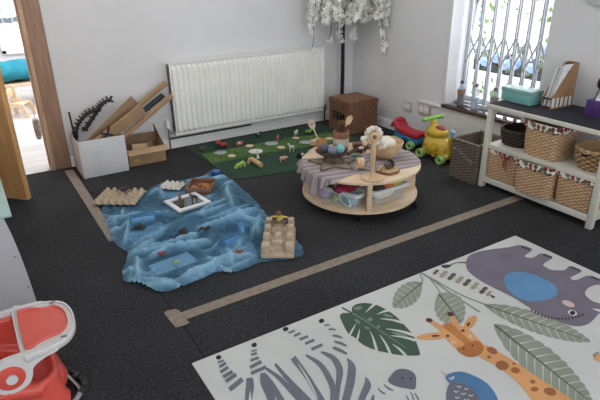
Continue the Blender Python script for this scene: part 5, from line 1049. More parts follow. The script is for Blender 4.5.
# wall clock
t = thing('wall_clock', 'round white wall clock high on the right wall', 'clock', (XR, 1.985, 1.372))
b = B(); b.lathe([(.128, 0), (.134, .012), (.132, .03), (.122, .034)], axis=(-1, 0, 0), n=48); obj('rim', b, mat('clock_rim', (200, 206, 206), .35, .02), t)
b = B(); b.lathe([(.122, .028), (.0, .029)], axis=(-1, 0, 0), n=48); obj('dial', b, mat('clock_dial', (214, 216, 216), .5, .02), t)
b = B()
for k in range(12):
    if k == 6: continue
    a = 2 * PI * k / 12; b.box((-.0305, math.sin(a) * .098, math.cos(a) * .098), (.001, .006, .02), rot=(-a, 0, 0))
obj('hour_mark', b, blackp, t)
text_mesh('numeral', '6', .038, blackp, t, (-.0305, 0, -.096), (PI / 2, 0, -PI / 2), .0005, .001)
for ln, a, w in ((.06, -1.9, .007), (.09, .6, .005)):
    b = B(); b.box((-.033, math.sin(a) * ln / 2, math.cos(a) * ln / 2), (.0015, w, ln), rot=(-a, 0, 0)); obj('hand', b, blackp, t)

# bottles on the sill
def bottle(label, x, y, col, cap, liq, lab):
    t = thing('sensory_bottle', label, 'bottle', (x, y, .389), 0, 'bottles on the window sill')
    prof = [(.0, 0), (.028, 0), (.031, .006), (.031, .06), (.028, .075), (.031, .09), (.031, .125), (.022, .155), (.012, .172), (.012, .182)]
    b = B(); b.lathe(prof, n=22, cap0=False); obj('body', b, clear_mat('clear_bottle', (210, 220, 228), .30), t)
    if liq:
        b = B(); b.lathe([(.0, .002), (.027, .003), (.029, .007), (.029, .06), (.027, .075), (.029, .088), (0, .09)], n=20, cap0=False, cap1=False); obj('contents', b, liq, t)
    b = B(); b.cyl((0, 0, .180), (0, 0, .205), .014, .0135); obj('cap', b, cap, t)
    if lab:
        b = B(); b.lathe([(.0318, .095), (.0318, .13)], n=22, cap0=False, cap1=False); obj('label_band', b, lab, t)
bottle('small bottle of dark brown liquid with a blue cap and brown band on the sill', 3.50, 3.055, 0, mat('blue_cap', (52, 76, 130), .4, .03), mat('dark_liquid', (58, 44, 48), .2, .1), mat('brown_band', (150, 110, 84), .6, .1))
bottle('small clear bottle with pale blue contents on the sill, second from the left', 3.50, 2.900, 0, mat('grey_cap', (120, 116, 118), .4, .03), clear_mat('pale_blue_liquid', (170, 196, 224), .5), None)
bottle('small bottle with a grey cap on the sill, half behind the shelf unit', 3.50, 2.715, 0, mat('grey_cap', 0), mat('pale_pink_liquid', (204, 186, 182), .3, .05), mat('grey_band', (150, 140, 140), .6, .05))

# seagrass box between shelf and ride-on
t = thing('seagrass_basket', 'grey brown square seagrass basket with the top open beside the shelf unit', 'basket', (3.135, 2.512, 0))
sg = weave('seagrass', (136, 122, 106), (70, 60, 50))
b = B(); woven(b, rrect(.31, .245, .008), .296, 1.0, 34, 26, .0022, th=.010); obj('body', b, sg, t)
b = B(); braid_rim(b, rrect(.31, .245, .012), .298, .008, n=80); obj('rim', b, sg, t)
b = B()
for k in range(26):
    y = -.10 + .20 * random.random(); z = .195 + .04 * math.sin(y * 14) + random.uniform(-.012, .018)
    b.box((-.1605, y, z), (.002, random.uniform(.004, .010), random.uniform(.003, .005)), rot=(random.uniform(-.6, .6), 0, 0))
obj('pale_fleck', b, mat('pale_fleck', (190, 182, 168), .8, .05), t)  # small pale flecks scattered along the upper front face
for k, (x, y, z) in enumerate([(.06, -.05, .20), (.11, -.07, .205), (.09, .0, .198), (.02, -.07, .195), (.12, .03, .20), (.05, .05, .195)]):
    b = B(); b.ball((0, 0, 0), (.033, .03, .028), 12, 8); q = obj('paper_ball', b, mat('white_crumpled_paper', (224, 222, 216), .9, .05, 30, .8, 60)); tag(q, 'white crumpled paper ball lying inside the seagrass basket', 'paper ball', 'paper balls in the seagrass basket', (3.135 + x, 2.512 + y, z))
b = B(); b.box((0, 0, .09), (.285, .22, .17), bev=.01); tag(obj('folded_blanket', b, mat('grey_blanket', (116, 110, 104), .95, .08, 30, .5, 60)), 'grey folded blanket filling the lower part of the seagrass basket', 'blanket', loc=(3.135, 2.512, .007))
# ---------------------------------------------------------------- rug
RX0, RX1, RY0, RY1 = .522, 2.558, .10, 1.703
ARTC = dict(stem=(138, 142, 132), leaf=(150, 156, 140), rib=(92, 100, 88), monst=(68, 92, 78), monstlt=(122, 142, 128), base=(206, 206, 200), eleph=(122, 114, 130), ear=(96, 150, 200), pink=(222, 190, 188),
            white=(222, 222, 218), black=(40, 40, 46), dark=(62, 58, 68), beige=(164, 156, 132), twigd=(92, 88, 76), gir=(226, 160, 100), girb=(196, 124, 62), girm=(186, 112, 54), dkbrown=(84, 56, 46), girp=(228, 180, 140),
            spot=(164, 98, 58), zeb=(116, 116, 130), zebh=(108, 108, 124), bird=(78, 128, 176), wing=(108, 110, 126), beak=(226, 176, 140))
b = B()
ro = [(RX0, RY0), (RX1, RY0), (RX1, RY1), (RX0, RY1)]
m0 = mat('rug_cream', (198, 199, 196), .9, .025, 2.5, .25, 120)
slots = [m0]; idx = {}
for k_ in ARTC:
    if k_ == 'base': idx[k_] = 0; continue
    idx[k_] = len(slots); slots.append(mat('rug_' + k_, tuple(int(q * .94) for q in ARTC[k_]), .9, .05, 6, .2, 120))
b.prism(ro, 0.0005, .0070)
for i, (c, sm, P) in enumerate(ART):
    b.mi = idx[c]
    Q = smooth_loop(P, 3) if sm else P
    z = .0070 + .0004 + i * .000006
    b.face([(min(max(x, RX0 + .004), RX1 - .004), min(max(y, RY0), RY1 - .004), z) for x, y in Q])
b.mi = 0
for f in b.bm.faces: 
    if f.material_index: f.normal_update()
tag(obj('rug', b, slots, smooth=0, weld=False), 'large cream animal rug with elephant, giraffe, zebra and leaf pictures', 'rug')
rg_ = bpy.data.objects['rug']
for p in rg_.data.polygons: pass

# ---------------------------------------------------------------- floor tape
def tape(label, pts):
    b = B(); b.prism(pts, .0004, .0022); return tag(obj('floor_tape', b, tapem), label, 'tape', 'tan tape lines on the carpet')
tape('tan floor tape running from the door frame towards the blue cloth', [(.503, 2.98), (.566, 2.98), (.567, 4.40), (.502, 4.40)])
tape('long tan floor tape running past the table towards the shelf', [(.612, 2.005), (3.10, 2.030), (3.10, 2.100), (.612, 2.068)])
tape('short torn tan tape patch at the near end of the long tape', [(.550, 1.974), (.585, 1.968), (.616, 1.972), (.611, 2.02), (.611, 2.08), (.600, 2.110), (.56, 2.118), (.541, 2.108)])
tape('short tan strip on the carpet at the right edge of the blue cloth', [(1.395, 2.56), (1.425, 2.55), (1.485, 2.96), (1.455, 2.965)])

# ---------------------------------------------------------------- green play mat, turf strip and farm toys
b = B(); P = smooth_loop([(1.538, 4.41), (1.545, 3.47), (1.80, 3.405), (2.09, 3.362), (2.6, 3.34), (2.95, 3.42), (2.99, 3.85), (2.962, 4.385), (2.3, 4.395)], 1)
b.prism(P, .0005, .006); tag(obj('felt_mat', b, mat('dark_green_felt', (34, 66, 48), .95, .08, 20, .5, 150)), 'dark green felt mat on the carpet under the radiator', 'mat')
b = B(); b.prism([(1.572, 4.121), (1.556, 3.878), (1.80, 3.862), (2.2, 3.835), (2.46, 3.79), (2.80, 3.76), (2.84, 4.02), (2.5, 4.085), (2.05, 4.115)], .0062, .016)
rnd = random.Random(3)
for k in range(5200):
    x = rnd.uniform(1.57, 2.82); y0_, y1_ = 3.875 - (x - 1.56) * .085, 4.115 - max(0, x - 2.1) * .10
    y = rnd.uniform(y0_, y1_); a = rnd.uniform(0, 6.28); h = rnd.uniform(.006, .013)
    b.face([(x + .0025 * math.cos(a), y + .0025 * math.sin(a), .0155), (x - .0025 * math.cos(a), y - .0025 * math.sin(a), .0155), (x + rnd.uniform(-.006, .006), y + rnd.uniform(-.006, .006), .016 + h)])
tag(obj('turf_strip', b, mat('bright_turf', (92, 124, 66), .9, .18, 40), smooth=0, weld=False), 'brighter green artificial turf strip lying on the dark felt mat', 'turf')
ZF, ZT = .0065, .0195
def animal(name, label, cat, loc, rz, L, col, dark=None, neck=.5, legs=.45, ears=True, fat=1.0, tail=True, parts=()):
    """four-legged figure facing +x, total length L"""
    t = thing(name, label, cat, loc, rz)
    H = L * legs
    b = B()
    b.ball((0, 0, H + L * .16), (L * .34, L * .15 * fat, L * .17 * fat)); b.ball((-L * .18, 0, H + L * .17), (L * .18, L * .155 * fat, L * .17 * fat)); b.ball((L * .17, 0, H + L * .17), (L * .17, L * .15 * fat, L * .18 * fat))
    nz = H + L * (.18 + neck * .5)
    b.tube([(L * .22, 0, H + L * .18), (L * .34, 0, H + L * .20 + neck * L * .25), (L * .40, 0, nz + L * .03)], [L * .13 * fat, L * .10, L * .085], 10)
    b.ball((L * .42, 0, nz + L * .03), (L * .12, L * .085, L * .09)); b.ball((L * .52, 0, nz - L * .02), (L * .09, L * .06, L * .06))
    for sx in (-1, 1):
        for sy in (-1, 1):
            x = sx * L * .23; y = sy * L * .085
            b.tube([(x, y, H + L * .12), (x - L * .02 * (sx < 0), y, H * .55), (x + L * .015, y, L * .03), (x + L * .02, y, .001)], [L * .075, L * .05, L * .04, L * .045], 8)
    if ears:
        for sy in (-1, 1): b.ball((L * .36, sy * L * .085, nz + L * .10), (L * .03, L * .04, L * .05))
    if tail: b.tube([(-L * .33, 0, H + L * .25), (-L * .42, 0, H + L * .16), (-L * .43, 0, H)], [L * .025, L * .02, L * .022], 6)
    o = remesh(obj('body', b, col, t), max(.0014, L * .026))
    b = B()
    for sy in (-1, 1): b.ball((L * .47, sy * L * .062, nz + L * .045), L * .018, 8, 6)
    obj('eyes', b, blackp, t)
    if dark:
        b = B()
        for x, y, z, r in ((-.15, -.155, .22, .09), (.12, -.155, .14, .08), (-.02, 0, .335, .10), (.13, .155, .2, .08)):
            b.ball((L * x, L * y * fat * .93, H + L * z), (L * r, L * .022 if abs(y) > .01 else L * r, L * r if abs(y) > .01 else L * .02), 10, 6)
        obj('patches', b, dark, t)
    return t
pinkt = mat('pink_toy_plastic', (214, 164, 146), .5, .05); whitet = mat('white_toy_plastic', (222, 218, 208), .5, .04); blackt = mat('black_toy_patch', (34, 32, 34), .5, .05)
animal('toy_cow', 'black and white toy cow near the skirting on the dark green mat', 'toy animal', (2.196, 4.275, ZF), 0.2, .072, blackt, whitet, .3)
animal('toy_sheep', 'white toy sheep standing near the green toy tractor on the mat', 'toy animal', (2.537, 4.155, ZF), .5, .070, whitet, None, .25, .34, True, 1.25)
animal('toy_horse', 'small white toy horse at the front edge of the turf strip', 'toy animal', (2.251, 3.760, ZF), 2.7, .064, whitet, None, .75, .62)
animal('toy_pig', 'pink toy pig on the front part of the green mat', 'toy animal', (2.06, 3.585, ZF), -.15, .082, pinkt, None, .05, .26, True, 1.2)
animal('toy_pig', 'small red and pink toy animal on the mat behind the turf strip', 'toy animal', (1.935, 4.14, ZF), .1, .085, mat('red_pink_plastic', (188, 92, 78), .5, .15, 60), whitet, .1, .26, True, 1.15)
animal('toy_cow', 'reddish pink toy animal sitting upright at the back of the turf strip', 'toy animal', (2.31, 4.105, ZF), .9, .062, mat('coral_plastic', (206, 104, 92), .5, .05), None, .6, .3, True, 1.3)
animal('toy_mouse', 'small brown toy animal at the left end of the green mat', 'toy animal', (1.614, 4.228, ZF), .3, .070, mat('brown_plastic_toy', (104, 72, 58), .5, .05), None, .1, .22, True, 1.1)
def vehicle(name, label, loc, rz, L, body, cabm, wheelm, big=False):
    t = thing(name, label, 'toy vehicle', loc, rz)
    b = B(); b.box((L * .16, 0, L * .27), (L * .60, L * .30, L * .24), bev=L * .05); b.ball((L * .34, 0, L * .30), (L * .15, L * .15, L * .13)); obj('bonnet', b, body, t)
    b = B(); b.box((-L * .20, 0, L * .42), (L * .34, L * .34, L * .40), bev=L * .05, taper=1.12); obj('cab', b, cabm, t)
    rw = L * (.22 if big else .15)
    for x, r in ((-.24, rw), (.30, L * .14)):
        for sy in (-1, 1):
            b = B(); b.torus((L * x, sy * L * .20, r), r * .68, r * .32, (0, 1, 0), 20, 8); b.cyl((L * x, sy * L * .17, r), (L * x, sy * L * .23, r), r * .6); obj('wheel', b, wheelm, t)
    return t
redt = mat('red_toy_plastic', (186, 36, 34), .35, .05); limet = mat('lime_toy_plastic', (120, 172, 62), .4, .05); yelt = mat('yellow_toy_plastic', (226, 190, 56), .4, .04)
vehicle('toy_tractor', 'bright red toy tractor on the mat behind the turf strip', (1.79, 4.215, ZF), -.35, .115, redt, redt, mat('dark_rubber', (44, 40, 38), .8, .05), True)
vehicle('toy_tractor', 'green toy tractor on the mat beside the white toy sheep', (2.675, 4.115, ZF), 2.8, .105, limet, limet, mat('dark_rubber', 0), True)
vehicle('toy_tractor', 'black and white toy vehicle at the mat edge beside the round table', (2.238, 3.60, ZF), .4, .08, whitet, blackt, blackt, True)
# lime arched block and log
t = thing('toy_dinosaur', 'lime green arched toy on the front of the mat beside a pale wooden log', 'toy', (1.70, 3.640, ZF), -.2)
t.scale = (.72, .72, .78)
b = B(); b.tube([(-.045, 0, .018), (-.035, 0, .04), (0, 0, .052), (.03, 0, .065), (.045, 0, .05), (.046, 0, .018)], [.018, .021, .019, .022, .018, .014], 10); b.ball((-.05, 0, .02), (.022, .018, .02)); b.ball((.0, 0, .028), (.02, .014, .02))
remesh(obj('body', b, mat('lime_green_felt', (152, 190, 78), .7, .06, 30), t), .003)
b = B(); b.cyl((0, .01, .036), (.012, -.13, .022), .019, .021, 18); b.tube([(.0, .0, .038), (-.022, .012, .040), (-.030, .012, .016), (-.032, .010, 0)], [.017, .013, .010, .010], 8)
tag(obj('wooden_log', b, wood('pale_log', (218, 184, 132), (190, 150, 100), 8, 'X')), 'pale wooden log piece with a bent end lying on the green mat', 'log', loc=(1.835, 3.695, ZF))
def disc(label, x, y, r, h, m, z=ZT, name='wood_slice', cat='wood slice', grp='discs on the green mat'):
    b = B(); b.lathe([(r * .94, 0), (r, h * .3), (r, h * .7), (r * .93, h)], n=28); return tag(obj(name, b, m), label, cat, grp, (x, y, z))
ws = mat('pale_wood_slice', (214, 190, 156), .7, .08, 40); wsw = mat('white_disc', (214, 216, 214), .5, .04)
disc('small pale wood slice at the front left of the turf strip', 1.754, 3.921, .034, .008, ws)
disc('small pale wood slice at the back of the turf near the red toys', 2.003, 4.074, .036, .008, ws)
disc('small pale wood slice at the back of the turf behind the white toy horse', 2.465, 4.042, .032, .008, ws)
disc('small pale wood slice in the middle of the turf left of the white toy horse', 2.213, 3.880, .036, .008, ws)
disc('small pale wood slice at the right end of the turf behind the bamboo cup', 2.711, 3.855, .036, .008, ws)
cd = clear_mat('frosted_disc', (196, 206, 206), .6)
disc('flat clear plastic disc at the left end of the turf strip', 1.712, 4.058, .055, .006, cd, name='plastic_disc', cat='disc')
disc('flat clear plastic disc in the middle of the turf strip', 2.204, 4.033, .06, .006, cd, name='plastic_disc', cat='disc')
disc('white plastic disc on the front of the turf strip', 1.981, 3.917, .062, .007, wsw, name='plastic_disc', cat='disc')
disc('pale clear plastic disc on the turf left of the bamboo cup', 2.476, 3.890, .056, .007, cd, name='plastic_disc', cat='disc')
b = B(); b.lathe([(.014, 0), (.012, .01), (.007, .02), (.007, .05), (.012, .055), (.012, .062), (.004, .066)], n=16); tag(obj('toy_post', b, whitet), 'small white upright toy post in front of the white disc', 'toy', loc=(1.935, 3.79, ZF))
for i, (x, y, rz, w, h, lb) in enumerate([(2.53, 3.80, .35, .13, .045, 'pale wooden block on the mat just behind the round table, taller'), (2.425, 3.66, .45, .15, .028, 'flat pale wooden block on the mat beside the round table')]):
    b = B(); b.box((0, 0, h / 2), (w, .05, h), bev=.004); tag(obj('wooden_block', b, birch), lb, 'block', 'wooden blocks by the table', (x, y, ZF if i else ZT), rz)

# ---------------------------------------------------------------- blue organza cloth with the things on and under it
OUT = [(.593, 3.528), (.551, 3.208), (.523, 2.962), (.547, 2.81), (.56, 2.774), (.475, 2.566), (.463, 2.464), (.518, 2.388), (.589, 2.272), (.734, 2.265), (.891, 2.294), (.978, 2.243), (1.142, 2.259), (1.345, 2.19), (1.432, 2.313), (1.44, 2.55), (1.449, 2.681), (1.507, 3.071), (1.53, 3.391), (1.497, 3.704), (1.339, 3.655), (1.05, 3.677), (.897, 3.597), (.74, 3.60)]
FLAT = [(.725, 3.56, .17), (1.108, 3.565, .085), (1.27, 3.41, .125), (1.09, 3.22, .13), (1.325, 2.385, .15), (1.48, 3.625, .04)]
BUMP = [(.75, 3.105, .10, .045, .066), (.95, 2.90, .13, .09, .034), (.735, 2.52, .14, .09, .016), (1.10, 2.54, .085, .05, .060), (1.22, 2.66, .06, .06, .062), (1.0, 2.70, .05, .04, .03), (.88, 2.76, .05, .04, .03)]
def inside(x, y, P):
    r = False; j = len(P) - 1
    for i in range(len(P)):
        if (P[i][1] > y) != (P[j][1] > y) and x < (P[j][0] - P[i][0]) * (y - P[i][1]) / (P[j][1] - P[i][1]) + P[i][0]: r = not r
        j = i
    return r
ol = resample(smooth_loop(OUT, 5), 330)
ol = [(x + .010 * noise.noise((x * 14, y * 14, 3)) + .006 * noise.noise((x * 45, y * 45, 1)), y + .010 * noise.noise((x * 14, y * 14, 8)) + .006 * noise.noise((x * 45, y * 45, 6))) for x, y in ol]
def ridge(v, k): return max(0, 1 - abs(v) * k)
rs = random.Random(21); SEG = []
def seg(cx, cy, a, ln, h, w): SEG.append((cx - math.cos(a) * ln / 2, cy - math.sin(a) * ln / 2, math.cos(a), math.sin(a), ln, h, w))
while len(SEG) < 62:
    x, y = rs.uniform(.46, 1.54), rs.uniform(2.2, 3.7)
    if not inside(x, y, ol): continue
    a = rs.gauss(.05, .42) if rs.random() < .68 else rs.uniform(0, PI)
    ln = rs.uniform(.10, .42); h = rs.uniform(.010, .036) * (.6 + ln); seg(x, y, a, ln, h, rs.uniform(.32, .55) * h + .004)
for q in ((.98, 2.93, .25, .85, .050, .020), (1.20, 2.80, .10, .50, .055, .022), (.80, 2.72, -.15, .55, .048, .018), (1.15, 3.02, .5, .55, .045, .018), (.62, 3.05, 1.1, .35, .04, .016), (1.38, 3.15, 1.2, .5, .05, .022), (1.30, 2.60, .9, .40, .045, .018),
          (.85, 2.35, .25, .40, .05, .020), (1.02, 2.40, 1.3, .22, .045, .018), (.56, 2.52, 1.45, .28, .05, .02), (.66, 2.68, -.3, .3, .05, .02), (.85, 2.62, .1, .34, .05, .018), (.60, 2.36, -.8, .18, .04, .016), (1.25, 3.60, -.2, .4, .035, .016), (.95, 3.55, .2, .25, .03, .014)): seg(*q)
def cloth_h(x, y, de):
    wx = x + .022 * noise.noise((x * 9, y * 9, 2)) + .05 * noise.noise((x * 3, y * 3, 7)); wy = y + .022 * noise.noise((x * 9, y * 9, 9)) + .05 * noise.noise((x * 3, y * 3, 4))
    m1 = m2 = 0.0; fo = 0.0
    for ax, ay, c, s_, ln, hh, w in SEG:
        dx, dy = wx - ax, wy - ay
        t = dx * c + dy * s_
        if t < -.05 or t > ln + .05: continue
        d = abs(-dx * s_ + dy * c)
        if d > w * 3: continue
        e = t / ln; k = max(0, 1 - (2 * e - 1) ** 4) if 0 <= e <= 1 else 0
        g = math.exp(-d / w * 1.25) * .6 + math.exp(-(d / w) ** 2) * .4
        v = hh * k * g
        if v > m1: m2 = m1; m1 = v
        elif v > m2: m2 = v
        fo = max(fo, g * k * min(1, hh / .028))
    crk = ridge(noise.noise((wx * 15, wy * 19, 4.0)), 3.2) * .5 + ridge(noise.noise((wx * 31, wy * 34, 1.0)), 3) * .5
    h = m1 + .5 * m2 + .007 * crk
    d = abs(math.hypot((x - .70) / .26, (y - 2.47) / .215) - .80); rim_ = math.exp(-(d / .10) ** 2) * (.55 + .6 * noise.noise((x * 9, y * 9, 0))); h += .032 * max(0, rim_)
    low = .5 + .5 * noise.noise((x * 4.5, y * 4.5, 12))
    for bx, by, rx, ry, bh in BUMP:
        q = ((x - bx) / rx) ** 2 + ((y - by) / ry) ** 2
        if q < 4: h = max(h, h * .45 + bh * math.exp(-.45 * q * q))
    k = 1.0
    for fx_, fy_, fr in FLAT:
        q = math.hypot(x - fx_, y - fy_) / fr
        if q < 1.4: k = min(k, max(0, (q - .98) / .42))
    h = h * k * min(1, .25 + de / .05)
    see = 1.0
    for bx, by, rx, ry, bh in BUMP:
        q = ((x - bx) / (rx * 1.15)) ** 2 + ((y - by) / (ry * 1.15)) ** 2
        see = min(see, .30 + .7 * min(1, q * q))
    return .008 + h, max(0, min(1.0, .02 + .62 * fo * k * see + .17 * crk * see + .30 * low * low * see + .2 * max(0, rim_)))
pts = list(ol)
gx = .0105
rnd = random.Random(5)
def edist(x, y): return min(math.hypot(x - a, y - c) for a, c in ol[::2])
y = 2.16
while y < 3.74:
    x = .44
    while x < 1.56:
        px_, py_ = x + rnd.uniform(-.003, .003), y + rnd.uniform(-.003, .003)
        if inside(px_, py_, ol) and edist(px_, py_) > .008: pts.append((px_, py_))
        x += gx
    y += gx
nO = len(ol)
res_ = delaunay_2d_cdt([Vector(p) for p in pts], [(i, (i + 1) % nO) for i in range(nO)], [], 1, 1e-6)
bm = bmesh.new(); fl_ = bm.verts.layers.float.new('fold'); vs = []
for p in res_[0]:
    h, f = cloth_h(p.x, p.y, edist(p.x, p.y)); v = bm.verts.new((p.x, p.y, h)); v[fl_] = f; vs.append(v)
for f in res_[2]: bm.faces.new([vs[i] for i in f])
cl = obj('organza_cloth', bm, organza_mat(), smooth=180); tag(cl, 'crumpled translucent blue organza cloth spread on the carpet', 'cloth')

ZC = .0095
pulp = mat('egg_tray_pulp', (184, 164, 138), .95, .06, 40, .5, 90)
def eggtray(label, c, rz, nx, ny, pitch, h, m):
    t = thing('egg_tray', label, 'egg tray', c, rz)
    b = B(); N = 6; W, D = nx * pitch, ny * pitch
    V = []
    for i in range(nx * N + 1):
        row = []
        for j in range(ny * N + 1):
            x, y = i / N, j / N
            q_ = .5 - .25 * math.cos(2 * PI * x) - .25 * math.cos(2 * PI * y); z = h * (.12 + .88 * max(0, min(1, q_ * 1.75 - .42)))
            if i in (0, nx * N) or j in (0, ny * N): z = h * .35
            row.append(b.bm.verts.new((-W / 2 + x * pitch, -D / 2 + y * pitch, z)))
        V.append(row)
    for i in range(nx * N):
        for j in range(ny * N): b.bm.faces.new((V[i][j], V[i + 1][j], V[i + 1][j + 1], V[i][j + 1]))
    o = obj('tray', b, m, t); md = o.modifiers.new('s', 'SOLIDIFY'); md.thickness = .003; md.offset = -1
    return t
eggtray('large beige egg tray with pointed cups at the back left of the blue cloth', (.725, 3.56, ZC), math.atan2(-.17, .24), 6, 5, .049, .046, pulp)
eggtray('small pale egg carton piece at the back edge of the blue cloth', (1.108, 3.565, ZC), math.atan2(-.126, .117), 4, 3, .041, .034, mat('white_pulp', (206, 204, 190), .95, .05, 40, .4, 90))
t = thing('toy_beetle', 'small dark toy creature sitting on the large egg tray', 'toy animal', (.765, 3.575, ZC + .046), .5)
t.scale = (1.15, 1.15, 1.2)
b = B(); b.ball((0, 0, .014), (.028, .018, .013)); b.ball((.030, 0, .013), (.012, .012, .010))
for sx in (-1, 0, 1):
    for sy in (-1, 1): b.tube([(sx * .014, sy * .012, .012), (sx * .02, sy * .03, .016), (sx * .024, sy * .042, .002)], .0028, 6)
obj('body', b, mat('dark_rubber_toy', (46, 38, 40), .6, .1), t)
# wooden tray of orange pieces
t = thing('wooden_tray', 'small brown wooden tray holding orange pieces on the blue cloth', 'tray', (1.27, 3.41, ZC), math.atan2(-.105, .147))
tw_ = wood('tray_wood', (150, 110, 84), (112, 78, 58), 5, 'X')
b = B(); b.box((0, 0, .005), (.185, .20, .008)); obj('base', b, wood('tray_floor', (170, 136, 104), (140, 108, 80), 5, 'X'), t)
for s in (-1, 1):
    b = B(); b.box((s * .088, 0, .026), (.009, .20, .048), bev=.002); obj('side', b, tw_, t)
    b = B(); b.box((0, s * .0955, .026), (.166, .009, .048), bev=.002); obj('side', b, tw_, t)
trayM = Matrix.Translation((1.27, 3.41, ZC)) @ Matrix.Rotation(math.atan2(-.105, .147), 4, 'Z')
rnd = random.Random(2)
orm = [mat('orange_piece', (196, 104, 50), .6, .1), mat('ochre_piece', (206, 150, 66), .6, .1), mat('rust_piece', (150, 70, 46), .6, .1)]
ocol = ['orange', 'ochre', 'rust red']
for k in range(12):
    x, y = (k % 4 - 1.5) * .036 + rnd.uniform(-.006, .006), (k // 4 - 1) * .052 + rnd.uniform(-.008, .008)
    b = B(); b.ball((0, 0, .010), (.016, .011, .009), 10, 6); b.tube([(.012, 0, .012), (.022, .004, .018)], [.005, .003], 6)
    tag(obj('orange_piece', b, orm[k % 3]), 'small %s piece among those in the brown wooden tray' % ocol[k % 3], 'loose part', 'pieces in the wooden tray, ' + ocol[k % 3], trayM @ Vector((x, y, .0095)), rnd.uniform(0, 6))
# white picture frame with mirror and two animals
frz = math.atan2(.03, .236)
t = thing('mirror_frame', 'white framed mirror lying flat on the blue cloth', 'mirror', (1.09, 3.22, ZC + .004), frz)
fw_, fd_ = .245, .225
b = B()
for s in (-1, 1): b.box((s * (fw_ / 2 - .016), 0, .009), (.032, fd_, .018), bev=.003); b.box((0, s * (fd_ / 2 - .016), .009), (fw_ - .064, .032, .018), bev=.003)
obj('frame', b, mat('white_frame', (222, 224, 226), .45, .02), t)
b = B(); b.box((0, 0, .006), (fw_ - .06, fd_ - .06, .004)); obj('mirror_glass', b, mat('mirror_glass', (122, 130, 138), .06, .03, metal=.85), t)
animal('toy_bear', 'brown toy animal standing on the left of the white framed mirror', 'toy animal', (1.045, 3.235, ZC + .0125), 1.2, .07, mat('tan_brown_toy', (128, 88, 46), .5, .1), None, .4, .45)
animal('toy_bear', 'dark grey toy animal standing on the right of the white framed mirror', 'toy animal', (1.135, 3.20, ZC + .0125), 2.4, .065, mat('charcoal_toy', (58, 60, 56), .5, .1), None, .4, .42)
# under the cloth
b = B(); b.cyl((-.07, .014, .024), (.07, -.014, .024), .021); tag(obj('card_tube', b, mat('pale_blue_tube', (206, 220, 232), .7, .05)), 'pale roll lying under the blue cloth near the left edge', 'roll', loc=(.75, 3.105, .003))
b = B(); b.cyl((-.05, -.013, .022), (.05, .013, .022), .020); tag(obj('card_tube', b, mat('blue_tube', (150, 186, 228), .7, .05)), 'blue roll under the cloth left of the two near the egg box castle', 'roll', loc=(1.10, 2.54, .003))
b = B(); b.cyl((-.016, -.036, .022), (.016, .036, .022), .020); tag(obj('card_tube', b, mat('blue_tube', 0)), 'blue roll under the cloth right of the two near the egg box castle', 'roll', loc=(1.22, 2.66, .003))
b = B(); b.prism([(-.13, .0), (-.02, -.09), (.14, -.03), (.10, .09), (.0, .07)], 0, .022); tag(obj('slate_piece', b, mat('grey_slate', (96, 92, 98), .7, .08)), 'dark grey slate slab under the middle of the blue cloth', 'slate', loc=(.95, 2.90, .003))
b = B(); b.box((0, 0, .002), (.24, .13, .003), bev=.0006); tag(obj('white_board', b, paperw), 'white board under the near left corner of the blue cloth', 'board', loc=(.735, 2.52, .002), rz=.12)
b = B(); b.box((0, 0, .002), (.20, .16, .003), bev=.0006); tag(obj('white_board', b, mat('pale_grey_board', (176, 182, 186), .8, .03)), 'pale grey board under the right part of the blue cloth', 'board', loc=(1.09, 2.44, .002), rz=-.3)
for bx_, by_, bw_, bd_, br_2, lb_ in ((.73, 2.97, .26, .13, .2, 'pale sheet under the left part of the blue cloth beside the pale roll'), (1.30, 2.86, .15, .30, .25, 'pale sheet under the right part of the blue cloth beyond the blue rolls'), (1.07, 3.43, .16, .10, -.4, 'pale sheet under the blue cloth behind the white framed mirror'), (.95, 2.39, .16, .07, .1, 'narrow pale sheet under the near edge of the blue cloth')):
    b = B(); b.box((0, 0, .002), (bw_, bd_, .003), bev=.0006); tag(obj('pale_sheet', b, mat('pale_sheet_paper', (186, 192, 196), .8, .12, 9)), lb_, 'sheet', loc=(bx_, by_, .002), rz=br_2)
def seacreature(name, label, c, m, z):
    b = B(); b.ball((0, 0, .010), (.022, .018, .009))
    for k in range(8):
        a = 2 * PI * k / 8; b.tube([(math.cos(a) * .012, math.sin(a) * .012, .010), (math.cos(a) * .03, math.sin(a) * .03, .012), (math.cos(a + .3) * .040, math.sin(a + .3) * .040, .003)], [.005, .004, .0025], 6)
    tag(obj(name, b, m), label, 'toy animal', loc=(c[0], c[1], z)).scale = (.66, .66, .66)
def ch(x, y): return cloth_h(x, y, .2)[0]
seacreature('toy_crab', 'small red toy crab on the near left fold of the blue cloth', (.704, 2.604), mat('dull_red_toy', (150, 52, 46), .5, .08), ch(.704, 2.604) + .002)
seacreature('toy_crab', 'small red toy crab on the blue cloth beside the egg box castle', (1.075, 2.386), mat('dull_red_toy', 0), ch(1.075, 2.386) + .002)
seacreature('toy_octopus', 'pale green toy sea creature on the near left of the blue cloth', (.738, 2.476), mat('pale_green_toy', (140, 170, 110), .6, .1), ch(.738, 2.476) + .002)
for x, y, lb in ((.888, 2.765, 'dark tangled toy creature on the cloth, left of the pair in the middle'), (1.001, 2.69, 'dark tangled toy creature on the cloth, right of the pair in the middle'), (.70, 3.02, 'small dark toy creature on the left part of the cloth')):
    b = B(); rnd = random.Random(int(x * 1000))
    for k in range(11):
        a = rnd.uniform(0, 6.28); r = rnd.uniform(.025, .05); b.tube([(0, 0, .012), (math.cos(a) * r * .5, math.sin(a) * r * .4, rnd.uniform(.012, .028)), (math.cos(a) * r, math.sin(a) * r * .7, .004)], [.007, .006, .003], 6)
    tag(obj('toy_creature', b, mat('dark_olive_toy', (50, 50, 42), .7, .15, 40)), lb, 'toy animal', loc=(x, y, ch(x, y) + .001))
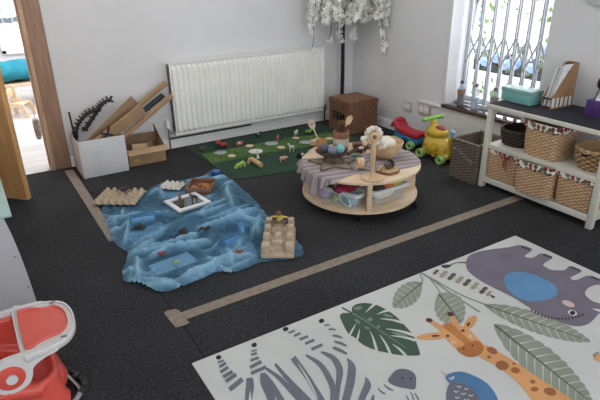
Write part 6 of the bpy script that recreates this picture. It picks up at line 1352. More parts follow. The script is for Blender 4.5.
b = B(); b.lathe([(.032, 0), (.034, .004), (.034, .03), (.030, .034)], n=26); tag(obj('bottle_cap', b, mat('royal_blue_cap', (50, 96, 176), .4, .04)), 'round blue plastic cap at the back right corner of the blue cloth', 'cap', loc=(1.48, 3.625, ZC))
# egg box castle: moulded pulp packaging
crz = math.atan2(-.098, .149)
t = thing('pulp_castle', 'beige moulded pulp packing piece like a castle on the right edge of the blue cloth', 'packaging', (1.330, 2.385, ZC), crz)
t.scale = (1, 1, .95)
b = B(); b.box((0, 0, .012), (.185, .345, .024), bev=.006)
b.box((0, .02, .034), (.165, .28, .040), bev=.008, taper=1.06)
for x in (-.066, 0, .066):
    for y in (.135, .045, -.055): b.box((x, y, .074), (.036, .044, .062), bev=.006, taper=1.2)
for x in (-.066, .066): b.box((x, -.130, .045), (.046, .065, .07), bev=.008, taper=1.12)
b.box((0, -.10, .05), (.06, .04, .06), bev=.008)
obj('body', b, pulp, t)
t = thing('toy_figure', 'brown and yellow toy figure with spread arms riding on the pulp castle', 'toy figure', Matrix.Translation((1.330, 2.385, ZC)) @ Matrix.Rotation(crz, 4, 'Z') @ Vector((.0, .045, .099)), crz)
t.scale = (.85, .85, .75)
b = B(); b.tube([(-.055, 0, .028), (-.02, 0, .034), (.02, 0, .034), (.05, .0, .03)], [.010, .016, .016, .009], 10); b.tube([(-.03, -.01, .03), (-.042, -.03, .003)], [.009, .006]); b.tube([(.03, -.01, .03), (.045, -.03, .003)], [.009, .006]); b.tube([(-.02, .015, .03), (-.024, .03, .003)], [.008, .006]); b.tube([(.02, .015, .03), (.026, .03, .003)], [.008, .006])
remesh(obj('mount', b, mat('brown_toy_hide', (104, 84, 68), .7, .12, 50), t), .003)
b = B(); b.tube([(0, 0, .04), (0, 0, .065), (0, 0, .082)], [.014, .017, .012], 10); b.tube([(-.055, .0, .072), (-.02, 0, .076), (.02, 0, .076), (.06, 0, .066)], [.006, .008, .008, .006], 8); obj('torso', b, mat('yellow_toy_shirt', (196, 176, 60), .6, .08), t)
b = B(); b.ball((0, 0, .098), (.014, .014, .016)); b.lathe([(.020, .104), (.012, .108), (.010, .120), (.002, .122)], n=16); obj('head', b, mat('brown_toy_hat', (122, 80, 56), .6, .08), t)
# ---------------------------------------------------------------- round two-tier table
TX, TY, TR, TZ = 2.13, 2.66, .402, .280
t = thing('play_table', 'round two tier birch play table on castors', 'table', (TX, TY, 0))
def discp(r, z0, z1): 
    b = B(); b.lathe([(r - .004, z0), (r, z0 + .003), (r, z1 - .003), (r - .004, z1)], n=96); return b
obj('table_top', discp(TR, .261, TZ), birch, t); obj('lower_shelf', discp(.392, .060, .079), birch, t)
a0 = math.atan2(2.306 - TY, 1.936 - TX)
for k in range(4):
    a = a0 + k * PI / 2; b = B(); b.box((.335, 0, .170), (.10, .030, .182), rot=None, bev=.002, M=Matrix.Rotation(a, 4, 'Z')); obj('support', b, birch, t)
for k in range(4):
    a = a0 + .09 + (k + .35 if k % 2 == 0 else k + .24) * PI / 2 - (.62 if k % 2 == 0 else 0)
    cxy = {0: (1.912, 2.385), 1: (2.330, 2.325), 2: (2.35, 2.93), 3: (1.93, 2.95)}[k]
    x, y = cxy[0] - TX, cxy[1] - TY
    b = B(); b.cyl((x - .010, y - .004, .022), (x + .010, y + .004, .022), .022); w = obj('castor', b, blackp, t)
    b = B(); b.cyl((x, y, .030), (x, y, .060), .012, .018); obj('castor_fork', b, mat('dark_steel', (60, 60, 62), .4, .05, metal=.7), w)
# striped runner: flat part and the part falling over the left rim
scm = stripe_cloth_mat()
t = thing('striped_cloth', 'lilac grey striped cloth over the round table hanging at its left', 'cloth', (TX, TY, 0))
A0, A1 = math.radians(143), math.radians(212)
rim = [(TR * 1.004 * math.cos(A0 + (A1 - A0) * k / 22), TR * 1.004 * math.sin(A0 + (A1 - A0) * k / 22)) for k in range(23)]
poly_ = rim + [(-.26, -.190), (-.186, -.185), (-.06, -.23), (.10, -.275), (.18, -.285), (.262, -.288), (.30, -.268), (.345, -.203), (.383, -.120), (.398, -.02), (.30, .02), (.10, .09), (-.10, .16)]
tri = delaunay_2d_cdt([Vector(p) for p in resample(poly_, 160)] + [Vector((-.39 + i * .022, -.30 + j * .022)) for i in range(36) for j in range(24) if inside(-.39 + i * .022, -.30 + j * .022, poly_) and min(math.dist((-.39 + i * .022, -.30 + j * .022), q) for q in resample(poly_, 90)) > .01], [(i, (i + 1) % 160) for i in range(160)], [], 1, 1e-6)
bm = bmesh.new(); vs = [bm.verts.new((p.x, p.y, TZ + .0025 + .0018 * (1 + noise.noise((p.x * 18, p.y * 18, 0))) + .002 * max(0, math.sin(p.y * 30 + p.x * 9)))) for p in tri[0]]
for f in tri[2]: bm.faces.new([vs[i] for i in f])
o = obj('top_panel', bm, scm, t, smooth=180); o.modifiers.new('s', 'SOLIDIFY').thickness = .0015
bm = bmesh.new(); n_ = 90; V = []
for k in range(n_ + 1):
    f = k / n_; a = A0 + (A1 - A0) * f; ln = .025 + .055 * min(1, f * 1.6) ** .8 + .055 * math.exp(-((f - .66) / .13) ** 2)
    if f > .72: ln *= max(.06, 1 - (f - .72) * 3.4)
    row = []
    for j in range(15):
        s = j / 14; fold = .016 * math.sin(f * 34 + .6 * math.sin(f * 7)) * s ** .7
        r = TR + .0035 + min(.006, s * .05) + fold * .8 + .012 * s
        row.append(bm.verts.new((r * math.cos(a + .012 * math.sin(f * 60) * s), r * math.sin(a + .012 * math.sin(f * 60) * s), TZ + .003 - ln * s)))
    V.append(row)
for k in range(n_):
    for j in range(14): bm.faces.new((V[k][j], V[k + 1][j], V[k + 1][j + 1], V[k][j + 1]))
o = obj('hanging_panel', bm, scm, t, smooth=180); o.modifiers.new('s', 'SOLIDIFY').thickness = .0015
bm = bmesh.new(); V = []
for k in range(31):
    f = k / 30; a = -.36 + .33 * f; ln = .03 + .05 * math.sin(PI * f)
    V.append([bm.verts.new(((TR + .005 + .008 * j / 8 + .006 * math.sin(f * 22) * j / 8) * math.cos(a), (TR + .005 + .008 * j / 8 + .006 * math.sin(f * 22) * j / 8) * math.sin(a), TZ + .003 - ln * j / 8)) for j in range(9)])
for k in range(30):
    for j in range(8): bm.faces.new((V[k][j], V[k + 1][j], V[k + 1][j + 1], V[k][j + 1]))
o = obj('hanging_panel', bm, scm, t, smooth=180); o.modifiers.new('s', 'SOLIDIFY').thickness = .0015

# clear tubs on the lower shelf and what is in them
tubm = clear_mat('translucent_plastic', (236, 240, 242), .16)
def tub(label, c, rz, w, d, h, sticker=None):
    t = thing('storage_tub', label, 'tub', c, rz)
    b = B(); k0 = .88; R = []
    for z, k, o in ((0, k0, 0), (h * .5, (k0 + 1) / 2, 0), (h, 1, 0), (h, 1, -.003), (.003, k0, -.003)):
        R.append([Vector((x * k + (o if x > 0 else -o), y * k + (o if y > 0 else -o), z)) for x, y in resample(rrect(w, d, .025), 60)])
    b.rings(R); obj('body', b, tubm, t)
    b = B(); R = []
    for z, o in ((h - .020, .003), (h - .020, .012), (h + .002, .012), (h + .002, -.004), (h - .002, -.004)):
        R.append([Vector((x * (1 + 2 * o / w), y * (1 + 2 * o / d), z)) for x, y in resample(rrect(w, d, .025), 60)])
    b.rings(R, False, False); obj('rim', b, clear_mat('translucent_rim', (236, 240, 242), .72), t)
    if sticker:
        Ms = Matrix.Translation((sticker[0], -d / 2 * .945 - .002, h * .47)) @ Matrix.Rotation(PI / 2 - .10 , 4, 'X')
        lf = lambda s: [(x * s, y * s) for x, y in smooth_loop([(-.052, .036), (.0, .034), (.035, .012), (.050, -.038), (.0, -.036), (-.036, -.012)], 4)]
        b = B(); b.prism(lf(.9), -.001, .001, Ms); so = obj('sticker', b, mat('white_sticker', (222, 226, 226), .5, .02), t)
        b = B(); b.prism(lf(.72), .0005, .0022, Ms); obj('sticker_leaf', b, mat('grey_sticker', (150, 160, 164), .5, .03), so)
        b = B(); b.prism([(x + .006, y - .003) for x, y in lf(.50)], .0015, .0032, Ms); obj('sticker_leaf', b, mat('teal_sticker', (98, 158, 164), .5, .04), so)
    return t
f0, f1 = Vector((1.772, 2.705)), Vector((1.890, 2.372)); dd = (f1 - f0); rz1 = math.atan2(dd.y, dd.x); nn = Vector((-dd.y, dd.x)).normalized()
c1 = (f0 + f1) / 2 + nn * .052
tub('clear plastic tub of soft toys on the left of the lower table shelf', (c1.x, c1.y, .0795), rz1, .350, .105, .104, sticker=(.085,))
c2 = Vector((2.165, 2.475)); rz2 = .03
tub('clear plastic tub of papers on the right of the lower table shelf', (c2.x, c2.y, .0795), rz2, .300, .215, .100)
def lump(name, label, cat, M0, p, r, m, seed, wob=.25):
    b = B(); b.ball((0, 0, 0), r, 22, 14)
    for v in b.bm.verts: v.co *= 1 + wob * noise.noise(v.co * (1.6 / max(r)) + Vector((seed, 0, 0)))
    lo = min(v.co.z for v in b.bm.verts)
    return tag(obj(name, b, m), label, cat, loc=M0 @ Vector(p))
M1 = Matrix.Translation((c1.x, c1.y, .0795)) @ Matrix.Rotation(rz1, 4, 'Z'); M2 = Matrix.Translation((c2.x, c2.y, .0795)) @ Matrix.Rotation(rz2, 4, 'Z')
lump('knitted_cloth', 'crimson knitted cloth at the top of the left tub', 'cloth', M1, (.05, 0, .108), (.10, .046, .030), mat('crimson_knit', (142, 30, 58), .9, .2, 60, .6, 80), 1)
lump('knitted_cloth', 'dark green knitted cloth at the left end of the left tub', 'cloth', M1, (-.10, 0, .106), (.060, .044, .028), mat('forest_knit', (52, 74, 50), .9, .15, 50, .5, 80), 2)
lump('soft_cloth', 'pale lilac cloth low in the left tub', 'cloth', M1, (-.09, 0, .05), (.062, .038, .042), mat('lilac_soft', (186, 160, 206), .9, .08), 3)
lump('soft_cloth', 'sage green cloth low in the left tub', 'cloth', M1, (.01, 0, .045), (.055, .038, .038), mat('sage_soft', (150, 186, 134), .9, .08), 4)
lump('soft_cloth', 'pale blue cloth low in the left tub behind the leaf sticker', 'cloth', M1, (.105, 0, .046), (.045, .038, .040), mat('blue_soft', (140, 186, 214), .9, .06), 5)
lump('soft_cloth', 'cream cloth filling the right tub', 'cloth', M2, (-.02, 0, .045), (.115, .085, .038), mat('cream_soft', (226, 222, 206), .9, .05), 6)
lump('soft_cloth', 'dark cloth at the back of the right tub', 'cloth', M2, (-.07, -.04, .100), (.060, .055, .024), mat('charcoal_soft', (60, 56, 58), .9, .08), 7)
b = B(); b.box((0, 0, 0), (.13, .003, .075), rot=(-.75, .1, .1)); b.box((.02, .02, .006), (.11, .003, .08), rot=(-.9, -.1, .25)); tag(obj('leaflet', b, mat('yellow_leaflet', (206, 206, 74), .6, .1, 8)), 'yellow green leaflets sticking up from the right tub', 'leaflet', loc=M2 @ Vector((.080, -.055, .106)), rz=.1)
b = B(); b.box((0, 0, 0), (.085, .05, .020), rot=(.1, .12, .3), bev=.004); tag(obj('toy_block', b, mat('orange_toy', (206, 104, 46), .5, .06)), 'orange toy piece at the top of the right tub', 'toy', loc=M2 @ Vector((-.010, -.070, .110)))

# ---------------------------------------------------------------- things on the table
ZC2 = TZ + .0065
# woven star mat
t_ = []
for k in range(10):
    a = math.radians(62) + k * PI / 5; r = .178 if k % 2 == 0 else .086; t_.append((r * math.cos(a), r * math.sin(a)))
b = B(); b.prism(t_, 0, .006); st = obj('star_mat', b, wood('woven_grass', (178, 158, 134), (120, 104, 88), 20, 'X', .9, 3)); tag(st, 'grey brown woven star shaped mat on the striped cloth', 'mat', loc=(1.945, 2.705, ZC2))
b = B(); cen = t_
for k in range(10): 
    p, q = t_[k], t_[(k + 1) % 10]; b.tube([(p[0], p[1], .006), (q[0], q[1], .006)], .0045, 6)
obj('braided_edge', b, mat('dark_braid', (104, 90, 72), .9, .1, 60), st)
# twig bowl on legs with felt balls
t = thing('twig_bowl', 'dark twig bowl on thin legs standing on the star mat', 'bowl', (1.955, 2.735, ZC2 + .006))
twm = mat('twig_bark', (84, 66, 56), .85, .15, 30, .4, 90)
b = B(); rnd = random.Random(11)
for k in range(46):
    a = k * 2 * PI / 46 + rnd.uniform(-.05, .05); r1 = rnd.uniform(.098, .118)
    b.tube([(.018 * math.cos(a), .018 * math.sin(a), .040), (.055 * math.cos(a + .1), .055 * math.sin(a + .1), .043), (.088 * math.cos(a + .14), .088 * math.sin(a + .14), .056), (r1 * math.cos(a + .2), r1 * math.sin(a + .2), .074 + rnd.uniform(-.006, .008))], [.006, .0065, .0055, .004], 6)
b.torus((0, 0, .060), .092, .006, n=36, m=6); b.torus((0, 0, .045), .058, .005, n=30, m=6); b.lathe([(.0, .036), (.06, .039), (.09, .054)], n=24, cap0=False, cap1=False)
obj('bowl', b, twm, t)
for a in (-2.2, -.9, .3, 1.6, 2.9):
    b = B(); b.tube([(.052 * math.cos(a), .052 * math.sin(a), .042), (.066 * math.cos(a), .066 * math.sin(a), .02), (.070 * math.cos(a + .1), .070 * math.sin(a + .1), .0)], [.005, .0042, .0045], 6); obj('leg', b, twm, t)
for (x, y), c, n_, lb in (((1.918, 2.775), (92, 94, 112), 'slate', 'dark slate felt ball, leftmost in the twig bowl'), ((1.930, 2.706), (128, 136, 156), 'grey', 'grey blue felt ball in the middle of the twig bowl'), ((1.990, 2.700), (122, 190, 188), 'turquoise', 'turquoise felt ball, rightmost in the twig bowl')):
    b = B(); b.ball((0, 0, 0), .031, 20, 14); tag(obj('felt_ball', b, mat(n_ + '_felt', c, .95, .06, 40, .4, 120)), lb, 'ball', 'felt balls in the twig bowl', (x, y, ZC2 + .006 + .086))
# bamboo cup with slotted spoon
t = thing('bamboo_cup', 'bamboo cup at the back left edge of the round table', 'cup', (2.062, 3.022, TZ + .0005))
b = B(); b.lathe([(.034, 0), (.037, .004), (.038, .068), (.034, .070), (.0325, .010), (.0, .009)], n=30, cap1=False); obj('body', b, bamboo, t)
def spoon(name, label, base, tip, m, rh=.022, ln=.03, slot=False):
    A, T = Vector(base), Vector(tip); d = (T - A)
    b = B(); b.tube([Vector((0, 0, 0)), d * .5, d * .82], [.0055, .005, .006], 8)
    Q = d.to_track_quat('Z', 'X').to_matrix().to_4x4()
    # oval head facing the camera side
    cdir = Vector((-.45, -.85, .2)); up = d.normalized(); n = (cdir - up * cdir.dot(up)).normalized(); s = up.cross(n)
    rings = []
    for z, k in ((-.004, .5), (-.003, .9), (.002, 1.0), (.004, .92), (.0005, .55)):
        rings.append([d + s * rh * k * math.cos(2 * PI * j / 24) + up * ln * k * math.sin(2 * PI * j / 24) + n * z for j in range(24)])
    b.rings(rings)
    o = obj(name, b, m); tag(o, label, 'spoon', loc=A)
    if slot:
        b = B()
        for k in (-1, 0, 1): b.ball(d + s * (.007 * k) + n * .0035, (.0025, .0025, .0012) if False else .0034, 8, 6)
        obj('spoon_hole', b, darkwood, o)
    return o
spoon('wooden_spoon', 'pale wooden slotted spoon standing in the bamboo cup', (2.058, 3.026, TZ + .012), (1.985, 3.035, .470), wood('pink_pale_wood', (226, 200, 178), (208, 178, 154), 6, 'Z'), .025, .038, True)
# stoneware jar with wooden spoons
t = thing('utensil_jar', 'white stoneware jar with a terracotta rim holding wooden spoons', 'jar', (2.190, 2.965, TZ + .0005), 0)
b = B(); b.lathe([(.055, 0), (.058, .004), (.058, .078)], n=36, cap1=False); obj('body', b, mat('white_stoneware', (206, 198, 188), .4, .04), t)
b = B(); b.lathe([(.0585, .076), (.0595, .080), (.058, .116), (.056, .124), (.050, .124), (.049, .09), (.0, .088)], n=36, cap0=False, cap1=False); obj('rim_band', b, mat('terracotta_glaze', (150, 100, 72), .4, .08), t)
spoon('wooden_spoon', 'darker wooden spoon standing in the stoneware jar, left one', (2.195, 2.965, .372), (2.180, 2.945, .462), midwood, .025, .033)
spoon('wooden_spoon', 'pale wooden spoon leaning to the right in the stoneware jar', (2.185, 2.968, .372), (2.250, 2.955, .475), palewood, .023, .036)
b = B()
for k in range(4): b.tube([(-.02 + .014 * k, 0, 0), (-.025 + .016 * k, -.01, .085 + .008 * (k % 2))], [.008, .011], 8)
tag(obj('kitchen_tools', b, darkwood), 'dark wooden tool handles bunched in the stoneware jar', 'utensils', loc=(2.180, 2.955, .372))
# brown blocks, dish, dark pieces
b = B(); b.box((0, 0, .020), (.135, .055, .040), bev=.004); tag(obj('wooden_block', b, wood('red_brown_block', (140, 84, 58), (104, 60, 42), 6, 'X')), 'red brown wooden block at the back of the round table', 'block', loc=(2.302, 2.858, TZ + .006), rz=-.42)
b = B(); b.tube([(-.07, -.025, .014), (-.03, -.012, .020), (.02, .004, .018), (.06, .012, .022)], [.012, .014, .013, .015], 8); b.tube([(.02, .004, .018), (.05, -.012, .014)], [.010, .008]); tag(obj('driftwood', b, darkwood), 'dark driftwood piece lying between twig bowl and brown block', 'driftwood', loc=(2.175, 2.792, ZC2))
t = thing('toy_car', 'small dark toy car with white parts in front of the brown block', 'toy vehicle', (2.236, 2.785, ZC2), .3)
b = B(); b.box((0, 0, .016), (.075, .034, .018), bev=.006); obj('body', b, darkwood, t)
b = B(); b.box((-.004, 0, .031), (.036, .028, .014), bev=.005); obj('cab', b, whitet, t)
for x in (-.022, .022):
    for s in (-1, 1): 
        b = B(); b.cyl((x, s * .014, .009), (x, s * .021, .009), .009, n=14); obj('wheel', b, blackp, t)
t = thing('tin_dish', 'small dark green round dish with a pale rim on the striped cloth', 'dish', (2.128, 2.700, ZC2 + .003))
b = B(); b.lathe([(.040, 0), (.046, .006), (.044, .008), (.038, .004), (.0, .004)], n=32, cap1=False); obj('dish', b, mat('dark_green_enamel', (46, 84, 66), .35, .06), t)
b = B(); b.torus((0, 0, .0075), .046, .0025, n=36, m=6); obj('rim', b, mat('pale_rim', (150, 172, 156), .4, .04), t)
# wooden mixing bowl with white wool ball
t = thing('mixing_bowl', 'pale wooden mixing bowl at the right of the round table', 'bowl', (2.305, 2.615, ZC2))
b = B(); b.lathe([(.052, 0), (.060, .004), (.090, .030), (.112, .068), (.122, .112), (.117, .114), (.106, .070), (.084, .034), (.05, .012), (.0, .010)], n=44, cap1=False); obj('body', b, wood('maple_bowl', (218, 184, 140), (194, 156, 112), 5, 'X', .4, 4), t)
b = B(); b.ball((0, 0, 0), (.074, .074, .058), 24, 16)
for v in b.bm.verts: v.co *= 1 + .07 * noise.noise(v.co * 40)
tag(obj('wool_ball', b, creamf), 'white wool ball resting in the pale wooden mixing bowl', 'ball', loc=(2.295, 2.606, ZC2 + .092))
# turned stand with bead garland
t = thing('wooden_stand', 'turned wooden stand with a round base at the front of the round table', 'stand', (1.990, 2.362, TZ + .0005))
b = B(); b.lathe([(.070, 0), (.073, .004), (.073, .010), (.066, .013), (.0, .013)], n=44); obj('base', b, palewood, t)
b = B(); b.lathe([(.016, .012), (.013, .03), (.012, .08), (.014, .11), (.017, .15), (.018, .19), (.014, .225), (.012, .24)], n=22); obj('post', b, palewood, t)
b = B(); b.lathe([(.020, -.016), (.030, -.010), (.032, .004), (.024, .014), (.0, .015)], (0, -.004, .268), n=28, axis=(-.55, -.80, .15), cap0=True); hd = obj('head', b, palewood, t)
b = B(); b.lathe([(.013, .0145), (.009, .018), (.0, .0185)], (0, -.004, .268), n=20, axis=(-.55, -.80, .15), cap0=False); obj('eye', b, midwood, hd)
bd = thing('bead_garland', 'cream felt bead garland draped over the top of the wooden stand', 'garland', (1.990, 2.362, TZ))
Rr = Vector((.847, -.531, 0)); Bk = Vector((.48, .78, 0))
gp = []
for k in range(8):
    a = PI * (-.08 + 1.16 * k / 7); gp.append(Rr * .040 * math.cos(a) + Bk * .024 + Vector((0, 0, .272 + .042 * math.sin(a))))
gp += [Rr * -.062 + Bk * .012 + Vector((0, 0, .252)), Rr * -.052 + Bk * .014 + Vector((0, 0, .226)), Rr * .050 + Bk * .0 + Vector((0, 0, .238)), Rr * .060 + Bk * .004 + Vector((0, 0, .208)), Rr * .036 + Bk * .006 + Vector((0, 0, .204))]
b = B(); b.tube([tuple(p) for p in gp[:8]], .003, 6); obj('cord', b, creamf, bd)
for i, p in enumerate(gp):
    b = B(); b.ball(p, (.0185, .0185, .018), 14, 9); obj('bead', b, creamf if i % 3 else mat('beige_felt', (212, 192, 164), .95, .05, 30, .4), bd)
# rings
vdir = Vector((-.62, -.75, .0)).normalized()
b = B(); R_, r_ = .036, .030; rings = []
for x, rr2 in ((-.024, R_ - .004), (-.020, R_), (.0, R_ + .002), (.020, R_), (.024, R_ - .004), (.020, r_), (-.020, r_)):
    rings.append([Vector((x, rr2 * math.cos(2 * PI * j / 30), rr2 * math.sin(2 * PI * j / 30) + .0385)) for j in range(30)])
rings.append(rings[0]); b.rings(rings, False, False)
tag(obj('wooden_ring', b, palewood), 'thick pale wooden ring standing upright beside the metal ring', 'ring', loc=(2.022, 2.526, ZC2), rz=-.35)
t = thing('lens_ring', 'round grey metal ring lens standing upright behind the wooden stand', 'lens', (2.060, 2.470, ZC2), math.atan2(vdir.y, vdir.x))
b = B(); b.torus((0, 0, .036), .031, .005, (1, 0, 0), 36, 8); obj('rim', b, steel, t)
b = B(); b.lathe([(.029, -.002), (.029, .002), (.0, .0035)], (0, 0, .036), axis=(1, 0, 0), n=30); obj('glass', b, clear_mat('lens_glass', (160, 160, 158), .35), t)
# log slice with metal strainer
t = thing('log_slice', 'wavy edged wooden log slice on the front right of the round table', 'log slice', (2.148, 2.398, TZ + .0005))
b = B(); sl = []
for k in range(40):
    a = 2 * PI * k / 40; r = .074 * (1 + .07 * math.sin(5 * a) + .04 * math.sin(9 * a + 1)); sl.append((r * math.cos(a), r * math.sin(a) * .9))
b.prism(sl, .0, .018); obj('bark_edge', b, midwood, t)
b = B(); b.prism([(x * .94, y * .94) for x, y in sl], .0178, .0186); obj('cut_face', b, wood('cut_face', (214, 180, 138), (186, 148, 104), 10, 'X', .6, 2), t)
t = thing('metal_strainer', 'small dark metal strainer cup tilted on the log slice', 'strainer', (2.162, 2.402, TZ + .0195), .4)
b = B(); axs = Vector((-.45, -.62, .64)); b.lathe([(.018, -.030), (.028, -.024), (.033, .006), (.030, .006), (.025, -.020), (.0, -.026)], (0, 0, .030), axis=tuple(axs), n=30, cap1=False); obj('cup', b, mat('worn_tin', (112, 98, 88), .4, .12, 20, metal=.6), t)
b = B(); b.torus(Vector((0, 0, .030)) + axs.normalized() * .006, .032, .0032, tuple(axs), 32, 6); obj('rim', b, steel, t)
b = B(); b.tube([(-.024, .022, .02), (-.045, .03, .010), (-.078, .028, .004)], [.006, .005, .005], 8, .6); obj('handle', b, mat('worn_tin', 0), t)

# ---------------------------------------------------------------- ride-on toys by the right wall
ylw = mat('yellow_toy_shell', (216, 178, 50), .35, .04, 6); limew = mat('lime_wheel', (140, 180, 96), .45, .04); redp = mat('red_toy_shell', (186, 32, 54), .4, .04, 6); bluep = mat('blue_toy_shell', (46, 128, 186), .4, .05, 6)
t = thing('ride_on_toy', 'yellow ride on toy with a lime green handlebar and wheels', 'ride-on toy', (3.175, 2.945, 0))
t.scale = (1, 1.0, .87)
b = B()
b.box((0, 0, .065), (.13, .30, .05), bev=.02)
b.ball((0, .005, .135), (.092, .150, .105), 22, 14); b.box((0, 0, .11), (.15, .25, .11), bev=.035)
b.ball((-.002, .025, .262), (.075, .105, .062), 20, 12); b.ball((0, .09, .215), (.055, .06, .07)); b.tube([(0, .065, .26), (0, .075, .33), (0, .075, .365)], [.045, .030, .026], 12)
b.box((0, -.135, .17), (.075, .034, .19), bev=.014)
remesh(obj('body', b, ylw, t), .008)
b = B(); b.tube([(0, .078, .34), (0, .082, .375)], [.024, .022], 12); b.tube([(-.080, .105, .372), (-.03, .092, .380), (.03, .085, .383), (.080, .075, .388)], [.020, .019, .019, .020], 12); b.ball((-.080, .105, .372), .023); b.ball((.080, .075, .388), .023); obj('handlebar', b, mat('lime_plastic', (124, 190, 76), .4, .04), t)
b = B(); b.ball((-.004, .0, .306), (.042, .060, .020), 18, 10); obj('seat_pad', b, mat('maroon_pad', (150, 30, 40), .5, .06), t)
b = B(); b.cyl((0, -.135, .262), (0, -.135, .275), .026); b.ball((0, -.135, .295), (.020, .022, .026)); b.ball((0, -.118, .312), (.012, .016, .012)); obj('knob', b, mat('pale_blue_plastic', (150, 184, 204), .4, .05), t)
for (y, z, r) in ((.06, .13, .022), (-.04, .155, .030), (-.03, .075, .016)):
    b = B(); b.torus((-.0925 + .02 * abs(y) * 3, y, z), r, .0035, (-1, 0, .15), 24, 6); obj('moulded_ring', b, mat('yellow_toy_shade', (206, 164, 34), .4, .04), t)
def wheels(t, pos, r, w, m):
    for x, y in pos:
        b = B(); s = -1 if x < 0 else 1
        b.lathe([(r * .75, -w / 2), (r, -w * .35), (r, w * .35), (r * .8, w / 2), (r * .5, w / 2 - .004), (r * .3, w / 2 - .012), (.0, w / 2 - .012)], (x, y, r), n=28, axis=(s, 0, 0)); wh = obj('wheel', b, m, t)
        b = B(); b.lathe([(r * .32, w / 2 - .014), (r * .26, w / 2 - .004), (0, w / 2 - .004)], (x, y, r), n=16, axis=(s, 0, 0), cap0=False); obj('hub_cap', b, mat('dark_green_hub', (70, 120, 60), .5, .05), wh)
wheels(t, [(-.082, .120), (-.082, -.108), (.082, .120), (.082, -.108)], .043, .046, limew)
t = thing('ride_on_toy', 'red and blue ride on toy with lime green wheels in the corner by the wall', 'ride-on toy', (3.235, 3.345, 0))
t.scale = (1, 1, .84)
b = B(); S = []
for i in range(15):
    f = i / 14; y = -.165 + .36 * f; zt_ = .186 + .007 * math.sin(f * PI * 2 + 2.4) + (.060 * math.exp(-((f - .88) / .10) ** 2)); w = .062 + .016 * abs(2 * f - 1) ** 1.5
    if f in (0, 1): w *= .82; zt_ -= .01
    th_ = .074 if 0 < f < 1 else .035
    S.append([Vector((math.copysign(abs(math.cos(a)) ** .5, math.cos(a)) * w, y, zt_ - th_ / 2 + math.copysign(abs(math.sin(a)) ** .6, math.sin(a)) * th_ / 2)) for a in [2 * PI * j / 24 + .01 for j in range(24)]])
b.rings(S)
b.ball((0, .152, .245), (.058, .028, .026), 14, 8); obj('seat', b, redp, t, smooth=60)
b = B(); b.box((0, .0, .085), (.105, .30, .06), bev=.018)
for y in (-.125, .13): b.box((0, y, .125), (.10, .07, .10), bev=.016)
b.tube([(-.05, -.12, .05), (-.05, -.02, .11), (-.05, .10, .06)], .016, 10)
obj('chassis', b, bluep, t)
wheels(t, [(-.080, -.09), (-.080, .125), (.080, -.09), (.080, .125)], .043, .046, limew)

# ---------------------------------------------------------------- white unit with mint top at the left
t = thing('play_unit', 'low white play unit with a mint green top at the left edge', 'unit', (-.25, 2.80, 0))
wl = mat('white_laminate', (196, 196, 200), .5, .02, 5)
b = B(); fr = [(-.36, 0), (.297, 0), (.294, .06), (.288, .16), (.279, .27), (.266, .38), (.250, .474), (-.36, .474)]
b.prism(fr, -.010, .010, Matrix.Translation((0, -.26, 0)) @ Matrix.Rotation(PI / 2, 4, 'X')); obj('front_panel', b, wl, t)
b = B(); b.box((.225, .0, .237), (.018, .49, .474)); obj('side_panel', b, wl, t)
b = B(); b.box((-.34, .0, .237), (.018, .49, .474)); obj('side_panel', b, wl, t)
b = B(); b.box((-.05, .235, .226), (.56, .018, .452)); obj('back_panel', b, wl, t)
b = B(); b.box((-.045, -.005, .482), (.66, .55, .016), bev=.004); obj('top', b, mat('mint_laminate', (166, 196, 190), .45, .02, 5), t)
b = B()
for x, z in ((.257, .272), (.278, .099)): b.cyl((x, -.2705, z), (x, -.272, z), .0045, n=12)
obj('screw', b, greyp, t)

# ---------------------------------------------------------------- booster seat
t = thing('booster_seat', 'red and white plastic child booster seat with tray at the lower left corner', 'booster seat', (-.10, 1.865, 0))
cor = mat('coral_red_plastic', (226, 84, 72), .3, .03, 5); cord = mat('coral_red_inner', (212, 72, 62), .35, .04, 5); wp = mat('white_seat_plastic', (216, 214, 212), .3, .02, 5)
# seat shell, opening towards +x
b = B(); R = []
outl = rrect(.34, .30, .08, 6)
for z, k, dx in ((0, .96, .0), (.02, 1.0, 0), (.08, .94, -.005), (.15, .93, -.01)): R.append([Vector((x * k + dx + (.012 * math.sin(y * 34) if x > .1 and z < .1 else 0), y * k, z)) for x, y in resample(outl, 72)])
R.append([Vector((x * .86 - .012, y * .86, .158)) for x, y in resample(outl, 72)]); R.append([Vector((x * .74 - .015, y * .74, .130)) for x, y in resample(outl, 72)])
b.rings(R)
for s in (-1, 1): b.tube([(-.13, s * .125, .12), (-.02, s * .132, .165), (.08, s * .126, .12)], [.035, .034, .026], 12)
b.box((-.075, .128, .20), (.24, .022, .19), bev=.008); b.box((-.10, -.118, .16), (.20, .022, .12), bev=.008); b.ball((.115, -.02, .085), (.055, .085, .045)); b.ball((.12, -.09, .035), (.05, .04, .03)); b.ball((.12, .06, .035), (.05, .05, .03))
remesh(obj('seat_shell', b, cor, t), .006)
b = B(); bp = []
for i in range(13):
    f = i / 12; z = .13 + .27 * f; x = -.145 - .05 * f; w = .135 * (1 - .25 * f ** 3)
    bp.append([Vector((x + (.05 * abs(math.cos(a)) ** 2 if math.sin(a) > -.2 else .03) * 1.0 + .018 * math.sin(a), w * math.cos(a), z + .0)) for a in [2 * PI * j / 28 for j in range(28)]])
b.rings(bp); obj('backrest', b, cord, t, smooth=60)
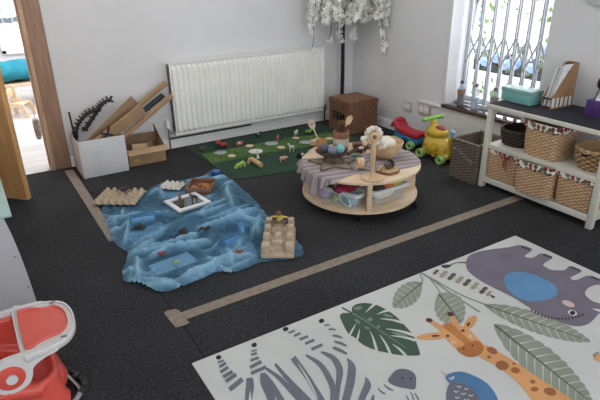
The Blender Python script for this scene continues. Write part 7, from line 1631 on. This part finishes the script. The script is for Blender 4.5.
# tray
TZb = .300
to = smooth_loop([(.05, -.160), (.08, -.166), (.12, -.165), (.185, -.145), (.225, -.100), (.243, -.02), (.240, .055), (.215, .115), (.150, .150), (.09, .162), (.05, .166), (.044, .0)], 4)
b = B(); rr3 = []
for z, k in ((-.022, .96), (-.014, 1.0), (.002, 1.0), (.008, .985), (.008, .93), (.002, .91), (.002, .5)):
    rr3.append([Vector((.14 + (x - .14) * k, y * k, TZb + z)) for x, y in to])
b.rings(rr3); tray = obj('tray', b, wp, t, smooth=50)
ti = smooth_loop([(.062, -.110), (.068, -.124), (.085, -.128), (.115, -.108), (.150, -.100), (.185, -.092), (.212, -.055), (.219, .0), (.214, .050), (.190, .092), (.150, .098), (.110, .122), (.074, .132), (.063, .122), (.060, .0)], 3)
b = B(); b.rings([[Vector((.14 + (x - .14) * k, y * k, TZb + z)) for x, y in ti] for z, k in ((.0025, 1.0), (.010, 1.0), (.012, .985), (.010, .965), (.0045, .94), (.004, .4))]); obj('tray_inset', b, mat('coral_tray', (234, 96, 84), .3, .03, 5), tray, smooth=50)
for y in (-.128, .118):
    b = B(); b.box((.188, y, TZb + .0085), (.022, .010, .002), rot=(0, 0, -.3 if y < 0 else .3), bev=.001); obj('tray_slot', b, greyp, tray)
for s in (-1, 1):
    b = B(); y = s * .150
    P = smooth_loop([(.16, .284), (.115, .272), (.075, .250), (.064, .215), (.045, .186), (.005, .172), (-.035, .182), (-.062, .212), (-.066, .255), (-.050, .285), (-.012, .306), (.06, .309), (.15, .304)], 4)
    Mx = Matrix.Translation((0, y + .011, 0)) @ Matrix.Rotation(PI / 2, 4, 'X')
    b.prism(P, 0, .022, Mx); a_ = obj('arm', b, wp, t)
    b = B(); b.lathe([(.046, 0), (.044, .005), (.030, .009), (0, .009)], (.0, y + s * .0112, .236), n=32, axis=(0, s, 0)); obj('pivot_cover', b, cor, a_)
    b = B(); b.lathe([(.019, .007), (.018, .014), (.0, .015)], (.003, y + s * .0112, .236), n=26, axis=(0, s, 0)); obj('pivot_button', b, wp, a_)
b = B(); b.box((-.06, -.168, .085), (.028, .004, .17), rot=(.05, .12, 0)); obj('side_strap', b, mat('grey_webbing', (122, 122, 118), .8, .06, 60), t)
def strap(label, pts, w, m):
    b = B(); Q = smooth_loop(pts, 5)[:(len(pts) - 1) * 5 + 1]; L_, R_ = [], []
    for i, p in enumerate(Q):
        p = Vector(p); d = Vector(Q[min(i + 1, len(Q) - 1)]) - Vector(Q[max(i - 1, 0)]); s = d.cross(Vector((0, 0, 1))).normalized() * w / 2 + Vector((0, 0, w * .35)); L_.append(p + s); R_.append(p - s)
    for i in range(len(Q) - 1): b.face([L_[i], L_[i + 1], R_[i + 1], R_[i]])
    o = obj('strap', b, m, t); o.modifiers.new('s', 'SOLIDIFY').thickness = .002
    if label: o['label'] = label
strap('black webbing strap', [(.09, .10, .10), (.165, .09, .03), (.215, .02, .012), (.225, -.06, .012), (.17, -.12, .012), (.10, -.16, .012)], .024, mat('black_webbing', (40, 40, 42), .8, .05, 60))
strap('grey edged webbing strap', [(.07, .05, .13), (.15, .05, .05), (.190, -.01, .014), (.200, -.09, .014), (.14, -.15, .014), (.06, -.18, .014)], .014, mat('pale_webbing', (150, 150, 150), .8, .05, 60))
b = B(); b.box((.205, .015, .016), (.03, .022, .010), rot=(0, 0, .6), bev=.003); b.box((.222, -.055, .016), (.026, .02, .010), rot=(0, 0, 1.2), bev=.003); obj('buckle', b, blackp, t)

# ---------------------------------------------------------------- outside the window
b = B(); b.box((7.0, 4.0, -.05), (6.6, 12, .08)); struct('ground_outside', b, mat('pale_paving', (206, 204, 198), .9, .05, 3))
b = B(); b.box((4.25, 3.6, .22), (.10, 7, .60), bev=.004)
tag(obj('garden_wall', b, mat('white_render', (240, 240, 238), .9, .02, 4)), 'low white rendered wall outside the window', 'wall')
b = B(); b.box((8.6, 5.0, 2.2), (.15, 12, 4.6)); tag(obj('building', b, mat('white_facade', (244, 245, 247), .9, .01, 2)), 'bright white building wall beyond the garden outside the window', 'building')
leafm = mat('ivy_leaf', (118, 152, 84), .6, .2, 20); leafd = mat('dark_hedge_leaf', (44, 56, 52), .7, .25, 12)
def leaves(b, n, cx, cy, cz, sx, sy, sz, size, rnd):
    for _ in range(n):
        c = Vector((cx + rnd.gauss(0, sx), cy + rnd.uniform(-sy, sy), cz + rnd.gauss(0, sz)))
        nrm = Vector((-1, rnd.uniform(-.8, .8), rnd.uniform(-.5, .8))).normalized(); M = nrm.to_track_quat('Z', 'Y').to_matrix() @ Matrix.Rotation(rnd.uniform(0, 6), 3, 'Z'); s = size * rnd.uniform(.7, 1.3)
        b.face([c + M @ Vector((x * s, y * s, z * s)) for x, y, z in ((0, -.6, 0), (.4, -.15, .08), (.36, .25, .05), (0, .7, 0), (-.36, .25, .05), (-.4, -.15, .08))])
rnd = random.Random(9)
b = B(); leaves(b, 2600, 4.62, 3.6, .50, .05, 2.2, .055, .075, rnd); tag(obj('hedge', b, leafd, smooth=0, weld=False), 'dark hedge plants behind the low white wall outside the window', 'hedge', kind='stuff')
b = B()
for cy, cz, n in ((3.10, .72, 10), (2.94, .60, 14), (3.22, .60, 12), (3.42, .66, 10), (2.85, .70, 12), (3.58, .66, 10)): leaves(b, n, 4.40, cy * 1.03, cz, .03, .055, .045, .05, rnd)
for k in range(16): leaves(b, 1, 4.40, 2.92 + .04 * math.sin(k), .72 + k * .045, .02, .02, .02, .05, rnd)
for k in range(22): leaves(b, 1, 4.40, 3.64 + .05 * math.sin(k * 2), .70 + k * .032, .02, .02, .02, .045, rnd)
for k in range(22): leaves(b, 1, 4.40, 2.98 + k * .03, 1.10 + .07 * math.sin(k * 1.7), .02, .02, .02, .042, rnd)
tag(obj('climbing_plant', b, leafm, smooth=0, weld=False), 'bright green climbing leaves outside the window', 'plant', kind='stuff')
b = B()
leaves(b, 46, 4.19, 3.25, .36, .008, .45, .05, .04, rnd); tag(obj('trailing_plant', b, leafm, smooth=0, weld=False), 'sparse green leaves trailing over the face of the low white wall', 'plant', kind='stuff')
b = B(); b.tube([(4.42, 3.70, -.011), (4.42, 3.69, .8), (4.42, 3.72, 1.5)], .016, 8); tag(obj('plant_stem', b, darkwood), 'dark plant stem outside at the left edge of the window', 'stem')
bfl = mat('hydrangea_blue', (150, 182, 226), .7, .1, 30)
for i, (y, z, r) in enumerate([(3.70, 1.0, .045), (3.40, .66, .06), (3.22, .63, .065), (3.31, .60, .05), (3.02, .61, .05), (2.95, .78, .055), (3.55, .60, .05)]):
    b = B(); b.ball((0, 0, 0), (r, r, r * .9), 16, 12)
    for v in b.bm.verts: v.co *= 1 + .25 * noise.noise(v.co * 50)
    tag(obj('hydrangea', b, bfl), 'pale blue hydrangea flower head outside the window', 'flower', 'blue flowers outside the window', (4.36 - (i % 2) * .01, y, z))

# ---------------------------------------------------------------- light
w = bpy.data.worlds.new('world'); SC.world = w; w.use_nodes = True
bg = w.node_tree.nodes['Background']; bg.inputs['Color'].default_value = (.93, .96, 1.0, 1); bg.inputs['Strength'].default_value = WORLD
def area(name, loc, target, sx, sy, power, col=(1, 1, 1)):
    l = bpy.data.lights.new(name, 'AREA'); l.shape = 'RECTANGLE'; l.size = sx; l.size_y = sy; l.energy = power; l.color = col
    o = bpy.data.objects.new(name, l); COL.objects.link(o); o.location = loc
    o.rotation_euler = (Vector(target) - Vector(loc)).to_track_quat('-Z', 'Y').to_euler(); return o
area('ceiling_light', (1.3, 3.15, 2.42), (1.3, 3.3, 0), 2.8, 2.0, P_CEIL, (1, .98, .95))
area('window_daylight', (3.72, 2.737, 1.25), (2.0, 2.7, .9), .75, 1.4, P_WIN, (.93, .97, 1.0))
area('garden_daylight', (3.95, 4.0, 4.2), (5.2, 4.0, .5), .8, 5, P_GARD)
area('far_room_light', (.4, 6.4, 2.30), (.4, 6.4, 0), 2.0, 1.6, P_FAR)
